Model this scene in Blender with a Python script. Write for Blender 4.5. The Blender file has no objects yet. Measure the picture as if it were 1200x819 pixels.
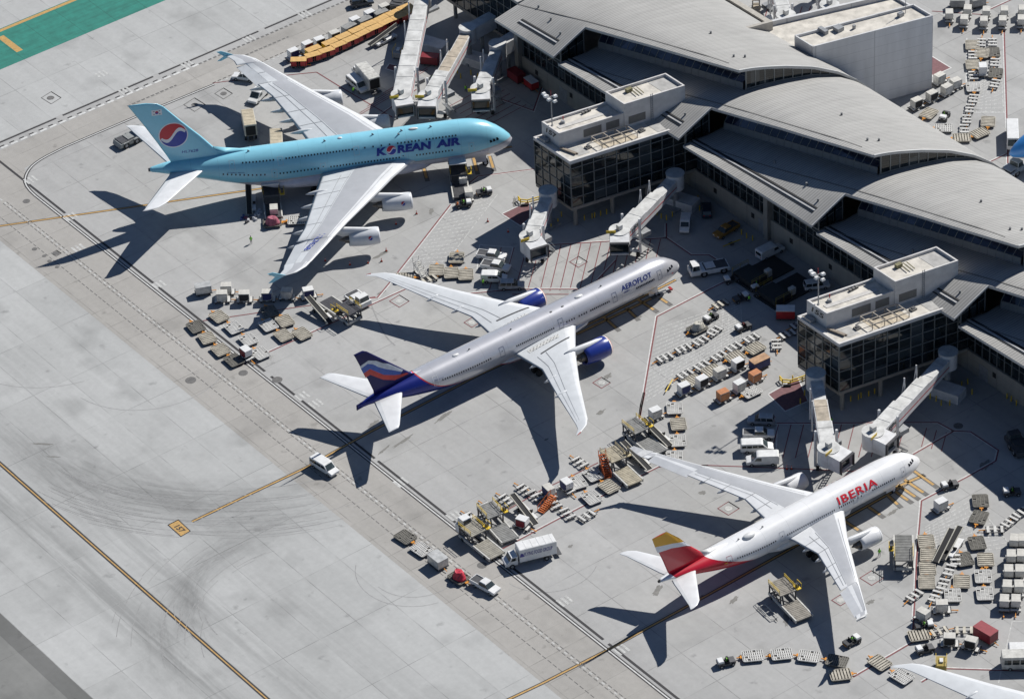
import bpy, bmesh, math, random
from mathutils import Vector, Matrix
R = math.radians
rnd = random.Random(7)
SC = bpy.context.scene
COL = SC.collection
# ---------------------------------------------------------------- camera model (surveyed from the photograph)
F_, H_, PITCH, ROLL = 4918.34, 460.413, 0.63222376, 0.0539843
OX, OY = 34.086, 672.967
HD = R(35.7)
cH, sH = math.cos(HD), math.sin(HD)
def _uv(X, Y):
    X -= OX; Y -= OY
    return (X*cH + Y*sH, -X*sH + Y*cH)
def P(px, py, z=0.0):
    """point of the place (u inland, v along the terminal) seen at a spot of the 1200x819 photograph, at height z"""
    xr = px-600; yr = 409.5-py
    c, s = math.cos(ROLL), math.sin(ROLL)
    x = (c*xr+s*yr)/F_; y = (-s*xr+c*yr)/F_
    cp, sp = math.cos(PITCH), math.sin(PITCH)
    d = (x, cp+y*sp, -sp+y*cp)
    t = (z-H_)/d[2]
    u, v = _uv(d[0]*t, d[1]*t)
    return Vector((u, v, z))
def heading(px, py, ang, z=0.0):
    a = R(ang)
    d = P(px+10*math.cos(a), py-10*math.sin(a), z)-P(px, py, z)
    return math.atan2(d.y, d.x)
# ---------------------------------------------------------------- materials
def new_mat(name):
    m = bpy.data.materials.new(name); m.use_nodes = True
    return m, m.node_tree, m.node_tree.nodes['Principled BSDF']
class NT:
    """tiny expression helper on a node tree"""
    def __init__(s, nt): s.nt = nt; s.n = nt.nodes; s.l = nt.links
    def _in(s, sock, v):
        if isinstance(v, (int, float)): sock.default_value = v
        elif isinstance(v, (tuple, list)): sock.default_value = v if len(v) != 3 or sock.type == 'VECTOR' else (*v, 1)
        else: s.l.new(v, sock)
    def m(s, op, a, b=0.0, c=None, clamp=False):
        n = s.n.new('ShaderNodeMath'); n.operation = op; n.use_clamp = clamp
        s._in(n.inputs[0], a); s._in(n.inputs[1], b)
        if c is not None: s._in(n.inputs[2], c)
        return n.outputs[0]
    def mix(s, f, a, b):
        n = s.n.new('ShaderNodeMix'); n.data_type = 'RGBA'
        s._in(n.inputs[0], f); s._in(n.inputs[6], a if not isinstance(a, tuple) else (*a, 1)); s._in(n.inputs[7], b if not isinstance(b, tuple) else (*b, 1))
        return n.outputs[2]
    def mul(s, f, a, b):
        n = s.n.new('ShaderNodeMix'); n.data_type = 'RGBA'; n.blend_type = 'MULTIPLY'
        s._in(n.inputs[0], f); s._in(n.inputs[6], a if not isinstance(a, tuple) else (*a, 1)); s._in(n.inputs[7], b if not isinstance(b, tuple) else (*b, 1))
        return n.outputs[2]
    def obj(s):
        n = s.n.new('ShaderNodeTexCoord'); return n.outputs['Object']
    def gen(s):
        n = s.n.new('ShaderNodeNewGeometry'); return n.outputs['Position']
    def sep(s, v):
        n = s.n.new('ShaderNodeSeparateXYZ'); s.l.new(v, n.inputs[0]); return n.outputs
    def comb(s, x, y, z=0.0):
        n = s.n.new('ShaderNodeCombineXYZ'); s._in(n.inputs[0], x); s._in(n.inputs[1], y); s._in(n.inputs[2], z); return n.outputs[0]
    def noise(s, v, scale, det=3, rough=.55, out='Fac'):
        n = s.n.new('ShaderNodeTexNoise'); s._in(n.inputs['Vector'], v)
        n.inputs['Scale'].default_value = scale; n.inputs['Detail'].default_value = det; n.inputs['Roughness'].default_value = rough
        return n.outputs[out]
    def white(s, v):
        n = s.n.new('ShaderNodeTexWhiteNoise'); n.noise_dimensions = '2D'; s._in(n.inputs['Vector'], v); return n.outputs['Value']
    def ramp(s, f, lo, hi, a=0.0, b=1.0):
        n = s.n.new('ShaderNodeMapRange'); n.clamp = True
        s._in(n.inputs[0], f); n.inputs[1].default_value = lo; n.inputs[2].default_value = hi; n.inputs[3].default_value = a; n.inputs[4].default_value = b
        return n.outputs[0]
    def band(s, x, c, w):
        """1 inside |x-c|<w"""
        return s.m('LESS_THAN', s.m('ABSOLUTE', s.m('SUBTRACT', x, c)), w)
MATS = {}
def mat(name, col, rough=.6, metal=0.0, dirt=.25, scale=1.2, spec=.5, coat=0.0):
    if name in MATS: return MATS[name]
    m, nt, b = new_mat(name)
    x = NT(nt)
    o = x.obj()
    n = x.noise(o, scale, 4, .6)
    f = x.ramp(n, .35, .7, 1.0, 1.0-dirt)
    c = x.mul(1.0, (*col,), x.comb(f, f, f))
    nt.links.new(c, b.inputs['Base Color'])
    b.inputs['Roughness'].default_value = rough
    b.inputs['Metallic'].default_value = metal
    b.inputs['Specular IOR Level'].default_value = spec
    if coat: b.inputs['Coat Weight'].default_value = coat
    MATS[name] = m
    return m
def gmat(name, col, rough=.08):
    if name in MATS: return MATS[name]
    m, nt, b = new_mat(name)
    x = NT(nt); o = x.obj(); s = x.sep(o)
    w = x.white(x.comb(x.m('FLOOR', x.m('MULTIPLY', x.m('ADD', s[0], s[1]), .5)), x.m('FLOOR', x.m('MULTIPLY', s[2], .4))))
    nt.links.new(x.mix(x.m('POWER', w, 4.0), col, tuple(c*3+.03 for c in col)), b.inputs['Base Color'])
    b.inputs['Roughness'].default_value = rough
    b.inputs['Specular IOR Level'].default_value = .6
    MATS[name] = m
    return m
WHITE = mat('white_paint', (.74, .74, .73), .4, dirt=.18)
WHITE2 = mat('worn_white_paint', (.62, .61, .57), .55, dirt=.4)
GREY = mat('grey_metal', (.34, .35, .36), .5, .2, .3)
DGREY = mat('dark_metal', (.09, .09, .095), .55, .2, .3)
BLACK = mat('black_rubber', (.018, .018, .019), .8, 0, .2)
TAN = mat('weathered_steel', (.42, .36, .27), .7, 0, .5, 3)
ORANGE = mat('orange_paint', (.75, .30, .03), .5)
YELLOW = mat('yellow_paint', (.72, .50, .04), .5)
RED = mat('red_paint', (.42, .02, .025), .45)
MAROON = mat('maroon_paint', (.22, .018, .03), .5)
NAVY = mat('navy_curtain', (.02, .03, .12), .7)
SILVER = mat('aluminium_sheet', (.62, .62, .60), .42, .35, .35)
OTAN = mat('ochre_roof', (.68, .42, .15), .6, dirt=.3)
CAR_GLASS = gmat('vehicle_glass', (.012, .018, .02), .06)
LAMP = mat('lamp_glass', (.8, .8, .78), .2)
REDL = mat('tail_lamp', (.5, .02, .02), .3)
# ---------------------------------------------------------------- mesh builder
class MB:
    def __init__(s): s.v = []; s.f = []; s.m = []; s.mi = 0; s.sm = []
        # smooth flags per face
    def add(s, vs, fs, smooth=False):
        o = len(s.v); s.v += [tuple(v) for v in vs]
        for f in fs: s.f.append([o+i for i in f]); s.m.append(s.mi); s.sm.append(smooth)
        return s
    def box(s, x0, y0, z0, x1, y1, z1, top=None, M=None):
        """axis box; top=(dx,dy) shrinks the upper face"""
        dx, dy = top or (0, 0)
        v = [(x0, y0, z0), (x1, y0, z0), (x1, y1, z0), (x0, y1, z0), (x0+dx, y0+dy, z1), (x1-dx, y0+dy, z1), (x1-dx, y1-dy, z1), (x0+dx, y1-dy, z1)]
        if M: v = [M @ Vector(p) for p in v]
        return s.add(v, [(0, 3, 2, 1), (4, 5, 6, 7), (0, 1, 5, 4), (1, 2, 6, 5), (2, 3, 7, 6), (3, 0, 4, 7)])
    def beam(s, p, q, w, h=None, up=(0, 0, 1)):
        p = Vector(p); q = Vector(q); h = h or w
        d = (q-p).normalized(); U = Vector(up)
        if abs(d.dot(U)) > .98: U = Vector((1, 0, 0))
        a = d.cross(U).normalized()*w/2; b = a.cross(d).normalized()*h/2
        v = [p-a-b, p+a-b, p+a+b, p-a+b, q-a-b, q+a-b, q+a+b, q-a+b]
        return s.add(v, [(0, 3, 2, 1), (4, 5, 6, 7), (0, 1, 5, 4), (1, 2, 6, 5), (2, 3, 7, 6), (3, 0, 4, 7)])
    def tube(s, p, q, r, r2=None, n=8, smooth=True, cap=True):
        p = Vector(p); q = Vector(q); r2 = r if r2 is None else r2
        d = (q-p).normalized(); U = Vector((0, 0, 1))
        if abs(d.dot(U)) > .98: U = Vector((1, 0, 0))
        a = d.cross(U).normalized(); b = a.cross(d)
        v = []
        for c, rr in ((p, r), (q, r2)):
            for i in range(n):
                t = 2*math.pi*i/n; v.append(c+a*rr*math.cos(t)+b*rr*math.sin(t))
        s.add(v, [(i, i+n, (i+1) % n+n, (i+1) % n) for i in range(n)], smooth)
        if cap: s.add(v[:n], [tuple(range(n))]); s.add(v[n:], [tuple(range(n-1, -1, -1))])
        return s
    def prism(s, poly, y0, y1, axis='y', taper=0.0):
        """polygon of (a,b) extruded; axis y: (x,z) profile; axis z: (x,y) plan"""
        n = len(poly)
        if axis == 'y':
            v = [(a, y0, b) for a, b in poly]+[(a, y1, b) for a, b in poly]
        else:
            v = [(a, b, y0) for a, b in poly]+[(a, b, y1) for a, b in poly]
        return s.add(v, [tuple(range(n)), tuple(range(2*n-1, n-1, -1))]+[(i, i+n, (i+1) % n+n, (i+1) % n) for i in range(n)])
    def plate(s, pts, t=.02):
        pts = [Vector(p) for p in pts]; n = (pts[1]-pts[0]).cross(pts[2]-pts[0]).normalized()*t
        k = len(pts)
        v = [p-n for p in pts]+[p+n for p in pts]
        return s.add(v, [tuple(range(k-1, -1, -1)), tuple(range(k, 2*k))]+[(i, (i+1) % k, (i+1) % k+k, i+k) for i in range(k)])
    def loft(s, rings, smooth=True, close=True, cap=True, fm=None):
        n = len(rings[0]); v = [p for r in rings for p in r]; o = len(s.v)
        s.v += [tuple(p) for p in v]
        for k in range(len(rings)-1):
            for i in range(n if close else n-1):
                j = (i+1) % n
                s.f.append([o+k*n+i, o+k*n+j, o+(k+1)*n+j, o+(k+1)*n+i]); s.m.append(fm(k, i) if fm else s.mi); s.sm.append(smooth)
        if cap and close:
            s.f.append([o+i for i in range(n-1, -1, -1)]); s.m.append(s.mi); s.sm.append(False)
            s.f.append([o+(len(rings)-1)*n+i for i in range(n)]); s.m.append(s.mi); s.sm.append(False)
        return s
    def wheel(s, x, y, z, r, w, n=12):
        return s.tube((x, y-w/2, z), (x, y+w/2, z), r, n=n)
    def build(s, name, mats, parent=None, fix=True, bevel=0):
        me = bpy.data.meshes.new(name)
        me.from_pydata(s.v, [], s.f)
        mats = mats if isinstance(mats, (list, tuple)) else [mats]
        for m in mats: me.materials.append(m)
        me.polygons.foreach_set('material_index', s.m)
        me.polygons.foreach_set('use_smooth', s.sm)
        if fix or bevel:
            bm = bmesh.new(); bm.from_mesh(me)
            bmesh.ops.recalc_face_normals(bm, faces=bm.faces)
            if bevel:
                bmesh.ops.bevel(bm, geom=[e for e in bm.edges if len(e.link_faces) == 2 and e.calc_face_angle(0) > .5], offset=bevel, segments=2, affect='EDGES', profile=.6)
            bm.to_mesh(me); bm.free()
        me.update()
        o = bpy.data.objects.new(name, me); COL.objects.link(o)
        if parent is not None: o.parent = parent
        return o
def empty(name, loc=(0, 0, 0), rz=0.0):
    o = bpy.data.objects.new(name, None); COL.objects.link(o)
    o.location = loc; o.rotation_euler = (0, 0, rz); o.empty_display_size = .5
    return o
def tag(o, label=None, cat=None, group=None, kind=None):
    for k, v in (('label', label), ('category', cat), ('group', group), ('kind', kind)):
        if v: o[k] = v
    return o
KIDS = {}
def copy_tree(o, parent=None):
    c = o.copy(); COL.objects.link(c); c.parent = parent
    for ch in list(o.children): copy_tree(ch, c)
    return c
PROTO = {}
def place(key, maker, px, py, ang, label, cat, group=None, z=0.0, zoff=0.0):
    """key: one prototype per look; first use moves the prototype itself"""
    p = P(px, py, z)
    if key in PROTO: o = copy_tree(PROTO[key])
    else:
        o = maker(); PROTO[key] = o
    o.location = (p.x, p.y, z+zoff); o.rotation_euler = (0, 0, heading(px, py, ang, z))
    for k in ('group',):
        if k in o: del o[k]
    return tag(o, label, cat, group)
# ---------------------------------------------------------------- world, sun, camera
w = bpy.data.worlds.new('World'); SC.world = w; w.use_nodes = True
SUN_AZ, SUN_EL = R(42-35.7), R(43)
sky = w.node_tree.nodes.new('ShaderNodeTexSky'); sky.sky_type = 'NISHITA'; sky.sun_disc = False
sky.sun_elevation = SUN_EL; sky.sun_rotation = math.pi/2-SUN_AZ; sky.air_density = .75; sky.dust_density = .15; sky.ozone_density = 4.0
bg = w.node_tree.nodes['Background']; bg.inputs[1].default_value = SKY_STRENGTH = .06
w.node_tree.links.new(sky.outputs[0], bg.inputs[0])
sd = bpy.data.lights.new('sun', 'SUN'); sd.energy = 5.0; sd.angle = R(.53); sd.color = (1, .975, .93)
so = bpy.data.objects.new('sun', sd); COL.objects.link(so)
so.rotation_euler = (math.pi/2-SUN_EL, 0, SUN_AZ+math.pi/2)
cd = bpy.data.cameras.new('camera'); cam = bpy.data.objects.new('camera', cd); COL.objects.link(cam); SC.camera = cam
cd.sensor_width = 36; cd.lens = F_/1200*36; cd.clip_start = 50; cd.clip_end = 6000
cp, sp = math.cos(PITCH), math.sin(PITCH); cr, sr = math.cos(ROLL), math.sin(ROLL)
right = Vector((1, 0, 0)); fwd = Vector((0, cp, -sp)); up = Vector((0, sp, cp))
r2 = right*cr-up*sr; u2 = right*sr+up*cr
RZ = Matrix.Rotation(-HD, 3, 'Z')
r2, u2, f2 = RZ @ r2, RZ @ u2, RZ @ fwd
cu, cv = _uv(0, 0)
M = Matrix(((r2.x, u2.x, -f2.x, cu), (r2.y, u2.y, -f2.y, cv), (r2.z, u2.z, -f2.z, H_), (0, 0, 0, 1)))
cam.matrix_world = M
SC.view_settings.view_transform = 'Standard'; SC.view_settings.look = 'None'; SC.view_settings.gamma = 1; SC.view_settings.exposure = 0.15
SC.cycles.max_bounces = 5; SC.cycles.diffuse_bounces = 2; SC.cycles.glossy_bounces = 3; SC.cycles.use_denoising = True
# ---------------------------------------------------------------- ground
def concrete(name, c1, c2, slab=(9.4, 9.4), joint=.075, jdark=.67, marks=False):
    m, nt, b = new_mat(name); x = NT(nt)
    p = x.gen(); s = x.sep(p); u, v = s[0], s[1]
    iu = x.m('FLOOR', x.m('DIVIDE', u, slab[0])); iv = x.m('FLOOR', x.m('DIVIDE', v, slab[1]))
    wn = x.white(x.comb(iu, iv))
    iu2 = x.m('FLOOR', x.m('DIVIDE', u, slab[0]*3)); iv2 = x.m('FLOOR', x.m('DIVIDE', v, slab[1]*2))
    wn2 = x.white(x.comb(iu2, iv2))
    base = x.mix(x.ramp(x.noise(p, .035, 4, .6), .3, .7), c1, c2)
    val = x.m('ADD', x.ramp(wn, 0, 1, .965, 1.035), x.ramp(wn2, 0, 1, -.03, .03))
    n2 = x.ramp(x.noise(p, .9, 5, .7), .3, .75, 1.05, .93)
    val = x.m('MULTIPLY', val, n2)
    # streaks worn along the taxi direction
    st = x.noise(x.comb(x.m('MULTIPLY', u, .5), x.m('MULTIPLY', v, .035)), 1.0, 4, .6)
    val = x.m('MULTIPLY', val, x.ramp(st, .35, .7, 1.03, .95))
    # joints
    fu = x.m('ABSOLUTE', x.m('SUBTRACT', x.m('FRACT', x.m('DIVIDE', u, slab[0])), .5))
    fv = x.m('ABSOLUTE', x.m('SUBTRACT', x.m('FRACT', x.m('DIVIDE', v, slab[1])), .5))
    ju = x.m('GREATER_THAN', fu, .5-joint/slab[0]); jv = x.m('GREATER_THAN', fv, .5-joint/slab[1])
    jn = x.ramp(x.noise(p, .16, 2), .38, .62, .15, 1.0)
    j = x.m('MULTIPLY', x.m('MAXIMUM', ju, jv), jn)
    val = x.m('MULTIPLY', val, x.m('SUBTRACT', 1.0, x.m('MULTIPLY', j, 1-jdark)))
    # small oil spots and grime
    sp_ = x.noise(p, .33, 3, .5)
    sp2 = x.noise(p, .11, 2, .5)
    val = x.m('MULTIPLY', val, x.m('SUBTRACT', 1.0, x.m('MULTIPLY', x.ramp(sp_, .66, .76), .28)))
    val = x.m('MULTIPLY', val, x.m('SUBTRACT', 1.0, x.m('MULTIPLY', x.ramp(sp2, .56, .72), .17)))
    if marks:
        for (cu_, cv_, r0, r1, am_, ah, amt, fr) in marks:
            du = x.m('SUBTRACT', u, cu_); dv = x.m('SUBTRACT', v, cv_)
            cm, sm_ = math.cos(am_), math.sin(am_)
            xx = x.m('ADD', x.m('MULTIPLY', du, cm), x.m('MULTIPLY', dv, sm_)); yy = x.m('SUBTRACT', x.m('MULTIPLY', dv, cm), x.m('MULTIPLY', du, sm_))
            r = x.m('SQRT', x.m('ADD', x.m('MULTIPLY', du, du), x.m('MULTIPLY', dv, dv)))
            a = x.m('ARCTAN2', yy, xx)
            wob = x.m('MULTIPLY', x.noise(x.comb(du, dv), .06, 2), 8.0)
            nz = x.noise(x.comb(x.m('MULTIPLY', x.m('ADD', r, wob), fr), x.m('MULTIPLY', a, 2.2)), 1.0, 6, .8)
            rm = x.m('MULTIPLY', x.ramp(r, r0, r0+(r1-r0)*.4), x.ramp(r, r1-(r1-r0)*.5, r1, 1, 0))
            aa = x.m('ABSOLUTE', a); am = x.ramp(aa, ah*.45, ah, 1, 0)
            k = x.m('MULTIPLY', x.m('MULTIPLY', rm, am), x.m('ADD', x.m('MULTIPLY', x.ramp(nz, .44, .66), .62), .38))
            val = x.m('MULTIPLY', val, x.m('SUBTRACT', 1.0, x.m('MULTIPLY', k, amt)))
        for (u0, wd, amt) in ((-139.5, 3.4, .22), (-150.5, 3.6, .30), (-127, 5, .10), (-97.5, 1.0, .12), (-103.0, .9, .08)):
            g = x.m('POWER', 2.718, x.m('MULTIPLY', -1.0, x.m('POWER', x.m('ABSOLUTE', x.m('DIVIDE', x.m('SUBTRACT', u, u0), wd)), 2.0)))
            g = x.m('MULTIPLY', g, x.ramp(x.noise(x.comb(x.m('MULTIPLY', u, .8), x.m('MULTIPLY', v, .05)), 1.0, 3), .3, .6))
            val = x.m('MULTIPLY', val, x.m('SUBTRACT', 1.0, x.m('MULTIPLY', g, amt)))
    c = x.mul(1.0, base, x.comb(val, val, val))
    nt.links.new(c, b.inputs['Base Color'])
    b.inputs['Roughness'].default_value = .85; b.inputs['Specular IOR Level'].default_value = .25
    return m
def ucen(px, py): q = P(px, py); return q.x, q.y
MK = []
def add_arc(c_, inner, outer, p0, pm, p1, amt, fr):
    c = P(*c_); r0 = (P(*inner)-c).length; r1 = (P(*outer)-c).length
    an = lambda p_: math.atan2(P(*p_).y-c.y, P(*p_).x-c.x)
    m_ = an(pm); w_ = lambda a: (a-m_+math.pi) % (2*math.pi)-math.pi
    MK.append((c.x, c.y, min(r0, r1), max(r0, r1), m_+(w_(an(p0))+w_(an(p1)))/2, abs(w_(an(p0))-w_(an(p1)))/2*1.15, amt, fr))
C0 = (330, 440)
add_arc((270, 420), (190, 545), (150, 625), (0, 500), (130, 590), (350, 575), .42, .55)
add_arc((250, 455), (180, 560), (150, 600), (60, 545), (140, 590), (240, 590), .22, .8)
add_arc((400, 735), (255, 690), (165, 690), (390, 590), (225, 665), (300, 800), .30, .6)
add_arc((345, 700), (250, 690), (200, 690), (290, 620), (228, 690), (290, 770), .26, 1.0)
add_arc((300, 430), (250, 560), (200, 650), (200, 600), (270, 600), (420, 560), .22, .7)
add_arc((490, 665), (505, 665), (540, 700), (450, 650), (460, 690), (500, 710), .08, 1.0)
GROUND = concrete('apron_concrete', (.335, .333, .325), (.397, .394, .385), marks=MK)
TAXI = concrete('taxiway_concrete', (.375, .378, .370), (.440, .443, .435), slab=(7.6, 15.2), marks=MK)
ROAD = concrete('road_concrete', (.325, .312, .29), (.37, .355, .333), slab=(15.2, 5.6))
def sheet(name, poly, z, m, kind='structure'):
    mb = MB(); mb.add([(p[0], p[1], z) for p in poly], [tuple(range(len(poly)))])
    o = mb.build(name, m)
    if o.data.polygons[0].normal.z < 0: o.data.flip_normals()
    return tag(o, kind=kind)
def rect(name, u0, v0, u1, v1, z, m): return sheet(name, [(u0, v0), (u1, v0), (u1, v1), (u0, v1)], z, m)
rect('ground', -2200, -2200, 2600, 2600, 0, GROUND)
rect('taxiway', -420, -700, -107.2, 96.6, .004, TAXI)
rect('taxiway', -420, 107.6, 400, 700, .004, TAXI)
SHO = concrete('shoulder_asphalt', (.16, .162, .155), (.24, .24, .23), slab=(15, 30))
e0 = P(0, 718).x; rect('taxiway_shoulder', -420, -700, e0, 700, .008, SHO); rect('taxiway_shoulder_edge', e0-3.2, -700, e0, 700, .014, concrete('shoulder_strip', (.12, .122, .117), (.17, .17, .165), slab=(15, 30)))
sheet('service_road', [(-107.2, -700), (-93.6, -700), (-93.6, 88), (-90, 96), (-80, 96.6), (200, 96.6), (200, 104.6), (-107.2, 104.6)], .008, ROAD)
def paint(name, col, dirt=.35):
    m, nt, b = new_mat(name); x = NT(nt); p = x.gen()
    f = x.ramp(x.noise(p, 1.6, 5, .75), .35, .72, 1.0, 1-dirt)
    nt.links.new(x.mul(1.0, col, x.comb(f, f, f)), b.inputs['Base Color']); b.inputs['Roughness'].default_value = .7
    return m
GREEN, gt, gb = new_mat('green_surface'); gx = NT(gt); gp = gx.gen(); gs = gx.sep(gp)
gf = gx.m('MULTIPLY', gx.ramp(gx.noise(gp, .5, 5, .7), .3, .75, 1.1, .72), gx.ramp(gx.noise(gx.comb(gx.m('MULTIPLY', gs[0], .04), gx.m('MULTIPLY', gs[1], .9)), 1.0, 4, .7), .4, .7, 1.05, .8))
gj = gx.m('LESS_THAN', gx.m('FRACT', gx.m('DIVIDE', gs[0], 7.6)), .02); gf = gx.m('MULTIPLY', gf, gx.m('SUBTRACT', 1.0, gx.m('MULTIPLY', gj, .3)))
gt.links.new(gx.mul(1.0, (.02, .20, .155), gx.comb(gf, gf, gf)), gb.inputs['Base Color']); gb.inputs['Roughness'].default_value = .75
PW = paint('white_marking', (.66, .66, .64)); PR = paint('red_marking', (.23, .065, .07), .45); PO = paint('orange_marking', (.54, .33, .11), .4)
PB = paint('black_marking', (.03, .028, .03), .2); PG = paint('grey_marking', (.16, .155, .15), .5); PMAR = paint('maroon_box', (.19, .085, .09), .4)
PGR = paint('faded_white_marking', (.56, .56, .54), .5)
rect('green_painted_taxiway', -420, 130.4, 400, 143.2, .012, GREEN)
def ribbon(mb, pts, w, z, off=0.0):
    pts = [Vector((p[0], p[1])) for p in pts]
    n = len(pts); L = []
    for i, p in enumerate(pts):
        if i == 0: d = (pts[1]-p).normalized(); k = 1
        elif i == n-1: d = (p-pts[i-1]).normalized(); k = 1
        else:
            a = (p-pts[i-1]).normalized(); b_ = (pts[i+1]-p).normalized(); d = (a+b_).normalized(); k = 1/max(.4, d.dot(a))
        nn = Vector((-d.y, d.x))
        L.append((p+nn*(off+w/2)*k, p+nn*(off-w/2)*k))
    for i in range(n-1):
        a, b_ = L[i]; c, d = L[i+1]
        mb.add([(b_.x, b_.y, z), (d.x, d.y, z), (c.x, c.y, z), (a.x, a.y, z)], [(0, 1, 2, 3)])
def smooth_pts(pts, it=2):
    for _ in range(it):
        q = [pts[0]]
        for a, b_ in zip(pts, pts[1:]):
            q += [(a[0]*.75+b_[0]*.25, a[1]*.75+b_[1]*.25), (a[0]*.25+b_[0]*.75, a[1]*.25+b_[1]*.75)]
        pts = q+[pts[-1]]
    return pts
def G(*pp): return [tuple(P(x_, y_)[:2]) for x_, y_ in pp]
def line(name, pts, w, m, z=.018, border=0, bm_=None):
    if border:
        b_ = MB(); ribbon(b_, pts, w+2*border, z-.005); tag(b_.build(name+'_border', bm_ or PB, fix=False), kind='structure')
    a = MB(); ribbon(a, pts, w, z); return tag(a.build(name, m, fix=False), kind='structure')
def dashes(name, pts, w, dash, gap, m, z=.018, off=0):
    a = MB()
    for p, q in zip(pts, pts[1:]):
        p = Vector(p); q = Vector(q); L = (q-p).length; d = (q-p)/L; t = 0
        while t < L:
            e = min(L, t+dash); ribbon(a, [p+d*t, p+d*e], w, z, off); t += dash+gap
    return tag(a.build(name, m, fix=False), kind='structure')
# service road edges
road = smooth_pts([(-93.6, -200), (-93.6, 60), (-93.6, 80), (-93.6, 90), (-91, 94), (-87, 96.4), (-79.8, 97)], 2)+[(-60, 96.8), (-44, 96.3)]
line('road_edge_line', road, .24, PW, border=.26)
dashes('road_edge_line', [(-44, 96.3), (60, 96.3)], .3, .8, .5, PGR)
dashes('road_edge_line', [(-44, 96.9), (60, 96.9)], .2, .8, .5, PB)
for u_, dk in ((-99.1, PG), (-99.9, PG), (-102.9, PG)):
    dashes('road_centre_line', [(u_, -200), (u_, 88)], .16, 1.0, .45, dk)
dashes('road_centre_line', [(-99.5, -200), (-99.5, 92)], .3, .8, .9, PGR)
dashes('road_edge_dashes', [(-92, 105.2), (-42, 104.8)], .55, 1.6, .7, PW)
dashes('road_edge_dashes', [(-92, 105.75), (-42, 105.35)], .35, 1.1, 1.2, PB)
dashes('road_edge_dashes', [(-42, 104.8), (40, 104.8)], .5, .7, .5, PG)
for a_ in (-62, -34, -6):
    dashes('road_lane_dashes', [(a_, 101.2), (a_+12, 101.2)], .4, .8, .35, PG)
# drain slots (long dark segments with short gaps)
v_ = 400
segs = [(120, 77.0), (75.4, 45.8), (44.0, 8.4), (6.4, -26.2), (-27.2, -92.2), (-93.6, -140)]
mb = MB(); ms = MB()
for a_, b_ in segs:
    ribbon(mb, [(-92.45, min(a_, 105)), (-92.45, b_)], .5, .016)
    ribbon(ms, [(-92.0, b_+1), (-92.0, b_-2.5)], .9, .015)
for a_, b_ in ((-92, -75.4), (-73.8, -51.8), (-50.4, -25.5), (-23.9, 2), (4, 40)):
    ribbon(mb, [(a_, 107.1), (b_, 107.1)], .5, .016)
tag(mb.build('drain_channel', PB, fix=False), kind='structure')
mb = MB()
for px, py in ((83, 254), (92, 291), (186, 334), (258, 382), (354, 464), (370, 473), (470, 565), (532, 604), (662, 704), (728, 761), (36, 211), (119, 87), (220, 76), (147, 107), (292, 46), (357, 17)):
    q = P(px, py)
    for k in range(3): ribbon(mb, [(q.x-.9+k*.9, q.y-1.1), (q.x-.9+k*.9, q.y+1.1)], .5, .017)
tag(mb.build('faded_stencil_marks', PGR, fix=False), kind='structure')
# taxi centreline and lead-in lines
line('taxi_centre_line', [(-144.85, -400), (-144.85, 300)], .24, PO, border=.30)
line('taxiway_edge_line', [(-420, 143.4), (400, 143.4)], .9, PO, border=.25, bm_=GREEN)
line('taxiway_bar', [(-67.3, 141.4), (-67.3, 133.8)], 1.5, PO)
L1 = G((-40, 270), (0, 265), (160, 242), (300, 222), (480, 193), (600, 172)); line('lead_in_line', L1, .34, PO, border=.16)
L2 = G((225, 611), (358, 548)); L2b = G((358, 548), (430, 508), (560, 440), (700, 375), (792, 328)); line('lead_in_line', L2+L2b[1:], .34, PO, border=.2)
L3 = G((560, 836), (636, 800), (720, 757), (860, 680), (1000, 602), (1082, 556)); line('lead_in_line', L3, .34, PO, border=.2)
bx = G((197, 615), (209, 609), (223, 622), (212, 628.5))
sheet('stand_number_box', bx, .02, PO); line('stand_number_outline', bx+[bx[0], bx[1]], .18, PB, z=.026)
def ground_text(txt, px, py, ang, size, m, z=.03, name='painted_number'):
    cu_ = bpy.data.curves.new(name, 'FONT'); cu_.body = txt; cu_.size = size; cu_.align_x = 'CENTER'; cu_.align_y = 'CENTER'; cu_.offset = .03*size
    o = bpy.data.objects.new('tmp', cu_); COL.objects.link(o)
    dg = bpy.context.evaluated_depsgraph_get(); me = bpy.data.meshes.new_from_object(o.evaluated_get(dg))
    bpy.data.objects.remove(o)
    ob = bpy.data.objects.new(name, me); COL.objects.link(ob); me.materials.clear(); me.materials.append(m)
    q = P(px, py); ob.location = (q.x, q.y, z); ob.rotation_euler = (0, 0, ang)
    return ob
tag(ground_text('157', 210, 619, -math.pi/2, 1.55, PB), kind='structure')
for seg in [((1045, 573), (1077.5, 559)), ((1070, 551), (1094, 568)), ((1060, 562), (1082, 577)), ((1052, 568), (1072.5, 582)), ((1045, 573), (1064, 586)), ((1040, 580), (1052, 591)), ((1018, 594), (1031, 603)), ((980, 604), (1006, 621)),
            ((773, 349), (782, 355)), ((748, 351.5), (766, 363)), ((734, 361), (745, 372)), ((708, 372), (722, 384.5)), ((675, 392), (763, 350)),
            ((495, 192), (500, 209)), ((554, 182), (559, 201)), ((573.6, 183), (578, 197))]:
    a_, b_ = G(*seg); d = (Vector(b_)-Vector(a_)).normalized()*1.2
    e_ = (b_[0]+d.x, b_[1]+d.y)
    mb = MB(); ribbon(mb, [a_, e_], .95, .022); tag(mb.build('nose_gear_mark_border', PG, fix=False), kind='structure')
    line('nose_gear_mark', [a_, b_], .5, PO, z=.03)
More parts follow.
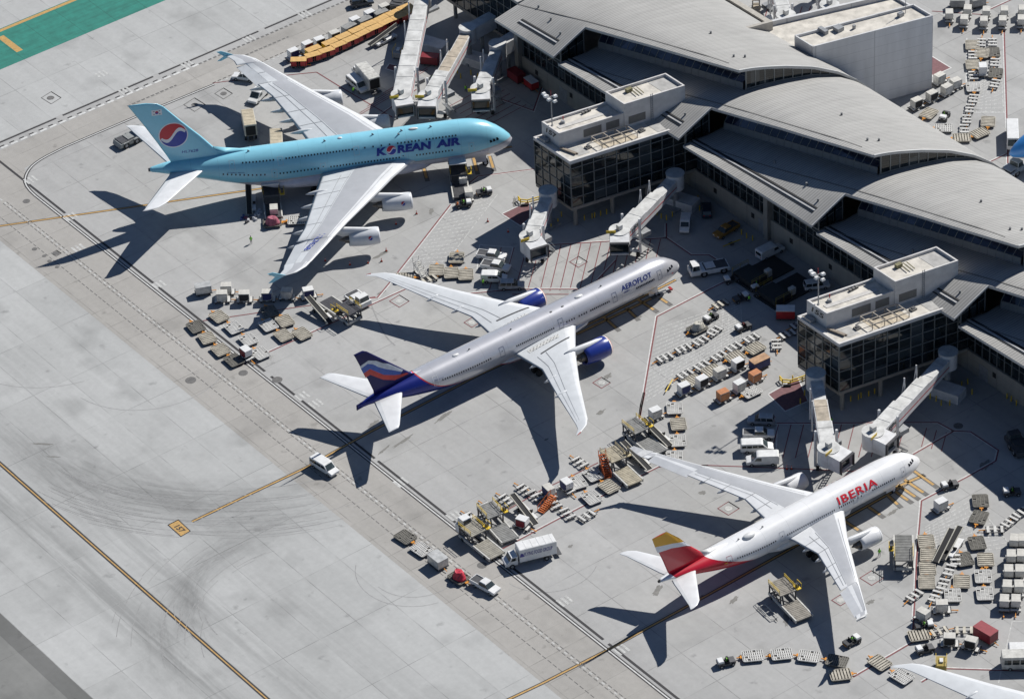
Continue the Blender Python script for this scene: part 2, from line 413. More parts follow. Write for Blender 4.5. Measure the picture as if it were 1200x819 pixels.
# red and white stand boundaries
def bound(pp, w=.27, white=True):
    pts = G(*pp)
    a = MB(); ribbon(a, pts, w, .034); tag(a.build('stand_boundary_red', PR, fix=False), kind='structure')
    if white:
        a = MB(); ribbon(a, pts, w*.85, .034, off=w); tag(a.build('stand_boundary_white', PW, fix=False), kind='structure')
bound([(528, 240), (462.5, 324), (456, 332), (442, 349), (415, 351)])
bound([(629, 198), (560, 207), (550, 215)], .25)
for pp in ([(238, 376), (300, 367), (356, 359), (440, 348)], [(250, 98), (262, 96), (371, 85)], [(371, 85), (400, 103), (460, 138)], [(600, 345), (690, 345)], [(1092, 13.5), (1158, 18)],
           [(590, 600), (635, 574), (675, 555), (701, 542)], [(822, 545), (880, 547), (952, 550), (1000, 552)], [(830, 545), (772, 547)]):
    bound(pp, .24, False)
for pp in ([(278, 430), (314, 413), (386, 380), (440, 355), (475, 339)], [(750, 489), (770, 371), (830, 340), (862, 324), (905, 300)], [(581, 647), (613, 630), (660, 605), (687, 591), (732, 567), (786, 540)],
           [(748, 495), (755.7, 460)], [(1000, 793), (1069, 752.6), (1073, 687), (1074, 656), (1080, 586.7), (1133, 559), (1167, 540), (1170, 527.5), (1137.5, 506), (1117.5, 505), (1099, 495), (910, 496)],
           [(1070, 532.5), (1118, 505)], [(1080, 799), (1106, 783), (1200, 786)], [(1181, 240), (1181, 155), (1180, 142), (1176.7, 34)], [(1158, 12.5), (1190, -2)], [(1152, 194), (1181, 180)],
           [(637, 287.5), (781, 279), (810, 299), (831, 299), (850, 311)], [(540, 345), (605, 339), (690, 339), (722, 305)], [(781, 279), (781, 262)], [(640, 88), (625, 130), (555, 105)], [(425, 150), (488, 105)]):
    bound(pp)
red = MB(); 
def hatch(p0, p1, dvec, n, w=.17):
    for k in range(n):
        t = (k+.5)/n; x_, y_ = p0[0]+(p1[0]-p0[0])*t, p0[1]+(p1[1]-p0[1])*t
        ribbon(red, G((x_, y_), (x_+dvec[0], y_+dvec[1])), w, .03)
hatch((640, 288), (780, 280), (-13, 54), 12); hatch((905, 497), (1068, 495), (-10, 40), 11); hatch((1080, 500), (1115, 508), (-6, 22), 3)
hatch((470, 108), (515, 70), (-62, 36), 5); hatch((575, 95), (620, 125), (-52, 28), 7); hatch((580, 290), (640, 290), (-14, 50), 4)
hatch((885, 10), (1005, 6), (-9, 28), 12, .22)
tag(red.build('red_hatching', PR, fix=False), kind='structure')
for poly in ([(588, 251), (619, 236), (629, 249), (610, 265)], [(900, 462), (935, 442), (947, 470), (920, 482)], [(1080, 60), (1092.7, 66.7), (1114.6, 80), (1092.7, 90)], [(456, 75), (466, 77), (462, 84), (452, 81)]):
    sheet('maroon_keep_clear_box', G(*poly), .026, PMAR)
    line('keep_clear_outline', G(*poly, poly[0]), .25, PW, z=.032)
def lattice(c0, c1, c2, c3, n, m):
    """white ticked storage bays: n slanted rows between edge c0-c1 and edge c3-c2"""
    a = MB(); e0, e1, e2, e3 = [Vector(q) for q in G(c0, c1, c2, c3)]
    for k in range(n+1):
        t = k/n; p, q = e0.lerp(e1, t), e3.lerp(e2, t); L = (q-p).length; d = (q-p)/L; s_ = 0
        while s_ < L:
            ribbon(a, [p+d*s_, p+d*min(L, s_+1.3)], .2, .02); s_ += 1.55
        if k < n:
            for j in range(1, m):
                pp = p.lerp(q, j/m); nn = (e1-e0).normalized()
                ribbon(a, [pp-nn*.35, pp+nn*.35], .14, .021)
    ribbon(a, [e3, e2], .22, .02)
    tag(a.build('storage_bay_lines', PGR, fix=False), kind='structure')
lattice((466, 323), (531, 243), (583, 228), (512, 322), 18, 9)
lattice((750, 474), (772, 385), (868, 352), (870, 400), 17, 14)
lattice((1082, 655), (1084, 618), (1140, 585), (1185, 640), 12, 12)
lattice((1134, 130), (1146, 96), (1172, 60), (1176, 132), 14, 8)
line('storage_edge_line', G((1133, 45), (1132, 110)), .25, PW); line('storage_edge_line', G((1128, 132), (1178, 132)), .25, PW)
line('parking_line', G((559, 316), (562, 287), (601, 290), (597, 308)), .2, PW); line('parking_line', G((870, 533), (876, 512), (911, 496), (909, 545)), .22, PW)
line('parking_line', G((1170, 800), (1186, 728), (1215, 728)), .2, PGR)
line('road_edge_line', G((890, 540), (1000, 552)), .12, PGR)
for c, r_ in (((853.7, 595.6), 11), ((1021.5, 677), 12), ((705, 448.5), 9), ((468, 353), 10), ((678, 307), 9), ((228, 123), 11), ((262, 110), 9), ((553, 378), 8), ((985, 703), 9), ((60, 115), 10), ((66, 297), 5)):
    q = G((c[0], c[1]-r_*.72), (c[0]+r_*1.15, c[1]), (c[0], c[1]+r_*.72), (c[0]-r_*1.15, c[1]), (c[0], c[1]-r_*.72), (c[0]+r_*1.15, c[1]))
    line('fuel_pit_outline', q, .16, PR if c[0] > 400 else PG, z=.03)
    o = P(*c); mb = MB(); mb.add([(o.x+.7*math.cos(t*.7854), o.y+.7*math.sin(t*.7854), .03) for t in range(8)], [tuple(range(8))]); tag(mb.build('fuel_pit_cover', PGR if c[0] > 400 else PG), kind='structure')
mb = MB()
for c, r_ in (((223.5, 445.5), 1.4), ((285, 437), 1.2), ((325, 445), 1.3), ((59, 115), 1.0), ((40.5, 292), .7), ((52, 300), .6), ((58, 306), .6), ((67, 313), .6), ((566, 600), 1.0), ((565, 662), 1.2), ((1123, 499), 1.2), ((432, 87), 1.1), ((31, 236), 1.0), ((1172, 130), .1)):
    o = P(*c); r_ *= .75; mb.add([(o.x+r_*math.cos(t*.5236), o.y+r_*math.sin(t*.5236), .028) for t in range(12)], [tuple(range(12))])
tag(mb.build('manhole_covers', PG), kind='structure')
# stains with a shape of their own
STAIN = paint('oil_stain', (.22, .215, .20), .45)
def blot(px, py, rx, ry, a, seed):
    rr = random.Random(seed); o = P(px, py); pts = []
    for t in range(22):
        an = t/22*2*math.pi; k = rr.uniform(.55, 1.15); x_, y_ = rx*k*math.cos(an), ry*k*math.sin(an)
        pts.append((o.x+x_*math.cos(a)-y_*math.sin(a), o.y+x_*math.sin(a)+y_*math.cos(a), .011+seed*.00002))
    return pts
mb = MB()
for i, (px, py, rx, ry, a) in enumerate([(706, 527, .9, .5, 0), (712, 441, 1.3, .6, .2), (704, 483, 1.2, .5, .1), (921, 725, 2.0, .6, .9), (823, 577, .9, .6, .3), (446, 299, 2.2, .5, .1), (447, 343, 1.1, .4, 0), (505, 248, 1.5, .5, .8), (603, 237, 2.2, .5, .9),
        (437, 497, 1.8, .5, .3), (520, 488, 2.4, .5, .2), (472, 517, 3.2, .35, .15), (450, 527, 2.0, .3, .3), (770, 692, 1.8, .7, .5), (860, 703, 1.4, .5, .3), (1046, 600, 1.5, .4, .2), (50, 520, 2.6, .3, -.8), (62, 535, 1.5, .2, -.8),
        (748, 372, 1.0, .4, 0), (640, 405+110, .6, .3, 0), (820, 700, 1.0, .4, 0), (1155, 545, 2, 1, .3), (1040, 505, 2.5, .7, 0), (668, 640, .6, .4, 0), (1020, 705, .9, .5, 0)]):
    mb.add(blot(px, py, rx, ry, a, i), [tuple(range(22))])
tag(mb.build('oil_stains', STAIN), kind='structure')
# long skid marks
SK = paint('tyre_marks', (.315, .313, .308), .4)
mb = MB(); rr = random.Random(3)
def arc_marks(c, p0, n, spread, a0, a1, w):
    cc = P(*c); r0 = (P(*p0)-cc).length
    for k in range(n):
        r_ = r0+rr.uniform(-spread, spread); s_ = rr.uniform(a0, a1-.25); L = rr.uniform(.12, .45)
        pts = [(cc.x+r_*math.cos(s_+L*t/8), cc.y+(r_+.4*t/8)*math.sin(s_+L*t/8)) for t in range(9)]
        ribbon(mb, pts, w*rr.uniform(.5, 1.2), .0125+k*.0001)
def marks_between(c, ps, n, spread, w):
    cc = P(*c); an = [math.atan2(P(*p).y-cc.y, P(*p).x-cc.x) for p in ps]; m_ = an[1]; wr_ = lambda a: (a-m_+math.pi) % (2*math.pi)-math.pi
    lo, hi = sorted((m_+wr_(an[0]), m_+wr_(an[2]))); arc_marks(c, ps[1], n, spread, lo, hi, w)
marks_between((270, 420), ((60, 560), (135, 590), (300, 580)), 46, 7, .12); marks_between((400, 735), ((330, 615), (225, 665), (240, 760)), 26, 8, .12); marks_between((345, 700), ((265, 640), (226, 690), (262, 750)), 12, 3, .2); marks_between((300, 430), ((210, 600), (270, 600), (400, 560)), 30, 8, .10)
for c, r_ in (((487, 665), 8.0), ((487, 665), 10.5), ((170, 420), 16), ((640, 655), 9), ((60, 380), 20)):
    o = P(*c); a0 = rr.uniform(2, 4)
    ribbon(mb, [(o.x+r_*math.cos(a0+t*.14), o.y+r_*math.sin(a0+t*.14)) for t in range(16)], .13, .0118)
ribbon(mb, smooth_pts(G((200, 350), (255, 325), (300, 297), (330, 270)), 3), .12, .0119)
ribbon(mb, smooth_pts(G((432, 349), (440, 370), (452, 395), (463, 405)), 2), .3, .0117)
tag(mb.build('tyre_marks', SK, fix=False), kind='structure')
# ---------------------------------------------------------------- aircraft
def interp(tab, x):
    """tab rows sorted by falling x"""
    if x >= tab[0][0]: return tab[0][1:]
    for a, b in zip(tab, tab[1:]):
        if a[0] >= x >= b[0]:
            t = (a[0]-x)/(a[0]-b[0]); return tuple(p+(q-p)*t for p, q in zip(a[1:], b[1:]))
    return tab[-1][1:]
def livery(name, fn, rough=.28, metal=0.0):
    m, nt, b = new_mat(name); x = NT(nt); s = x.sep(x.obj())
    c = fn(x, s[0], s[1], s[2])
    n = x.m('MULTIPLY', x.ramp(x.noise(x.obj(), .35, 4, .6), .3, .7, 1.0, .92), x.ramp(x.noise(x.comb(x.m('MULTIPLY', s[0], .25), x.m('MULTIPLY', s[1], 1.5), x.m('MULTIPLY', s[2], 1.5)), 1.0, 4, .7), .45, .75, 1.0, .92))
    jn = x.m('LESS_THAN', x.m('FRACT', x.m('DIVIDE', s[0], 5.3)), .012)
    n = x.m('MULTIPLY', n, x.m('SUBTRACT', 1.0, x.m('MULTIPLY', jn, .18)))
    nt.links.new(x.mul(1.0, c, x.comb(n, n, n)), b.inputs['Base Color'])
    b.inputs['Roughness'].default_value = rough; b.inputs['Metallic'].default_value = metal
    b.inputs['Coat Weight'].default_value = .25; b.inputs['Coat Roughness'].default_value = .12
    MATS[name] = m
    return m
KBLUE = (.26, .61, .75)
def korean(x, X, Y, Z):
    lo = x.ramp(X, -72, -50, 4.9, 0.0)                       # belly colour ends before the tail
    nose = x.ramp(X, -10, -1.5, 0, .9)
    z = x.m('SUBTRACT', x.m('SUBTRACT', Z, nose), 0.0)
    belly = x.m('LESS_THAN', z, x.m('SUBTRACT', 4.75, x.ramp(X, -66, -52, 5.0, 0.0)))
    silver = x.m('LESS_THAN', z, x.m('SUBTRACT', 5.15, x.ramp(X, -66, -54, 5.0, 0.0)))
    c = x.mix(silver, KBLUE, (.42, .44, .48)); return x.mix(belly, c, (.62, .62, .68))
def aero(x, X, Y, Z):
    e = x.m('POWER', 2.718, x.m('DIVIDE', x.m('SUBTRACT', -62.0, X), 4.6))
    g = x.m('ADD', 2.75, x.m('MULTIPLY', 6.1, e))
    d = x.m('SUBTRACT', Z, g)
    wd = x.m('ADD', .16, x.m('MULTIPLY', .2, e))
    back = x.m('LESS_THAN', X, -27.0)
    c = x.mix(x.m('MULTIPLY', x.m('LESS_THAN', d, wd), back), (.58, .58, .61), (.62, .05, .03))
    return x.mix(x.m('MULTIPLY', x.m('LESS_THAN', d, 0.0), back), c, (.012, .022, .20))
def iberia(x, X, Y, Z):
    # red rear body behind a slanted line, white tail cone
    f = x.m('ADD', -52.3, x.m('MULTIPLY', x.m('SUBTRACT', 7.9, Z), 2.15))
    fr = x.m('LESS_THAN', X, x.m('ADD', f, 3.0))
    re = x.m('GREATER_THAN', X, x.m('ADD', -56.2, x.m('MULTIPLY', x.m('SUBTRACT', 7.6, Z), .9)))
    return x.mix(x.m('MULTIPLY', fr, re), (.80, .80, .80), (.50, .012, .03))
def plain(x, X, Y, Z): return x.mix(0.0, (.80, .80, .80), (.8, .8, .8))
def bluewhite(x, X, Y, Z): return x.mix(x.m('LESS_THAN', Z, x.m('ADD', 3.4, x.ramp(X, -14, 0, 0, .5))), (.05, .25, .62), (.7, .72, .75))
WINGP = mat('wing_white', (.70, .71, .72), .35, dirt=.12, scale=.5)
WINGG = mat('wing_grey', (.42, .43, .45), .45, dirt=.10, scale=.5)
WINGL = mat('wing_light', (.60, .62, .635), .38, dirt=.12, scale=.5)
WINGS = mat('flap_shade_grey', (.40, .42, .46), .45, dirt=.12, scale=.5)
HOT = mat('engine_core', (.16, .15, .14), .4, .8, .3)
FAN = mat('fan_blades', (.05, .05, .055), .4, .5, .3)
LIP = mat('intake_lip', (.72, .73, .75), .3, dirt=.1)
WIN = mat('cabin_window', (.012, .014, .022), .15, dirt=.05)
SEAM = mat('door_outline', (.30, .32, .36), .5, dirt=.1)
def section_ring(w, zt, zb, x, n=40):
    zc = (zt+zb)/2; h = (zt-zb)/2
    return [(x, w*math.cos(2*math.pi*i/n), zc+h*math.sin(2*math.pi*i/n)) for i in range(n)]
def fine_tab(tab, step=1.0):
    xs = []; x = tab[0][0]
    for a, b in zip(tab, tab[1:]):
        k = max(1, int((a[0]-b[0])/step)); k = min(k, 6) if a[1:] != b[1:] else 1
        for j in range(k): xs.append(a[0]+(b[0]-a[0])*j/k)
    xs.append(tab[-1][0])
    out = []
    def cat(p0, p1, p2, p3, t): return .5*((2*p1)+(-p0+p2)*t+(2*p0-5*p1+4*p2-p3)*t*t+(-p0+3*p1-3*p2+p3)*t**3)
    for x in xs:
        for i, (a, b) in enumerate(zip(tab, tab[1:])):
            if a[0] >= x >= b[0]:
                p = tab[max(0, i-1)]; q = tab[min(len(tab)-1, i+2)]; t = (a[0]-x)/(a[0]-b[0])
                if a[1:] == b[1:]: out.append((x, *a[1:]))
                else:
                    out.append((x, *[min(max(cat(p[k], a[k], b[k], q[k], t), min(a[k], b[k])), max(a[k], b[k])) for k in (1, 2, 3)]))
                break
    return out
def airfoil(xl, xt, y, z, th, n=7, tw=0.0):
    """closed ring leading edge -> upper -> trailing -> lower"""
    c = xl-xt; up = []; lo = []
    for i in range(n+1):
        f = (1-math.cos(math.pi*i/n))/2
        t = 5*th*c*(.2969*math.sqrt(f)-.126*f-.3516*f*f+.2843*f**3-.1015*f**4)
        up.append((xl-c*f, y, z+t*.85-tw*f*c)); lo.append((xl-c*f, y, z-t*.65-tw*f*c))
    return up+lo[-2:0:-1]
def mk_decal(name, polys, mapf, m, parent, cuts=3, maxe=.7):
    """flat polygons (a,b) mapped onto a body surface by mapf"""
    bm = bmesh.new()
    for poly in polys:
        vs = [bm.verts.new((a, b, 0)) for a, b in poly]
        try: bm.faces.new(vs)
        except ValueError: pass
    bmesh.ops.triangulate(bm, faces=bm.faces)
    for _ in range(cuts):
        es = [e for e in bm.edges if e.calc_length() > maxe]
        if not es: break
        bmesh.ops.subdivide_edges(bm, edges=es, cuts=1); bmesh.ops.triangulate(bm, faces=[f for f in bm.faces if len(f.verts) > 3])
    for v in bm.verts: v.co = mapf(v.co.x, v.co.y)
    me = bpy.data.meshes.new(name); bm.to_mesh(me); bm.free(); me.materials.append(m)
    o = bpy.data.objects.new(name, me); COL.objects.link(o); o.parent = parent
    return o
def text_polys(txt, size, shear=0.0, bold=.02, sx=1.0, space=1.0):
    c = bpy.data.curves.new('t', 'FONT'); c.body = txt; c.size = size; c.shear = shear; c.offset = bold*size; c.resolution_u = 4; c.space_character = space
    o = bpy.data.objects.new('t', c); COL.objects.link(o)
    me = bpy.data.meshes.new_from_object(o.evaluated_get(bpy.context.evaluated_depsgraph_get()))
    bpy.data.objects.remove(o)
    polys = [[(me.vertices[i].co.x*sx, me.vertices[i].co.y) for i in p.vertices] for p in me.polygons]
    xs = [p[0] for q in polys for p in q]; ys = [p[1] for q in polys for p in q]
    return polys, min(xs), max(xs), min(ys), max(ys)
class Plane:
    def __init__(s, name, label, sid, tab, paint, head, nose_px=None, uvpos=None, scale=1.0):
        s.root = empty(name); tag(s.root, label, 'airliner')
        s.tab = fine_tab([(r[0]*scale, *r[1:]) for r in tab]); s.paint = paint
        mb = MB(); mb.loft([section_ring(w_, zt, zb, x) for x, w_, zt, zb in s.tab])
        s.fus = mb.build('fuselage', paint, s.root)
        s.side = -1
        s.root.location = (*uvpos, 0); s.root.rotation_euler = (0, 0, head)
    def fmap(s, side=-1, lift=.03):
        def f(x, th):
            w_, zt, zb = interp(s.tab, x); h = (zt-zb)/2
            return Vector((x, side*(w_+lift)*math.cos(th), (zt+zb)/2+(h+lift)*math.sin(th)))
        return f
    def half(s, x): w_, zt, zb = interp(s.tab, x); return (zt-zb)/2
    def text(s, txt, x0, x1, th0, th1, m, name='title', shear=0, bold=.02, space=1.0, parent=None):
        for side in (-1, 1):
            P_, a, b, c, d = text_polys(txt, 1.0, shear, bold, space=space)
            K_ = 4.0; g = s.fmap(side, .055)
            if side == 1:
                Q = [[(x1-(p[0]-a)/(b-a)*(x1-x0), K_*(R(th0)+(p[1]-c)/(d-c)*R(th1-th0))) for p in q] for q in P_]
            else:
                Q = [[(x0+(p[0]-a)/(b-a)*(x1-x0), K_*(R(th0)+(p[1]-c)/(d-c)*R(th1-th0))) for p in q] for q in P_]
            mk_decal(name, Q, lambda a_, b_: g(a_, b_/K_), m, parent or s.fus, 4, .45)
    def window_row(s, xs, th, w_=.26, hh=.36, side=-1):
        f = s.fmap(side, .02); proto = None
        for x in xs:
            dt = hh/2/s.half(x)
            c = f(x, R(th))
            if proto is None:
                q = [f(x-w_/2, R(th)-dt)-c, f(x+w_/2, R(th)-dt)-c, f(x+w_/2, R(th)+dt)-c, f(x-w_/2, R(th)+dt)-c]
                mb = MB(); mb.plate(q, .012); proto = mb.build('cabin_window', WIN, s.root); o = proto
            else:
                o = bpy.data.objects.new('cabin_window', proto.data); COL.objects.link(o); o.parent = s.root
            o.location = c
    def window_strip(s, xs, th, w_=.26, hh=.36, side=1):
        f = s.fmap(side, .02); mb = MB()
        for x in xs:
            dt = hh/2/s.half(x); mb.plate([f(x-w_/2, R(th)-dt), f(x+w_/2, R(th)-dt), f(x+w_/2, R(th)+dt), f(x-w_/2, R(th)+dt)], .012)
        tag(mb.build('cabin_window_row', WIN, s.root), kind='stuff')
    def door(s, x, th, w_=1.07, hh=1.9, m=None, side=-1):
        for sd_ in (-1, 1):
            f = s.fmap(sd_, .025); dt = hh/2/s.half(x); t0 = R(th); mb = MB(); e = .07
            for (a0, a1, b0, b1) in ((x-w_/2, x-w_/2+e, -dt, dt), (x+w_/2-e, x+w_/2, -dt, dt), (x-w_/2, x+w_/2, -dt, -dt+e/s.half(x)), (x-w_/2, x+w_/2, dt-e/s.half(x), dt)):
                N = 5
                for i in range(N):
                    c0 = b0+(b1-b0)*i/N; c1 = b0+(b1-b0)*(i+1)/N
                    mb.add([f(a0, t0+c0), f(a1, t0+c0), f(a1, t0+c1), f(a0, t0+c1)], [(0, 1, 2, 3)])
            d_ = mb.build('door', m or SEAM, s.root)
            if sd_ == -1:
                mb = MB(); mb.plate([f(x-.1, t0+.02), f(x+.1, t0+.02), f(x+.1, t0+.07), f(x-.1, t0+.07)], .01); mb.build('door_window', WIN, d_)
    def wing(s, st, mats, tip_dz=0.0, th=(.13, .09), strip=(.13, .62), name='wing'):
        """st: (y, xLE, xTE, z). builds both sides, returns the two objects (right, left)"""
        out = []
        for side in (-1, 1):
            mb = MB(); rings = []
            dense = []
            for a, b in zip(st, st[1:]):
                for j in range(3): dense.append(tuple(p+(q-p)*j/3 for p, q in zip(a, b)))
            dense.append(st[-1]); n = 7; N = len(dense)
            for i, (y, xl, xt, z) in enumerate(dense):
                t = th[0]+(th[1]-th[0])*i/(N-1); rings.append(airfoil(xl, xt, side*y, z, t, n))
            cutf = [(1-math.cos(math.pi*(i+.5)/n))/2 for i in range(n)]
            def fm(k, i):
                j = i if i < n else 2*n-1-i
                f = cutf[j]
                if k <= 0 and name == 'wing': return 1
                return 0 if f < strip[0] else (1 if f < strip[1] else 2)
            mb.loft(rings, fm=fm)
            out.append(mb.build(name, mats, s.root))
        return out
    def engine(s, side, x0, y, z, r, L, col, wing_o, core=True, mark=None, rear=.84, lipc=None):
        n = 28; mb = MB()
        prof = [(0, r*.90), (-.12, r*.97), (-.5, r*1.03), (-L*.3, r*1.07), (-L*.6, r*1.02), (-L*.85, r*.92), (-L, r*rear)]
        inner = [(-L, r*rear-.08), (-L*.9, r*rear*.95-.1)]
        rings = [[(x0+dx, y+rr*math.cos(2*math.pi*i/n), z+rr*math.sin(2*math.pi*i/n)) for i in range(n)] for dx, rr in prof+inner]
        mb.loft(rings, cap=False)
        nac = mb.build('engine_nacelle', col, wing_o)
        mb = MB(); mb.loft([[(x0+dx, y+rr*math.cos(2*math.pi*i/n), z+rr*math.sin(2*math.pi*i/n)) for i in range(n)] for dx, rr in [(-1.4, r*.86), (-.3, r*.84), (.02, r*.90), (0.0, r*.95), (-.28, r*1.015)]], cap=False)
        mb.build('intake_lip', lipc or LIP, wing_o)
        mb = MB(); mb.tube((x0-1.3, y, z), (x0-1.36, y, z), r*.86, n=24); mb.tube((x0-.8, y, z), (x0-1.31, y, z), .02, r*.3, n=16)
        mb.build('fan', FAN, wing_o)
        mb = MB(); mb.tube((x0-L*.8, y, z), (x0-L*1.14, y, z), r*.62, r*.42, n=20); mb.tube((x0-L*1.13, y, z), (x0-L*1.32, y, z), r*.3, r*.06, n=16)
        mb.build('exhaust_cone', HOT, wing_o)
        return nac
    def pylon(s, x0, x1, y, z0, z1, m, wing_o, w_=.55):
        mb = MB()
        rings = [[(x0, y-.05, z0), (x0, y+.05, z0), (x0, y+.05, z0+.25), (x0, y-.05, z0+.25)],
                 [(x0-1.2, y-w_/2, z0-.3), (x0-1.2, y+w_/2, z0-.3), (x0-1.2, y+w_/2, z0+.45), (x0-1.2, y-w_/2, z0+.45)],
                 [(x1+1, y-w_/2, z0-.6), (x1+1, y+w_/2, z0-.6), (x1+1, y+w_/2, z1+.1), (x1+1, y-w_/2, z1+.1)],
                 [(x1-1.5, y-.1, z1-.5), (x1-1.5, y+.1, z1-.5), (x1-1.5, y+.1, z1), (x1-1.5, y-.1, z1)]]
        mb.loft(rings); mb.build('pylon', m, wing_o)
    def fairing(s, x0, x1, y, z, r, m, wing_o):
        mb = MB(); n = 12; L = x0-x1
        rings = [[(x0-L*f, y+r*k*math.cos(2*math.pi*i/n), z-.1*L*f*.3+r*1.3*k*math.sin(2*math.pi*i/n)) for i in range(n)] for f, k in ((0, .1), (.1, .6), (.35, 1), (.6, .9), (.85, .5), (1, .08))]
        mb.loft(rings); mb.build('flap_fairing', m, wing_o)
    def fin(s, pts, th, m, name='fin'):
        """pts: (z, xLE, xTE) rising"""
        mb = MB(); rings = []
        N = len(pts)
        for i, (z, xl, xt) in enumerate(pts):
            t = th*(1-.35*i/(N-1)); ring = airfoil(xl, xt, 0, 0, t, 8)
            c = xl-xt; r2_ = []
            for p in ring:
                r2_.append((p[0], p[2], z))
            # symmetric
            up = ring[:9]; ys = [abs(p[2]) for p in up]
            rr_ = [(p[0], yy, z) for p, yy in zip(up, ys)]+[(p[0], -yy, z) for p, yy in list(zip(up, ys))[-2:0:-1]]
            rings.append(rr_)
        mb.loft(rings)
        s.finpts = pts; s.finth = th
        s.fino = mb.build(name, m, s.root); return s.fino
    def finy(s, x, z):
        pts = s.finpts; z = min(max(z, pts[0][0]), pts[-1][0])
        for i, (a, b) in enumerate(zip(pts, pts[1:])):
            if a[0] <= z <= b[0]: break
        t = (z-a[0])/(b[0]-a[0]); xl = a[1]+(b[1]-a[1])*t; xt = a[2]+(b[2]-a[2])*t
        c = xl-xt; f = min(max((xl-x)/c, 0), 1); th = s.finth*(1-.35*(i+t)/(len(pts)-1))
        return 5*th*c*(.2969*math.sqrt(f)-.126*f-.3516*f*f+.2843*f**3-.1015*f**4)*.85
    def findecal(s, name, polys, m, lift=.02, cuts=5, maxe=.5):
        for side in (-1, 1):
            mk_decal(name, polys, lambda x, z: Vector((x, side*(s.finy(x, z)+lift), z)), m, s.fino, cuts, maxe)
    def tailplane(s, st, m, th=(.10, .08)):
        for side in (-1, 1):
            mb = MB(); mb.loft([airfoil(xl, xt, side*y, z, .09, 7) for y, xl, xt, z in st], fm=lambda k, i: 0 if (i < 5 or i > 9) else 1)
            mb.build('tailplane', [m, WINGL], s.root)
    def cockpit(s, x, zc, n=3, dx=.62, hh=.55):
        for side in (-1, 1):
            for k in range(n):
                xx = x-k*dx*1.1; f = s.fmap(side, .03)
                def pt(a, z):
                    w_, zt, zb = interp(s.tab, a); h = (zt-zb)/2; t = math.asin(max(-1, min(1, (z-(zt+zb)/2)/h))); return f(a, t)
                z0 = zc-.02*k; mb = MB()
                q = [pt(xx-.5*dx, z0-hh/2), pt(xx+.42*dx, z0-hh/2+.05), pt(xx+.2*dx-.12, z0+hh/2-.02*k), pt(xx-.55*dx, z0+hh/2+.05)]
                mb.plate(q, .02); mb.build('cockpit_window', WIN, s.root)
    def gear(s, mains, nose, r, nr):
        for (x, y, nx, top) in mains:
            mb = MB(); mb.tube((x, y, r), (x, y, top), .22); mb.beam((x, y, top-.3), (x+1.4, y, r+.8), .16)
            g = mb.build('landing_gear', GREY, s.root)
            for i in range(nx):
                for yy in (-.7, .7):
                    mb = MB(); xx = x+(i-(nx-1)/2)*(2*r+.12); mb.wheel(xx, y+yy, r, r, .5, 16); mb.build('wheel', BLACK, g)
        x, top = nose
        mb = MB(); mb.tube((x, 0, nr), (x, 0, top), .15); mb.beam((x, 0, nr+.5), (x-1.2, 0, top), .12); g = mb.build('nose_gear', GREY, s.root)
        for yy in (-.38, .38):
            mb = MB(); mb.wheel(x, yy, nr, nr, .34, 16); mb.build('wheel', BLACK, g)
            mb = MB(); mb.wheel(x, yy*1.5, nr, nr*.5, .03, 12); mb.build('wheel_hub', LIP, g)
        for yy in (-1.1, 1.1):
            mb = MB(); mb.plate([(x+.2, yy*.6, nr*1.7), (x-1.9, yy*.6, nr*1.7), (x-1.9, yy*.5, top), (x+.2, yy*.5, top)], .03); mb.build('gear_door', s.paint, s.root)
    def bump(s, x, y_th, L, w_, h, m, name='antenna_fairing'):
        f = s.fmap(-1, 0); c = f(x, R(y_th)); mb = MB(); n = 12
        nrm = Vector((0, c.y, c.z-sum(interp(s.tab, x)[1:])/2)).normalized(); t = Vector((1, 0, 0)); b = nrm.cross(t)
        rings = []
        for k, (fz, fr) in enumerate(((-.3, 1), (.35, .93), (.75, .65), (1, .2))):
            rings.append([c+nrm*h*fz+t*L/2*fr*math.cos(2*math.pi*i/n)+b*w_/2*fr*math.sin(2*math.pi*i/n) for i in range(n)])
        mb.loft(rings); mb.build(name, m, s.root)
    def blade(s, x, th, m=None):
        f = s.fmap(-1, 0); c = f(x, R(th)); n = (c-Vector((x, 0, sum(interp(s.tab, x)[1:])/2))).normalized()
        mb = MB(); mb.plate([c+Vector((.25, 0, 0)), c-Vector((.25, 0, 0)), c-Vector((.3, 0, 0))+n*.42, c-Vector((.1, 0, 0))+n*.42], .03); mb.build('blade_antenna', m or GREY, s.root)
def uvof(X, Y): return _uv(X, Y)
def rng(a, b, n): return [a+(b-a)*i/(n-1) for i in range(n)]
REDP = mat('logo_red', (.52, .02, .035), .35, dirt=.05); BLUEP = mat('logo_blue', (.02, .045, .33), .35, dirt=.05); WHP = mat('logo_white', (.74, .75, .78), .35, dirt=.05)
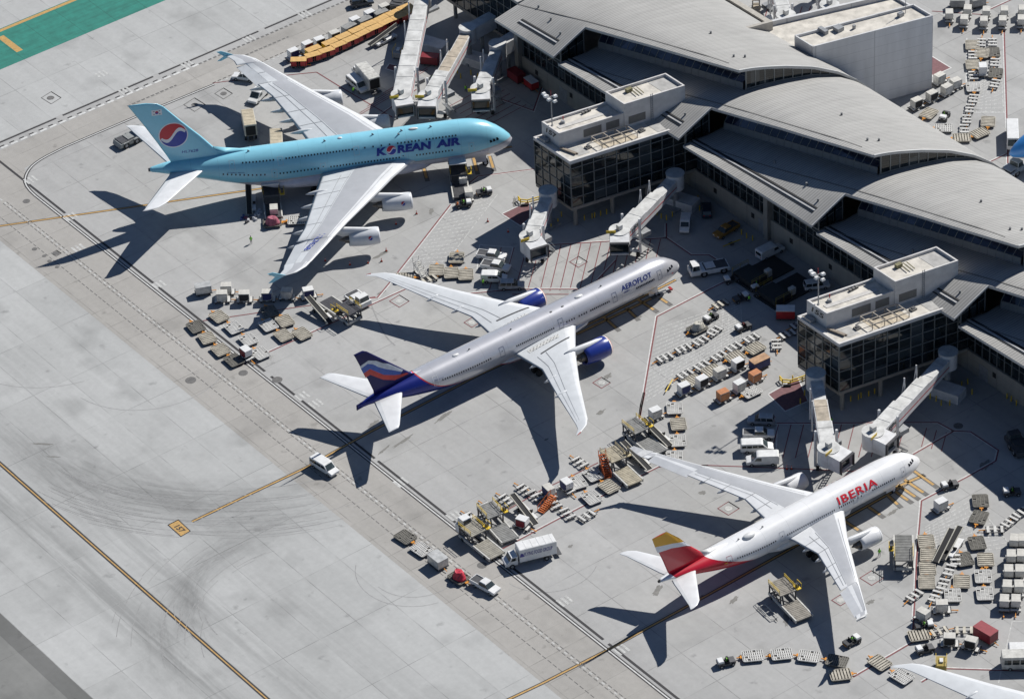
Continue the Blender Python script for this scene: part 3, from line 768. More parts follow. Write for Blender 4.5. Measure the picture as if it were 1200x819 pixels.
def emblem(mapper, cx, cy, r, mirror=False, tilt=0.0):
    """red and blue swirl disc with a white wave; mapper(name, polys, mat, lift)"""
    def rot(p):
        x_, y_ = p; x_ = -x_ if mirror else x_; c, s_ = math.cos(tilt), math.sin(tilt); return (cx+x_*c-y_*s_, cy+x_*s_+y_*c)
    circ = lambda a0, a1, rr, n=24: [(rr*math.cos(a0+(a1-a0)*i/n), rr*math.sin(a0+(a1-a0)*i/n)) for i in range(n+1)]
    mapper('emblem_white', [[rot(p) for p in circ(0, 2*math.pi, r*1.05)[:-1]]], WHP, .02)
    up = [(-r*.97*math.cos(t), r*.97*math.sin(t)) for t in [math.pi*i/24 for i in range(-2, 21)]]
    wave = lambda dy, a, b: [(x_, dy+.42*r*math.sin(x_/r*math.pi)) for x_ in rng(a, b, 18)]
    red = [rot(p) for p in up+[q for q in wave(.13*r, .95*r, -.82*r)] ]
    lo = [(r*.97*math.cos(t), -r*.97*math.sin(t)) for t in [math.pi*i/24 for i in range(-2, 21)]]
    blue = [rot(p) for p in lo+[q for q in wave(-.15*r, -.95*r, .82*r)]]
    mapper('emblem_red', [red], REDP, .035); mapper('emblem_blue', [blue], BLUEP, .035)
# ---- double deck airliner
TA = [(0, .06, 5.35, 5.15), (-.5, .95, 6.3, 4.3), (-1.5, 1.65, 7.35, 3.6), (-3, 2.3, 8.6, 3.0), (-5, 2.85, 9.85, 2.6), (-8, 3.3, 10.7, 2.35), (-12, 3.53, 10.9, 2.3), (-17, 3.57, 10.9, 2.3), (-46, 3.57, 10.9, 2.3), (-52, 3.45, 10.9, 2.95), (-58, 2.95, 10.85, 4.6), (-63, 2.35, 10.7, 6.2), (-67, 1.75, 10.5, 7.4), (-70, 1.15, 10.2, 8.2), (-72.2, .6, 9.8, 8.75), (-72.7, .35, 9.6, 8.95)]
KM = livery('sky_blue_livery', korean)
hA = R(8.33)-HD
nA = uvof(3.04, 691.77); nA = (nA[0]-.8*math.cos(hA), nA[1]-.8*math.sin(hA))
A = Plane('double_deck_airliner', 'sky blue four-engined double-deck airliner reading KOREAN AIR, largest aircraft on the apron', 'A', TA, KM, hA, uvpos=nA, scale=71.5/72.7)
A.fus.data.materials[0] = KM
AP = mat('sky_blue_paint', KBLUE, .28, dirt=.05, coat=.25)
wst = [(2.5, -18.3, -38.0, 5.0), (4.0, -20.8, -38.6, 5.4), (9.5, -25.2, -40.2, 6.1), (13.5, -28.0, -41.4, 6.5), (24, -36.2, -44.6, 7.1), (28.5, -39.4, -46.8, 7.3), (28.6, -39.5, -44.6, 7.3), (36.0, -44.8, -48.1, 7.7), (36.1, -44.9, -50.1, 7.7), (37.6, -46.0, -50.4, 7.8), (39.2, -48.0, -51.4, 7.9), (39.85, -50.3, -52.0, 7.95)]
wr, wl = A.wing(wst, [WINGP, WINGG, WINGL], th=(.115, .085))
for side, wo in ((-1, wr), (1, wl)):
    for (xi, yy, z, xw) in ((-22.4, 14.2, 3.5, -31), (-30.4, 24.9, 3.9, -38.5)):
        nac = A.engine(side, xi, side*yy, z, 1.66, 5.9, mat('nacelle_white', (.66, .68, .70), .35, dirt=.1), wo)
        A.pylon(xi-1.0, xw, side*yy, z+1.5, z+2.75, WINGP, wo, .6)
        if side == -1:
            mp = lambda nm, polys, m, lift, xi=xi, yy=yy, z=z: mk_decal(nm, polys, lambda a, b: Vector((a, -yy-(1.78+lift)*math.cos(b/1.7), z+(1.78+lift)*math.sin(b/1.7))), m, wo, 2, .3)
            emblem(mp, xi-1.9, .6, .42)
    for yy, x0 in ((11.0, -38.6), (15.5, -40.2), (19.5, -41.5), (24.0, -43.0), (28.5, -44.5)):
        A.fairing(x0+1.0, x0-4.0, side*yy, 6.05+yy*.012, .42, WINGL, wo)
    mb = MB()
    mb.plate([(-52.6, side*39.9, 9.1), (-50.2, side*39.75, 8.0), (-52.2, side*39.75, 7.9), (-53.6, side*40.0, 9.0)], .04)
    mb.plate([(-50.2, side*39.75, 8.0), (-52.8, side*39.9, 6.8), (-53.6, side*39.95, 6.8), (-52.2, side*39.75, 7.9)], .04); mb.build('wingtip_fence', AP, wo)
    mb = MB(); mb.plate([(-44.5, side*28.6, 7.3), (-48.0, side*36.0, 7.65), (-50.1, side*36.0, 7.15), (-46.9, side*28.6, 6.75)], .06); mb.build('aileron', WINGL, wo)
def skin(st, side, y, f, th, lift=.035):
    for i, (p, q) in enumerate(zip(st, st[1:])):
        if p[0] <= y <= q[0]: break
    t = (y-p[0])/(q[0]-p[0]+1e-9); xl = p[1]+(q[1]-p[1])*t; xt = p[2]+(q[2]-p[2])*t; z = p[3]+(q[3]-p[3])*t; k = th[0]+(th[1]-th[0])*(i+t)/(len(st)-1); c = xl-xt
    return Vector((xl-c*f, side*y, z+5*k*c*(.2969*math.sqrt(f)-.126*f-.3516*f*f+.2843*f**3-.1015*f**4)*.85+lift))
def wing_lines(st, th, wo, side, rows, ribs, fr=(.62, .98)):
    for f, ya, yb, wd in rows:
        mb = MB(); ys = rng(ya, yb, 26)
        for a, b in zip(ys, ys[1:]): mb.add([skin(st, side, a, f, th), skin(st, side, b, f, th), skin(st, side, b, f, th)-Vector((wd, 0, 0)), skin(st, side, a, f, th)-Vector((wd, 0, 0))], [(0, 1, 2, 3)])
        mb.build('panel_gap', GREY, wo, fix=False)
    for y in ribs:
        mb = MB(); fs = rng(*fr, 7)
        for a, b in zip(fs, fs[1:]): mb.add([skin(st, side, y, a, th), skin(st, side, y+.1, a, th), skin(st, side, y+.1, b, th), skin(st, side, y, b, th)], [(0, 1, 2, 3)])
        mb.build('panel_gap', GREY, wo, fix=False)
for side, wo in ((-1, wr), (1, wl)): wing_lines(wst, (.115, .085), wo, side, ((.135, 6, 37, .07), (.625, 6, 28, .08), (.74, 6, 28, .09)), (7.5, 12.5, 17.5, 23, 28.4, 32.2))
# registration on the wing
P_, a_, b_, c_, d_ = text_polys('HL7628', 1, 0, .01)
Q = [[((p[0]-a_)/(b_-a_), (p[1]-c_)/(d_-c_)) for p in q] for q in P_]
def wmap(u_, t_):
    y = 27.3+u_*4.7; xc = -40.6-(y-27)*.80-(1-t_)*1.25; xl = -36.2-(y-24)*.711; xt = -44.6-(y-24)*.478; c = xl-xc; f = (xl-xc)/(xl-xt)
    t = 5*.092*(xl-xt)*(.2969*math.sqrt(f)-.126*f-.3516*f*f+.2843*f**3-.1015*f**4)
    return Vector((xc, -y, 7.1+(y-24)*.0444+t*.85+.03))
mk_decal('registration', Q, wmap, BLUEP, wr, 0)
FW = (.29, .53, .68)
A.fin([(9.2, -55.5, -66.9), (10.6, -56.6, -67.3), (12.0, -58.2, -67.9), (15.5, -60.9, -69.6), (19.5, -64.4, -71.6), (23.2, -67.4, -73.6), (24.1, -68.6, -74.1), (24.5, -70.6, -74.3)], .085, AP)
mb = MB(); mb.loft([[(-51.5, 0, 10.95), (-51.5, .1, 10.3), (-51.5, -.1, 10.3)], [(-56.5, 0, 12.1), (-56.5, .35, 10.1), (-56.5, -.35, 10.1)], [(-59, 0, 12.8), (-59, .35, 10.5), (-59, -.35, 10.5)]]); mb.build('fin_fillet', AP, A.root)
emblem(lambda nm, polys, m, lift: A.findecal(nm, polys, m, lift), -66.2, 16.6, 2.75, tilt=.05)
fl = lambda dx, dz: (-68.9+dx, 22.2+dz)
A.findecal('flag', [[fl(-1, -.62), fl(1, -.62), fl(1, .62), fl(-1, .62)]], WHP)
A.findecal('flag_red', [[(-68.9+.34*math.cos(t), 22.2+.34*math.sin(t)) for t in [math.pi*i/8 for i in range(9)]]], REDP, .035)
A.findecal('flag_blue', [[(-68.9+.34*math.cos(t), 22.2+.34*math.sin(t)) for t in [math.pi+math.pi*i/8 for i in range(9)]]], BLUEP, .035)
A.findecal('flag_bars', [[fl(sx*.55-.14, sz*.33-.06), fl(sx*.55+.14, sz*.33-.06), fl(sx*.55+.14, sz*.33+.06), fl(sx*.55-.14, sz*.33+.06)] for sx in (-1, 1) for sz in (-1, 1)], BLACK, .035)
P_, a_, b_, c_, d_ = text_polys('HL7628', 1, .1, .01)
A.findecal('tail_number', [[(-64.9+(p[0]-a_)/(b_-a_)*3.2, 12.2+(p[1]-c_)/(d_-c_)*.6) for p in q] for q in P_], BLUEP)
A.tailplane([(1.0, -59.9, -67.6, 8.8), (2.4, -61.3, -68.0, 8.9), (13.0, -69.4, -73.3, 9.9), (14.6, -71.2, -74.0, 10.05), (15.3, -73.3, -74.5, 10.15)], WINGP)
# belly fairing
mb = MB(); n = 20
rings = [[(x, w_*math.cos(2*math.pi*i/n), zc+h*math.sin(2*math.pi*i/n)) for i in range(n)] for x, w_, h, zc in ((-15.5, 1.0, .5, 3.0), (-18, 2.9, 1.4, 3.3), (-22, 4.1, 1.9, 3.6), (-30, 4.35, 2.1, 3.7), (-38, 4.3, 2.1, 3.7), (-44, 3.8, 1.7, 3.6), (-48, 2.8, 1.1, 3.4), (-51, 1.0, .5, 3.2))]
mb.loft(rings); mb.build('belly_fairing', mat('belly_lilac', (.60, .60, .66), .4, dirt=.1), A.root)
KT = mat('title_blue', (.008, .03, .27), .35, dirt=.05)
A.text('K', -27.4, -25.35, 13.5, 35, KT, 'title', bold=.055, shear=.1)
A.text('REAN', -23.3, -16.5, 13.5, 35, KT, 'title', bold=.055, shear=.1, space=1.0)
A.text('AIR', -15.6, -10.7, 13.5, 35, KT, 'title', bold=.055, shear=.1)
emblem(lambda nm, polys, m, lift: [mk_decal(nm, polys, lambda a, b, sd_=sd_: A.fmap(sd_, lift+.035)(a, b/4.3), m, A.fus, 3, .4) for sd_ in (-1, 1)], -24.4, R(24.5)*4.3, .95)
ux = rng(-11.5, -17.3, 10)+rng(-18.8, -23.0, 7)+rng(-24.6, -29.5, 4)+rng(-32, -45, 22)+rng(-47.5, -53.5, 10)
lx = rng(-12.5, -19.5, 12)+rng(-23, -36.5, 23)+rng(-39, -46.5, 12)+rng(-49.5, -57.5, 11)
A.window_row(ux, 41); A.window_row(lx, 1); A.window_strip(ux, 41); A.window_strip(lx, 1)
for x in (-8.6, -22.2, -38.0, -47.6): A.door(x, 2 if x != -8.6 else 2, m=mat('door_outline_light', (.5, .62, .68), .5))
for x in (-20.8, -31.2, -46.2, -55.6): A.door(x, 36, m=MATS['door_outline_light'])
A.cockpit(-3.15, 7.0)
A.gear([(-35.5, -6.2, 2, 5.0), (-35.5, 6.2, 2, 5.0), (-38.5, -2.6, 3, 3), (-38.5, 2.6, 3, 3)], (-5.6, 3.0), .7, .62)
mb = MB(); mb.tube((-71.2, 0, 9.25), (-71.75, 0, 9.25), .42, .34, n=16); mb.build('tail_exhaust', HOT, A.root)
A.bump(-19.5, 82, 2.0, .7, .25, WHITE); A.bump(-34, 85, 1.0, .6, .2, WHITE)
for x in (-16, -21.8, -27.5, -37, -52): A.blade(x, 80)
A.blade(-22.5, 68)
A.text('A380-800', -56.8, -53.4, 7, 10, KT, 'small_title', bold=0)
A.text('HL7628', -7.4, -5.2, -21, -17, KT, 'small_title', bold=0, shear=.1)

# ---- silver twin jet
TB = [(0, .05, 4.35, 4.15), (-.5, .8, 5.15, 3.55), (-1.5, 1.4, 6.0, 3.05), (-3, 2.0, 7.05, 2.7), (-5, 2.5, 7.9, 2.48), (-8, 2.93, 8.36, 2.33), (-11, 3.08, 8.44, 2.3), (-14, 3.1, 8.44, 2.3), (-50, 3.1, 8.44, 2.3), (-57, 2.9, 8.44, 3.1), (-63, 2.3, 8.36, 4.4), (-68, 1.5, 8.15, 5.7), (-72, .62, 7.8, 6.5), (-74.2, .14, 7.3, 6.3)]
SM = livery('silver_livery', aero, .27, .35)
hB = R(35.29)-HD; nB = uvof(31.86, 646.64); nB = (nB[0]+.5*math.cos(hB), nB[1]+.5*math.sin(hB))
WB = [(2.5, -26.4, -41.2, 4.4), (3.3, -27.2, -41.2, 4.6), (10.8, -33.0, -40.8, 5.3), (19.3, -38.6, -43.9, 6.0), (29.5, -44.7, -47.4, 6.9), (30.9, -46.0, -48.0, 7.0), (32.3, -48.7, -49.6, 7.15)]
def twin_wings(B, st, eng, fair, nacm, lipm, ail=None, fence=None, mats=None, pm=None, rad=1.95, L=5.6):
    wr, wl = B.wing(st, mats or [WINGP, WINGL, WINGL], th=(.12, .085))
    for side, wo in ((-1, wr), (1, wl)):
        x, y, z, xw = eng
        B.engine(side, x, side*y, z, rad, L, nacm, wo, lipc=lipm)
        B.pylon(x-1.0, xw, side*y, z+rad*.95, z+rad+.75, pm or WINGP, wo, .6)
        for yy, x0, ln, zz in fair: B.fairing(x0, x0-ln, side*yy, zz, .36, WINGL, wo)
    return wr, wl
B_ = Plane('silver_twin_jet', 'silver twin-engined airliner reading AEROFLOT with dark blue tail, parked in the middle', 'B', TB, SM, hB, uvpos=nB)
NB = mat('nacelle_blue', (.015, .035, .25), .3, dirt=.05, coat=.3); LB = mat('nacelle_red_ring', (.75, .12, .06), .35, dirt=.05)
wr, wl = twin_wings(B_, WB, (-25.2, 10.0, 3.0, -33.5), [(8.3, -37.6, 4.2, 4.8), (14.2, -38.9, 4.0, 5.4), (19.6, -41.2, 3.4, 5.9)], NB, LB)
for side, wo in ((-1, wr), (1, wl)):
    mb = MB(); n = 28
    mb.loft([[(-25.2+dx, side*10.0+rr*math.cos(2*math.pi*i/n), 3.0+rr*math.sin(2*math.pi*i/n)) for i in range(n)] for dx, rr in [(-.02, 1.95*.93), (-.1, 1.95*.985), (-.33, 1.95*1.03)]], cap=False); mb.build('intake_ring', WHITE, wo)
    mb = MB(); mb.add([(-30.2, side*6.9, 5.42), (-30.4, side*7.25, 5.42), (-39.0, side*8.3, 5.43), (-39.0, side*7.9, 5.43)], [(0, 1, 2, 3)])
    # dark walkway slot and dotted root panel, lying on the wing skin
    def ws(y, f, lift=.03, st=WB):
        for i, (p, q) in enumerate(zip(st, st[1:])):
            if p[0] <= y <= q[0]: break
        t = (y-p[0])/(q[0]-p[0]); xl = p[1]+(q[1]-p[1])*t; xt = p[2]+(q[2]-p[2])*t; z = p[3]+(q[3]-p[3])*t; k = .12-.035*(3*i+3*t)/(3*(len(st)-1))
        c = xl-xt; tt = 5*k*c*(.2969*math.sqrt(f)-.126*f-.3516*f*f+.2843*f**3-.1015*f**4)*.85
        return Vector((xl-c*f, side*y, z+tt+lift))
    def strip(name, y0, y1, f0, f1, m, w_, n=8):
        mb = MB(); 
        for k in range(n):
            a, b = k/n, (k+1)/n; fa, fb = f0+(f1-f0)*a, f0+(f1-f0)*b; ya, yb = y0+(y1-y0)*a, y0+(y1-y0)*b
            mb.add([ws(ya, fa, .05), ws(yb, fb, .05), ws(yb+w_, fb, .05), ws(ya+w_, fa, .05)], [(0, 1, 2, 3)])
        return mb.build(name, m, wo, fix=False)
    strip('walkway_slot', 6.0, 6.6, .12, .72, DGREY, .32)
    r_ = strip('wing_root_panel', 4.0, 4.0, .30, .84, mat('panel_cream', (.64, .64, .62), .5), .9)
    mb = MB()
    for k in range(26):
        q = ws(4.2+(k % 3)*.32, .31+k*.02, .07); mb.add([q+Vector((.1, -.07, 0)), q+Vector((.1, .07, 0)), q+Vector((-.1, .07, 0)), q+Vector((-.1, -.07, 0))], [(0, 1, 2, 3)])
    mb.build('panel_dots', DGREY, wo, fix=False)
    for f0 in (.62, .8):
        mb = MB()
        for k in range(22):
            y0 = 7+k; y1 = y0+1.0; mb.add([ws(y0, f0, .04), ws(y1, f0, .04), ws(y1, f0+.012, .04), ws(y0, f0+.012, .04)], [(0, 1, 2, 3)])
        mb.build('flap_gap', GREY, wo, fix=False)
    mb = MB(); mb.tube((-48.3, side*32.1, 7.15), (-49.2, side*32.4, 7.15), .12, .05); mb.build('tip_light', RED, wo)
FB = mat('tail_blue', (.008, .009, .085), .45, dirt=.05, spec=.25)
B_.fin([(8.0, -60.5, -70.5), (9.0, -62.3, -70.6), (12.0, -65.3, -71.6), (15, -68.3, -72.8), (18.0, -71.3, -73.9), (18.6, -72.2, -74.2)], .085, FB)
def wavy(z0, z1, xa, xb, zz, amp=.55, n=14):
    top = [(x, z1+amp*math.sin((x-xb)*.75)+zz*(x-xb)) for x in rng(xa, xb, n)]; bot = [(x, z0+amp*math.sin((x-xb)*.75)+zz*(x-xb)) for x in rng(xb, xa, n)]
    return [top+bot]
TBL = mat('flag_blue', (.03, .10, .42), .35); TRD = mat('flag_red', (.55, .03, .025), .35); TWH = mat('flag_white', (.62, .66, .72), .35)
B_.findecal('flag_stripe_white', [[(-73.0, 15.5), (-71.2, 16.0), (-69.6, 15.2), (-68.2, 14.0), (-67.0, 13.3), (-65.6, 12.0), (-63.9, 10.4), (-64.3, 10.2), (-65.6, 11.1), (-67.6, 12.4), (-69.2, 13.6), (-70.3, 14.75), (-71.4, 15.35), (-72.85, 14.9)]], TWH)
B_.findecal('flag_stripe_blue', [[(-72.85, 14.9), (-71.4, 15.35), (-70.3, 14.75), (-69.2, 13.6), (-67.6, 12.4), (-65.6, 11.1), (-64.3, 10.2), (-64.6, 9.8), (-66.0, 10.3), (-68.2, 11.4), (-69.6, 12.7), (-71.0, 14.0), (-72.4, 13.6)]], TBL)
B_.findecal('flag_stripe_red', [[(-72.4, 13.6), (-71.0, 14.0), (-69.6, 12.7), (-68.2, 11.4), (-66.0, 10.3), (-64.6, 9.8), (-63.3, 9.5), (-62.8, 9.1), (-66.0, 9.2), (-68.4, 10.4), (-70.0, 11.8), (-71.0, 12.7), (-72.0, 12.5)]], TRD)
mb = MB(); mb.loft([[(-60, 0, 8.42), (-60, .1, 7.7), (-60, -.1, 7.7)], [(-61.8, 0, 8.8), (-61.8, .25, 7.6), (-61.8, -.25, 7.6)], [(-63.5, 0, 9.6), (-63.5, .35, 7.7), (-63.5, -.35, 7.7)]]); mb.build('fin_fillet', SM, B_.root)
B_.tailplane([(.9, -65.0, -71.2, 7.0), (2.4, -66.0, -71.8, 7.15), (10.0, -72.0, -74.7, 7.8), (10.75, -72.8, -75.0, 7.85)], WINGP)
AT = mat('title_navy', (.02, .03, .17), .35, dirt=.05)
B_.text('AEROFLOT', -15.7, -8.4, 28, 46, AT, 'title', shear=.15, bold=.015, space=1.08)
B_.text('Russian Airlines', -11.3, -8.6, 19.5, 22.5, mat('title_grey', (.46, .47, .5), .4), 'small_title', bold=0)
mk_decal('winged_emblem', [[(-15.6, R(22)), (-14.3, R(22.5)), (-13.9, R(20.5)), (-15.2, R(19.5))]], B_.fmap(-1), AT, B_.fus, 1)
B_.text('VQ-BUC', -59.0, -56.8, 21, 25, AT, 'registration', bold=0)
bx_ = rng(-8.2, -12.4, 12)+rng(-19.0, -23.3, 11)+rng(-24.3, -26.0, 4)+rng(-27.2, -28.9, 4)+rng(-32, -40.5, 21)+rng(-46.5, -57.2, 22)
B_.window_row(bx_, 15, .22, .34); B_.window_strip(bx_, 15, .22, .34)
for x in (-6.6, -17.6, -30.2, -43.8, -58.6): B_.door(x, 19, m=mat('door_outline_dark', (.10, .11, .17), .5) if x != -58.6 else WHITE)
B_.cockpit(-2.9, 6.05, 3, .6, .5)
mb = MB(); n = 20
mb.loft([[(x, w_*math.cos(2*math.pi*i/n), zc+h*math.sin(2*math.pi*i/n)) for i in range(n)] for x, w_, h, zc in ((-21, .6, .4, 2.9), (-24, 2.6, 1.1, 3.1), (-28, 3.45, 1.4, 3.3), (-38, 3.5, 1.5, 3.3), (-42, 2.9, 1.1, 3.2), (-46, .8, .5, 3.0))]); mb.build('belly_fairing', SM, B_.root)
B_.gear([(-36.6, -5.5, 3, 4.4), (-36.6, 5.5, 3, 4.4)], (-5.9, 2.8), .67, .53)
B_.bump(-24.2, 80, 1.9, .8, .25, WHITE); B_.bump(-52.5, 82, 1.5, .7, .22, WHITE)
for x in (-28.3, -31.0): B_.bump(x, 72, .7, .35, .08, DGREY, 'vent')
for x in (-19, -40, -49.5): B_.blade(x, 78)
mb = MB(); mb.plate([(-72.9, .03, 6.5), (-74.4, .03, 6.3), (-74.4, .03, 7.4), (-72.9, .03, 7.6)], .09); mb.build('tail_blade', FB, B_.root)
mk_decal('nose_flag', [[(-3.4, R(-5)), (-2.9, R(-5)), (-2.9, R(0)), (-3.4, R(0))]], B_.fmap(-1), REDP, B_.fus, 1)
# ---- white twin jet with red and yellow tail
TC = [(0, .05, 4.1, 3.9), (-.5, .78, 4.85, 3.3), (-1.5, 1.35, 5.7, 2.8), (-3, 1.95, 6.75, 2.4), (-5, 2.42, 7.4, 2.15), (-8, 2.75, 7.66, 2.07), (-10, 2.82, 7.7, 2.05), (-37, 2.82, 7.7, 2.05), (-42, 2.68, 7.7, 2.75), (-47, 2.25, 7.7, 4.0), (-52, 1.55, 7.65, 5.5), (-55.5, .95, 7.55, 6.5), (-57.9, .48, 7.42, 6.85), (-58.6, .3, 7.3, 6.95)]
IM = livery('white_red_livery', iberia)
hC = R(35.07)-HD; nC = uvof(70.72, 583.8)
CC = Plane('white_twin_jet', 'white twin-engined airliner reading IBERIA with red and yellow tail, parked lowest', 'C', TC, IM, hC, uvpos=nC)
WC = [(2.2, -19.4, -32.4, 4.2), (3.8, -20.6, -32.3, 4.6), (9.8, -25.0, -31.8, 5.2), (20.6, -31.8, -35.9, 6.15), (20.7, -31.9, -34.4, 6.15), (27.9, -36.4, -37.5, 6.9), (28.0, -36.4, -38.9, 6.9), (28.3, -36.6, -39.0, 6.95), (29.4, -37.6, -39.8, 7.05)]
wr, wl = twin_wings(CC, WC, (-18.3, 9.9, 2.75, -25.5), [(7.0, -29.6, 3.2, 4.55), (10.8, -30.0, 3.2, 4.9), (14.2, -31.2, 3.2, 5.3), (18.0, -32.4, 3.0, 5.6)], mat('nacelle_clean_white', (.76, .76, .76), .3, dirt=.06), LIP, mats=[WINGP, WINGG, WINGP], rad=1.5, L=4.4)
for side, wo in ((-1, wr), (1, wl)):
    mb = MB(); mb.loft([[(-36.9, side*28.9, 6.98), (-39.5, side*28.9, 6.98), (-39.5, side*28.85, 7.12), (-36.9, side*28.85, 7.12)], [(-38.3, side*29.7, 7.6), (-40.1, side*29.7, 7.6), (-40.1, side*29.6, 7.72), (-38.3, side*29.6, 7.72)], [(-39.9, side*30.6, 8.75), (-40.9, side*30.6, 8.75), (-40.9, side*30.53, 8.82), (-39.9, side*30.53, 8.82)]], smooth=False); mb.build('winglet', WHITE, wo)
    mb = MB(); mb.plate([(-34.3, side*20.7, 6.15), (-37.4, side*27.9, 6.9), (-38.9, side*27.9, 6.45), (-36.0, side*20.7, 5.65)], .05); mb.build('aileron', WINGP, wo)
for side, wo in ((-1, wr), (1, wl)): wing_lines(WC, (.12, .085), wo, side, ((.135, 4.5, 28, .06), (.625, 5, 20, .07), (.75, 5, 20, .07)), (6.5, 9.8, 14, 17.5), (.625, .97))
WF = mat('fin_red', (.50, .012, .03), .3, dirt=.05, coat=.3); YF = mat('fin_yellow', (.72, .38, .03), .35, dirt=.05)
CC.fin([(7.2, -47.5, -56.2), (8.2, -48.8, -56.7), (11, -51.4, -57.6), (14, -54.2, -58.7), (16.6, -56.5, -59.7), (16.9, -57.0, -59.8)], .09, WF)
CC.findecal('fin_yellow_band', [[(-59.8, 16.95), (-56.7, 16.95), (-54.0, 14.2), (-53.0, 12.9), (-55.5, 13.9), (-59.2, 14.9)]], YF)
CC.findecal('fin_white_band', [[(-59.2, 14.9), (-55.5, 13.9), (-53.0, 12.9), (-52.2, 11.9), (-51.4, 11.1), (-52.6, 11.9), (-55.8, 13.0), (-58.7, 13.4)]], WHP)
mb = MB(); mb.loft([[(-43.5, 0, 7.72), (-43.5, .1, 7.2), (-43.5, -.1, 7.2)], [(-47.5, 0, 8.5), (-47.5, .3, 7.1), (-47.5, -.3, 7.1)], [(-49.6, 0, 9.2), (-49.6, .25, 7.5), (-49.6, -.25, 7.5)]]); mb.build('fin_fillet', WHITE, CC.root)
CC.tailplane([(.9, -51.3, -56.6, 6.8), (2.0, -52.2, -57.0, 6.9), (8.6, -56.7, -59.0, 7.5), (9.4, -57.8, -59.4, 7.55), (9.7, -58.8, -59.5, 7.6)], WINGP)
IT = mat('title_red', (.66, .02, .035), .35, dirt=.05)
CC.text('IBERIA', -20.8, -11.9, 21, 50, IT, 'title', shear=0, bold=.02, space=1.12)
CC.text('EC-MKI', -45.0, -43.6, 4, 7, AT, 'registration', bold=0)
mk_decal('small_flag', [[(-46.2, R(3)), (-45.5, R(3)), (-45.5, R(7)), (-46.2, R(7))]], CC.fmap(-1), YF, CC.fus, 1)
cx_ = rng(-8.2, -13.2, 12)+rng(-15.8, -16.6, 2)+rng(-17.7, -20.8, 8)+rng(-22, -32.5, 24)+rng(-35.2, -43.4, 18)
CC.window_row(cx_, 12, .2, .3); CC.window_strip(cx_, 12, .2, .3)
for x in (-5.8, -17.2, -33.6, -45.0): CC.door(x, 15 if x > -40 else 10, m=mat('door_outline_grey', (.58, .59, .62), .5) if x > -40 else mat('door_outline_pink', (.6, .3, .3), .5))
CC.cockpit(-2.75, 5.95, 3, .55, .48)
mb = MB(); n = 20
mb.loft([[(x, w_*math.cos(2*math.pi*i/n), zc+h*math.sin(2*math.pi*i/n)) for i in range(n)] for x, w_, h, zc in ((-15.5, .6, .4, 2.6), (-18, 2.4, 1.1, 2.8), (-22, 3.2, 1.5, 3.0), (-30, 3.3, 1.6, 3.1), (-34, 2.8, 1.2, 3.0), (-38, .8, .5, 2.9))]); mb.build('belly_fairing', WHITE, CC.root)
CC.gear([(-28.4, -5.3, 2, 4.4), (-28.4, 5.3, 2, 4.4)], (-6.3, 2.6), .68, .52)
mb = MB(); mb.tube((-58.4, 0, 7.13), (-58.75, 0, 7.13), .31, .22, n=14); mb.build('tail_exhaust', BLACK, CC.root)
CC.bump(-39.5, 74, 2.9, 1.3, .5, WHITE, 'antenna_dome')
for x in (-36.2, -41.5): CC.blade(x, 80)
# ---- fourth jet, wing tip showing at the bottom edge
tip = P(1048, 779, 7.15)
D = Plane('white_wide_body_jet', 'white airliner of which only the left wing shows at the bottom right edge', 'D', TB, livery('plain_white_livery', plain), hB, uvpos=(tip.x+48.7*math.cos(hB)+32.3*math.sin(hB), tip.y+48.7*math.sin(hB)-32.3*math.cos(hB)))
twin_wings(D, WB, (-25.2, 10.0, 3.0, -33.5), [(8.3, -37.6, 4.2, 4.8), (14.2, -38.9, 4.0, 5.4), (19.6, -41.2, 3.4, 5.9)], MATS['nacelle_white'], LIP)
D.fin([(8.0, -60.5, -70.5), (12.0, -65.3, -71.6), (18.0, -71.3, -73.9), (18.6, -72.2, -74.2)], .085, WHITE)
D.tailplane([(.9, -65.0, -71.2, 7.0), (10.75, -72.8, -75.0, 7.85)], WINGP)
D.cockpit(-2.9, 6.05, 3, .6, .5); D.gear([(-36.6, -5.5, 3, 4.4), (-36.6, 5.5, 3, 4.4)], (-5.9, 2.8), .67, .53)
# ---- blue nosed jet at the right edge
nb = P(1183, 181, 4.3); hE = heading(1183, 181, 196)
E_ = Plane('blue_nosed_jet', 'bright blue airliner nose entering at the right edge above a grey tug', 'E', TB, livery('bright_blue_livery', bluewhite), hE, uvpos=(nb.x, nb.y))
twin_wings(E_, WB, (-25.2, 10.0, 3.0, -33.5), [], MATS['nacelle_white'], LIP)
E_.fin([(8.0, -60.5, -70.5), (12.0, -65.3, -71.6), (18.0, -71.3, -73.9), (18.6, -72.2, -74.2)], .085, WHITE)
E_.tailplane([(.9, -65.0, -71.2, 7.0), (10.75, -72.8, -75.0, 7.85)], WINGP)
E_.cockpit(-2.9, 6.05, 3, .6, .6); E_.gear([(-36.6, -5.5, 3, 4.4), (-36.6, 5.5, 3, 4.4)], (-5.9, 2.8), .67, .53)
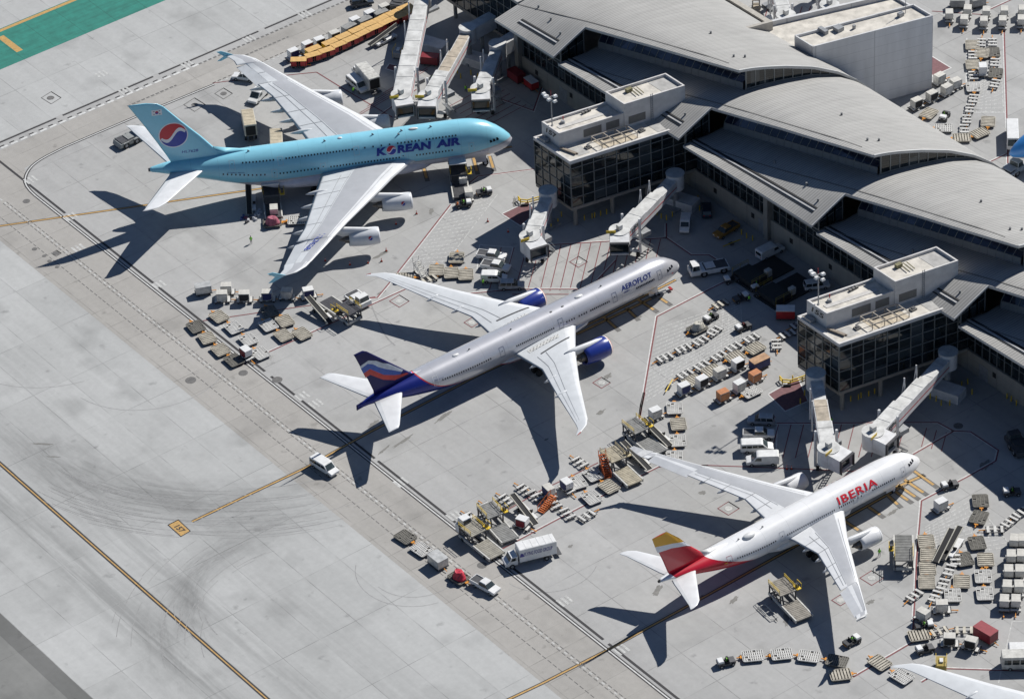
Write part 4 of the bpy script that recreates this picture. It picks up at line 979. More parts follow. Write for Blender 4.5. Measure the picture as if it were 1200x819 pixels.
# ---------------------------------------------------------------- terminal
def seam_mat(name, col):
    m, nt, b = new_mat(name); x = NT(nt); p = x.gen(); s = x.sep(p)
    f = x.m('FRACT', x.m('DIVIDE', s[1], .64))
    st = x.m('LESS_THAN', x.m('ABSOLUTE', x.m('SUBTRACT', f, .5)), .15)
    pan = x.white(x.comb(x.m('FLOOR', x.m('DIVIDE', s[1], .64)), x.m('FLOOR', x.m('DIVIDE', s[0], 9.0))))
    n = x.m('MULTIPLY', x.ramp(x.noise(p, .12, 4, .6), .3, .7, 1.03, .93), x.m('MULTIPLY', x.ramp(pan, 0, 1, .95, 1.03), x.ramp(x.noise(x.comb(x.m('MULTIPLY', s[0], .08), x.m('MULTIPLY', s[1], .8)), 1.0, 4, .7), .4, .72, 1.02, .90)))
    val = x.m('MULTIPLY', n, x.m('SUBTRACT', 1.0, x.m('MULTIPLY', st, .36)))
    nt.links.new(x.mul(1.0, col, x.comb(val, val, val)), b.inputs['Base Color'])
    b.inputs['Roughness'].default_value = .72; b.inputs['Specular IOR Level'].default_value = .3
    return m
ROOFM = seam_mat('standing_seam_roof', (.375, .368, .352))
FASC = mat('roof_fascia', (.50, .50, .49), .5, dirt=.1)
MULL = mat('mullion_metal', (.20, .21, .205), .5, .2, .1)
SILL = mat('sill_panel', (.20, .205, .21), .55, dirt=.1)
GL = gmat('facade_glass', (.008, .012, .014), .06)
GLB = gmat('clerestory_glass', (.010, .016, .035), .05)
CONC = mat('terminal_concrete', (.30, .285, .255), .8, dirt=.2, scale=.4)
def block_mat(name, col, pu, pz):
    m, nt, b = new_mat(name); x = NT(nt); p = x.gen(); s = x.sep(p)
    a = x.m('LESS_THAN', x.m('FRACT', x.m('DIVIDE', s[2], pz)), .035)
    bb = x.m('LESS_THAN', x.m('FRACT', x.m('DIVIDE', x.m('ADD', s[0], s[1]), pu)), .02)
    st = x.ramp(x.noise(x.comb(x.m('MULTIPLY', x.m('ADD', s[0], s[1]), .6), x.m('MULTIPLY', s[2], .08)), 1.0, 4), .35, .7, 1.0, .84)
    val = x.m('MULTIPLY', st, x.m('SUBTRACT', 1.0, x.m('MULTIPLY', x.m('MAXIMUM', a, bb), .25)))
    nt.links.new(x.mul(1.0, col, x.comb(val, val, val)), b.inputs['Base Color']); b.inputs['Roughness'].default_value = .8
    return m
PLANK = block_mat('scored_concrete', (.33, .31, .27), 7.8, 1.5)
WBLOCK = block_mat('white_precast', (.62, .62, .62), 9.0, 2.2)
RENDER_ = mat('white_render', (.64, .62, .60), .7, dirt=.22, scale=.5)
DECK = mat('roof_membrane', (.66, .62, .55), .75, dirt=.4, scale=.5)
DECK2 = mat('roof_membrane_grey', (.45, .44, .42), .75, dirt=.4, scale=.5)
LOUV = mat('louvre', (.17, .165, .155), .7, dirt=.15)
TW = 39.05
def lerp_tab(t, x):
    if x <= t[0][0]: return t[0][1]
    for a, b in zip(t, t[1:]):
        if a[0] <= x <= b[0]: return a[1]+(b[1]-a[1])*(x-a[0])/(b[0]-a[0])
    return t[-1][1]
P0 = [(0, 15.45), (4, 17.2), (8.2, 18.95), (11, 19.4), (14.6, 19.4), (18, 19.1), (20.7, 18.7), (26, 17.75), (32.8, 16.2), (39, 13.9), (43.1, 11.3), (46.5, 8.3)]
WR = [(0, 1.0), (4, 3.1), (8.2, 4.8), (14.6, 5.5), (20.7, 4.6), (26, 3.7), (32.8, 2.4), (39, 1.1), (43.1, .45), (46.5, 0)]
WN = [(0, 2.0), (4, 4.0), (8.2, 6.0), (14.6, 6.3), (20.7, 5.5), (32, 3.0), (46.5, 0)]
def rz_(u, s):
    """roof height at distance u inland, s along from this roof's eave tip (s>0 towards the lower right)"""
    k = s/TW
    return lerp_tab(P0, u)+lerp_tab(WR if k > 0 else WN, u)*k
def lo(s): return max(0, -s/TW*1.1)
def eave(s): return 8.2+.164*s       # inland distance of the high eave
TERM = empty('terminal_building', (5, 0, 0)); tag(TERM, 'long terminal with overlapping curved grey roofs stepping down beside the gates', 'terminal')
def tparent(o, par=None):
    o.parent = par or TERM; o.matrix_parent_inverse = Matrix.Translation((-5, 0, 0)) if par is None else Matrix.Identity(4); return o
def tb(mb, name, m, par=None, **k): return tparent(mb.build(name, m, **k), par)
def grid_slab(mb, us_fn, ss, vt, nu, th=.55):
    top = []; bot = []
    for s in ss:
        ua, ub = us_fn(s); row = []; 
        for i in range(nu+1):
            u = ua+(ub-ua)*i/nu
            v = vt-s-.06*max(0, u-16)*(1 if s > TW*.9 else 0)
            row.append((u, v, rz_(u, s)))
        top.append(row); bot.append([(a, b, c-th) for a, b, c in row])
    n = nu+1; o = len(mb.v); N = len(ss)*n
    T = [p for r in top for p in r]; B = [p for r in bot for p in r]
    mb.v += T+B
    for k in range(len(ss)-1):
        for i in range(nu):
            a, b, c, d = k*n+i, k*n+i+1, (k+1)*n+i+1, (k+1)*n+i
            for q in ((a, d, c, b), (a+N, b+N, c+N, d+N)): mb.f.append([o+x_ for x_ in q]); mb.m.append(0); mb.sm.append(True)
    def side(a, b):
        mb.mi = 1; mb.add([T[a], T[b], B[b], B[a]], [(0, 1, 2, 3)]); mb.mi = 0
    for k in range(len(ss)-1): side((k+1)*n, k*n); side(k*n+nu, (k+1)*n+nu)
    for i in range(nu): side(i, i+1); side((len(ss)-1)*n+i+1, (len(ss)-1)*n+i)
tips = {0: TW, 1: 0.0, 2: -TW, 3: -2*TW, 4: -3*TW}
win_me = {}
for k, vt in tips.items():
    smin = -20.0 if k == 0 else -TW
    mb = MB()
    # low part beneath the neighbour (or, for the first roof, its full width)
    if k == 0: grid_slab(mb, lambda s: (lo(s), 46.5), [smin+(-.0-smin)*i/8 for i in range(9)], vt, 26)
    else: grid_slab(mb, lambda s: (lo(s), eave(s+TW)+6.0), [smin+(-smin)*i/12 for i in range(13)], vt, 10)
    grid_slab(mb, lambda s: (eave(s), 46.5), [.0+(TW+.7)*i/14 for i in range(15)], vt, 26)
    roof = tb(mb, 'roof', [ROOFM, FASC], fix=False)
    # pale drip edge along tip side and arched end
    mb = MB(); pts = [Vector((u, vt-.05, rz_(u, 0)+.02)) for u in (0, 2, 4, 6, 8.2)]
    for a, b in zip(pts, pts[1:]): mb.beam(a, b, .28, .16)
    us = [14.7+31.8*i/20 for i in range(21)]
    pts = [Vector((u, vt-(TW+.7)-.06*max(0, u-16), rz_(u, TW+.7)+.02)) for u in us]
    for a, b in zip(pts, pts[1:]): mb.beam(a, b, .3, .18)
    tb(mb, 'roof_edge_trim', FASC, roof)
    # dark gutter near the low eave and white guard strip
    s0, s1 = (smin+5.0 if k == 0 else smin), -2.2
    for nm, du, w_, m_, dz in (('eave_gutter', 3.25, .5, BLACK, .05), ('snow_guard', 2.6, .36, mat('guard_metal', (.42, .42, .42), .5), .14), ('guard_slot', 2.15, .22, BLACK, .05)):
        mb = MB(); ss = [s0+(s1-s0)*i/10 for i in range(11)]
        for a, b in zip(ss, ss[1:]): mb.beam((du+lo(a), vt-a, rz_(du+lo(a), a)+dz-.04), (du+lo(b), vt-b, rz_(du+lo(b), b)+dz-.04), w_, .1)
        tb(mb, nm, m_, roof)
    mb = MB(); ss = [(smin if k == 0 else -TW*.98)+i*1.5 for i in range(int((TW-2-(smin if k == 0 else -TW*.98))/1.5))]
    for a, b in zip(ss, ss[1:]):
        ua, ub = eave(a)+1.7, eave(b)+1.7
        mb.beam((ua, vt-a, rz_(ua, a)+.02), (ub, vt-b, rz_(ub, b)+.02), .24, .08)
    tb(mb, 'expansion_joint', LOUV, roof)
    for (u, s) in ((4.6, -3.5), (6.5, -9), (19, TW-6), (21, TW-5), (24, 20), (8, -20 if k else -15)):
        mb = MB(); z = rz_(u, s); mb.tube((u, vt-s, z-.1), (u, vt-s, z+.55), .22, .2, n=8); tb(mb, 'roof_vent', SILL, roof)
    # ---- clerestory under the high eave, 20 bays; stands on the next roof
    if k < 4:
        nb = 20; vb = vt
        for i in range(nb):
            sa, sb = .9+(TW-1.6)*i/nb, .9+(TW-1.6)*(i+1)/nb
            def base(s): u = eave(s)+2.3; return Vector((u, vb-s, rz_(u, s-TW)-.1))
            def topp(s): u = eave(s)+5.0; return Vector((u, vb-s, rz_(u, s)-.5))
            def midp(s): u = eave(s)+2.4; z = rz_(u, s-TW)-.1; return Vector((u, vb-s, z+1.5))
            A0, A1, B0, B1, M0, M1 = base(sa), base(sb), topp(sa), topp(sb), midp(sa), midp(sb)
            mb = MB(); mb.plate([M0, M1, B1, B0], .04); w_ = tb(mb, 'clerestory_window', GLB)
            mb = MB(); mb.beam(A0, M0, .14, .2); mb.beam(M0, B0, .13, .2); mb.beam(M0, M1, .14, .2); mb.beam(M0.lerp(B0, .4), M1.lerp(B1, .4), .10, .14); tb(mb, 'window_frame', MULL, w_)
        mb = MB(); ss = rng(.9, TW-.7, 12)
        for a, b in zip(ss, ss[1:]):
            mb.plate([base(a), base(b), midp(b), midp(a)], .07)
        tb(mb, 'clerestory_sill', SILL)
        # arched gable glazing
        ue = [17.0+i*2.25 for i in range(11)]; vg = vt-TW+.05
        def gv(u): return vg-.06*max(0, u-16)
        for a, b in zip(ue, ue[1:]):
            za, zb = rz_(a, 0)-.1, rz_(b, 0)-.1; ta, t2 = rz_(a, TW)-.45, rz_(b, TW)-.45
            if t2-zb < .5: continue
            mb = MB(); q = [Vector((a, gv(a), za+.35)), Vector((b, gv(b), zb+.35)), Vector((b, gv(b), t2)), Vector((a, gv(a), ta))]; mb.plate(q, .04); w_ = tb(mb, 'gable_window', GL)
            mb = MB(); mb.beam((a, gv(a), za), (a, gv(a), ta), .2, .25); mb.beam(q[0], q[1], .2, .35); tb(mb, 'window_frame', MULL, w_)
        mb = MB(); a, b = ue[-1], 45.0; mb.plate([(a, gv(a), rz_(a, 0)-.1), (b, gv(b), rz_(b, 0)-.1), (b, gv(b), rz_(b, TW)-.5), (a, gv(a), rz_(a, TW)-.5)], .05); tb(mb, 'gable_infill', SILL)
    # ---- glazed cheek below the eave tip
    vg = vt+1.0; ue = (2.6, 4.6, 6.5, 8.4)
    for a, b in zip(ue, ue[1:]):
        def lowz(u): return (rz_(u, -TW)-.1) if k < 4 else 10
        if k == 0: lowz = lambda u: 12.6
        q = [Vector((a, vg, lowz(a)-.3)), Vector((b, vg, lowz(b)-.3)), Vector((b, vg, rz_(b, 0)-.5)), Vector((a, vg, rz_(a, 0)-.5))]
        mb = MB(); mb.plate(q, .05); w_ = tb(mb, 'cheek_window', GL)
        mb = MB(); mb.beam(q[0], q[3], .22, .25); mb.beam(q[1], q[2], .22, .25); mb.beam(q[0].lerp(q[3], .5), q[1].lerp(q[2], .5), .12); tb(mb, 'window_frame', MULL, w_)
# ---- facade under the low eave
v0, v1 = TW+20, -4.3*TW
mb = MB(); mb.box(5.7, v1, 0, 44.5, v0, 4.5); tb(mb, 'ground_floor', PLANK)
mb = MB(); mb.box(6.3, v1, 4.5, 8.0, v0, 9.8); mb.box(43, v1, 4.5, 44, v0, 8); tb(mb, 'inner_wall', DGREY)
mb = MB(); mb.box(5.2, v1, 9.8, 8.0, v0, 11.9); tb(mb, 'spandrel_wall', SILL)
mb = MB(); mb.box(3.8, v1, 11.2, 5.2, v0, 11.5); tb(mb, 'soffit_ledge', MULL)
mb = MB(); mb.box(4.7, v1, 9.6, 5.7, v0, 9.8); tb(mb, 'canopy_ledge', MULL)
nstrip = int((v0-v1)/1.95)
for i in range(nstrip):
    a = v0-i*1.95; b = a-1.95
    if (i % 20) == 0:
        mb = MB(); mb.box(4.9, a-1.5, 0, 6.5, a-.3, 12.0); tb(mb, 'facade_column', CONC); continue
    if i > 98: break
    mb = MB(); mb.box(6.05, b+.1, 4.6, 6.2, a-.06, 9.6); w_ = tb(mb, 'strip_window', GL)
    mb = MB(); mb.box(5.9, a-.08, 4.5, 6.2, a+.08, 9.6); mb.box(5.95, b, 6.9, 6.2, a, 7.02); mb.box(5.8, b, 4.45, 6.2, a, 4.62); tb(mb, 'window_frame', MULL, w_)
for i in range(18):
    a = v0-6-i*11.3; mb = MB(); mb.box(5.66, a-.9, 2.2, 5.75, a, 3.3); tb(mb, 'wall_vent', BLACK)
for i in range(6):
    a = v0-14-i*31; mb = MB(); mb.box(5.64, a-2.4, 0, 5.75, a, 3.2); tb(mb, 'service_door', GREY)
mb = MB(); mb.box(44.5, v1, 0, 46, v0, 7.9); tb(mb, 'landside_wall', WBLOCK)
mb = MB(); mb.box(45.4, 24, 8.2, 46.6, v0, 10.0); tb(mb, 'parapet', mat('parapet_panel', (.46, .43, .38), .7))
# ---- gate piers
SK_ = math.tan(R(11))
def pier(label, v, num, seed):
    """v: seaward S corner's v"""
    r = empty('gate_pier', (-20.7, v, 0)); tag(r, label, 'gate building', 'glass gate piers')
    def pt(u, dv, z): return Vector((u+20.7, dv-(u+20.7)*SK_, z))      # skewed plan, local coordinates
    def slab(name, u0, u1, d0, d1, z0, z1, m, par=r, **k):
        mb = MB(); q = [pt(u0, d0, z0), pt(u1, d0, z0), pt(u1, d1, z0), pt(u0, d1, z0), pt(u0, d0, z1), pt(u1, d0, z1), pt(u1, d1, z1), pt(u0, d1, z1)]
        mb.add(q, [(0, 3, 2, 1), (4, 5, 6, 7), (0, 1, 5, 4), (1, 2, 6, 5), (2, 3, 7, 6), (3, 0, 4, 7)]); return mb.build(name, m, par, **k)
    U0, U1, D0, D1, Z0, Z1 = -20.6, 8.6, 0.0, 11.2, 4.2, 15.3
    slab('glass_walls', U0, U1-.2, D0, D1, Z0+.5, Z1-.5, GL)
    slab('floor_slab', U0-.05, U1, D0-.05, D1+.05, Z0-.2, Z0+.5, CONC)
    rf = slab('roof_deck', U0+.1, U1-.5, D0+.1, D1-.1, Z1-.5, Z1+.02, DECK)
    slab('parapet', U0-.1, U1-3, D0-.12, D0+.3, Z1-.6, Z1+.22, RENDER_); slab('parapet', U0-.12, U0+.35, D0+.3, D1+.1, Z1-.6, Z1+.2, RENDER_); slab('parapet', U0+.35, U1-3, D1-.3, D1+.12, Z1-.6, Z1+.2, RENDER_)
    mb = MB()
    zs = [Z0+.5, 6.9, 9.2, 11.6, 13.7, Z1-.55]
    nx = 12
    for i in range(nx+1):
        u = U0+(U1-U0)*i/nx
        for d in (D0-.06, D1+.06): mb.beam(pt(u, d, Z0+.4), pt(u, d, Z1-.5), .13, .16)
    for i in range(6):
        d = D0+(D1-D0)*i/5; mb.beam(pt(U0-.06, d, Z0+.4), pt(U0-.06, d, Z1-.5), .13, .16)
    for z in zs:
        for d in (D0-.06, D1+.06): mb.beam(pt(U0, d, z), pt(U1, d, z), .12, .14)
        mb.beam(pt(U0-.06, D0, z), pt(U0-.06, D1, z), .12, .14)
    mb.build('mullion_grid', MULL, r)
    for u in (-19.4, -11.5, -4.0, 3.0):
        for d in (.8, 10.4):
            mb = MB(); mb.tube(pt(u, d, 0), pt(u, d, Z0-.2), .42, n=12); mb.build('column', CONC, r)
    # interior clutter seen through nothing: skip.  penthouses
    lp = slab('plant_room', U0+1.5, -5.4, 5.4, 10.9, Z1, 18.1, RENDER_)
    slab('plant_room_roof', U0+1.9, -5.5, 5.8, 10.5, 18.1, 18.16, DECK, lp)
    for a in ((U0+1.5, -5.4, 5.4, 5.75), (U0+1.5, -5.4, 10.55, 10.9), (U0+1.5, U0+1.85, 5.75, 10.55)): slab('parapet', *a, 18.1, 18.65, RENDER_, lp)
    slab('roof_walkway', U0+3.0, -7, 7.4, 8.4, 18.17, 18.25, mat('roof_pad', (.55, .53, .5), .7), lp)
    hp = slab('tall_plant_room', -5.4, 7.6, 5.1, 11.0, Z1, 20.2, RENDER_)
    slab('plant_room_roof', -5.1, 7.3, 5.4, 10.7, 20.2, 20.26, DECK, hp)
    for a in ((-5.4, 7.6, 5.1, 5.4), (-5.4, 7.6, 10.7, 11.0), (-5.4, -5.1, 5.4, 10.7), (7.3, 7.6, 5.4, 10.7)): slab('parapet', *a, 20.2, 20.85, RENDER_, hp)
    slab('roof_pit', 3.4, 7.0, 5.7, 10.4, 20.27, 20.3, DECK2, hp)
    for i, (a, b) in enumerate(((-14.0, -10.2), (-9.2, -6.4), (-4.6, -1.0))): slab('louvre', a, b, 5.34 if i < 2 else 5.04, 5.4 if i < 2 else 5.1, 16.0, 17.7, LOUV)
    # rooftop things on the main deck
    mb = MB()
    for k in range(4):
        a, b = pt(-13.2+k*2.5, 4.2, Z1+1.2), pt(-13.2+k*2.5, .9, Z1+1.2); mb.beam(a, b, .14); mb.beam(a, a-Vector((0, 0, 1.2)), .12); mb.beam(b, b-Vector((0, 0, 1.2)), .12)
    for d in (4.2, 2.5, .9): mb.beam(pt(-13.2, d, Z1+1.2), pt(-5.7, d, Z1+1.2), .14)
    mb.build('screen_frame', mat('bare_steel', (.42, .38, .33), .6, .2), r)
    for u in (-15.0, -3.6):
        mb = MB(); c = pt(u, 2.6, Z1); mb.box(c.x-.6, c.y-.5, Z1, c.x+.6, c.y+.5, Z1+.35); h = mb.build('roof_hatch', LOUV, r)
        mb = MB(); mb.box(c.x-.3, c.y-.3, Z1+.35, c.x+.3, c.y+.3, Z1+.5); mb.build('hatch_cap', DGREY, h)
    mb = MB(); mb.beam(pt(-19.3, 5.0, Z1+.3), pt(-18.3, 1.6, Z1+.3), .35, .3); mb.beam(pt(-18.8, 5.0, Z1+.2), pt(-17.8, 1.6, Z1+.2), .18, .2); mb.build('roof_duct', mat('duct_brown', (.30, .25, .2), .6), r)
    slab('roof_pad', -18.0, -15.6, 1.0, 4.0, Z1+.03, Z1+.06, DECK2)
    slab('roof_pad', -1.5, 2.5, .6, 4.6, Z1+.03, Z1+.06, DECK2)
    slab('roof_stain', -12.8, -5.5, .8, 4.4, Z1+.03, Z1+.05, mat('stained_membrane', (.58, .50, .38), .8, dirt=.5))
    # air unit at the corner, ladder, dishes
    mb = MB(); c = pt(-20.2, 8.9, Z1); mb.box(c.x-.3, c.y-.9, Z1+.15, c.x+.8, c.y+.9, Z1+.85); mb.build('air_unit', GREY, r)
    mb = MB()
    for d in (0, .5): mb.beam(pt(.1, 4.95, Z1)+Vector((d, 0, 0)), pt(.1, 4.95, 21.4)+Vector((d, 0, 0)), .08)
    for k in range(12): mb.beam(pt(.1, 4.95, Z1+.4+k*.5), pt(.1, 4.95, Z1+.4+k*.5)+Vector((.5, 0, 0)), .06)
    mb.build('ladder', GREY, r)
    mb = MB(); mb.box(*pt(-2.0, 9.0, 20.3)[:2], 20.3, *(pt(-2.0, 9.0, 0)+Vector((1.3, .8, 0)))[:2], 21.0)
    for k in range(3): mb.beam(pt(-1.2+k*.7, 7.2, 20.6), pt(-.9+k*.7, 9.8, 20.6), .13)
    mb.build('pipework', mat('olive_pipes', (.22, .2, .1), .6), hp)
    mb = MB(); c = pt(-15.9, 9.0, 18.2); mb.tube(c, c+Vector((0, 0, .5)), .5, .35, n=10); mb.build('roof_dome', GREY, lp)
    mb = MB(); c = pt(-15.4, 9.6, 18.2); mb.tube(c, c+Vector((0, 0, 1.1)), .1, n=6); mb.build('warning_lamp_post', RED, lp)
    mb = MB(); c = pt(-11.2, 9.9, 18.2)
    for k in range(3): mb.box(c.x+k*.75, c.y-.3, 18.16, c.x+k*.75+.5, c.y+.2, 18.6)
    mb.build('vent_cluster', LOUV, lp)
    # number on the seaward face of the plant room
    P_, a_, b_, c_, d_ = text_polys(num, 1, .15, .03)
    bm_ = MB()
    for q in P_: bm_.add([(0.10-.06, 9.3-(p[0]-a_)/(b_-a_)*3.4, 16.9+(p[1]-c_)/(d_-c_)*1.1) for p in q], [tuple(range(len(q)))])
    o = bm_.build('gate_number', mat('black_lettering', (.03, .03, .03), .5), r, fix=False); o.location = (pt(U0+1.5, 0, 0).x-.06, 0, 0)
    # lamp mast
    c = pt(-18.0, 9.2, 18.1)
    w0 = Vector(r.location)+c
    m = empty('floodlight_mast', w0); tag(m, 'grey mast with six floodlights standing on the '+('upper' if num == '157' else 'lower')+' gate pier', 'floodlight', 'floodlight masts on the pier roofs')
    mb = MB(); mb.tube((0, 0, 0), (0, 0, 6.6), .13, .09, n=8); mb.beam((0, -1.1, 6.2), (0, 1.1, 6.2), .12); mb.beam((-.9, 0, 6.7), (.9, 0, 6.7), .12); mb.beam((0, 0, .2), (0, 0, .2001), .5); mb.build('pole', GREY, m)
    for (x, y, z) in ((-.9, .5, 6.9), (-.2, 1.0, 6.3), (-.7, -.3, 6.4), (.5, -.7, 6.9), (0, -1.2, 6.2), (-.9, 1.0, 7.2)):
        mb = MB(); mb.box(x-.42, y-.34, z-.1, x+.42, y+.34, z+.28, top=(.1, .1)); mb.build('floodlight', LAMP, m)
    mb = MB(); mb.tube((.3, .4, 6.2), (.3, .4, 7.8), .05, n=6); mb.build('aerial', RED, m)
    return r
pier('glass gate pier on columns numbered 157, the upper of two with white rooftop plant rooms', 7.5, '157', 1)
pier('glass gate pier on columns numbered 155, the lower of two with white rooftop plant rooms', -70.4, '155', 2)
# ---- glass hall beyond the first roof
r = empty('glass_hall', (7.6, 62, 0)); tag(r, 'dark glass concourse block on columns at the top edge beyond the first curved roof', 'building')
mb = MB(); mb.box(0, -1.5, 4.7, 30, 23.4, 14.6); mb.build('glass_walls', GL, r)
mb = MB(); mb.box(-.1, -1.6, 4.0, 30, 23.5, 4.7); mb.build('floor_slab', CONC, r)
mb = MB(); mb.box(-.2, -1.7, 14.6, 30, 23.6, 15.2); mb.build('roof_deck', DECK2, r)
mb = MB()
for i in range(11): mb.box(-.12, -1.5+i*2.35, 4.7, .02, -1.38+i*2.35, 14.6)
for z in (7.1, 9.5, 12.0): mb.box(-.1, -1.5, z, .02, 23.4, z+.12)
mb.build('mullion_grid', MULL, r)
for i in range(3):
    mb = MB(); mb.tube((1.0, 4+i*9, 0), (1.0, 4+i*9, 4.0), .4, n=12); mb.build('column', CONC, r)
# ---- white precast block behind the roofs
r = empty('windowless_block', (39, 8, 0)); tag(r, 'windowless pale concrete block with flat cream roof behind the curved roofs', 'building')
def q_(u, v): return (u-39, v-8)
k = -.277
bl = [q_(39, 5.7), q_(64.4, 5.7+25.4*k), q_(64.4, 5.7+25.4*k+13), q_(39, 5.7+13)]
mb = MB(); mb.prism([q_(39, 5.7), q_(64.4, 5.7+25.4*k), q_(64.4, 4.4), q_(39, 11.3)], 0, 16.6, axis='z'); mb.build('walls', WBLOCK, r)
mb = MB(); mb.prism([q_(39.4, 5.9), q_(64.0, 6.1+24.6*k), q_(64.0, 4.1), q_(39.4, 10.9)], 16.6, 16.65, axis='z'); mb.build('roof_deck', DECK, r)
mb = MB()
for a, b in ((q_(39.1, 5.8), q_(64.3, 5.8+25.2*k)), (q_(64.3, 5.8+25.2*k), q_(64.3, 4.4)), (q_(39.1, 11.2), q_(64.3, 4.4)), (q_(39.1, 5.8), q_(39.1, 11.2))): mb.beam((*a, 16.9), (*b, 16.9), .3, .6)
mb.build('parapet', WBLOCK, r)
mb = MB(); mb.prism([q_(30, 13.9), q_(66, 4.0), q_(66, 12.5), q_(30, 24)], 0, 14.4, axis='z'); w2 = mb.build('rear_wing', WBLOCK, r)
mb = MB(); mb.prism([q_(30, 14.1), q_(65.7, 4.3), q_(65.7, 12.2), q_(30, 23.6)], 14.4, 14.46, axis='z'); mb.build('roof_deck', DECK, w2)
mb = MB(); mb.beam((*q_(40, 20.8), 14.9), (*q_(66, 12.4), 14.9), .6, 1.2); mb.beam((*q_(66, 4.0), 14.7), (*q_(66, 12.4), 14.7), .4, .6); mb.build('parapet', WBLOCK, w2)
mb = MB(); mb.beam((*q_(29, 22.0), 14.9), (*q_(40, 19.3), 14.9), .7, 3.2); mb.build('panel_wall', mat('parapet_panel', (.46, .43, .38), .7), w2)
for (u, v, sx, sy) in ((44.5, 9.0, .9, 2.2), (47.3, 7.6, 1.6, 1.6), (50, 6.0, .5, .5), (60, 3.4, 1.2, .8)):
    mb = MB(); x, y = q_(u, v); mb.box(x-sx/2, y-sy/2, 16.65, x+sx/2, y+sy/2, 17.5); mb.build('roof_unit', GREY, r)
mb = MB(); x, y = q_(61.5, 3.6); mb.tube((x, y, 16.6), (x, y, 22), .07, n=6); mb.build('flagpole', GREY, r)
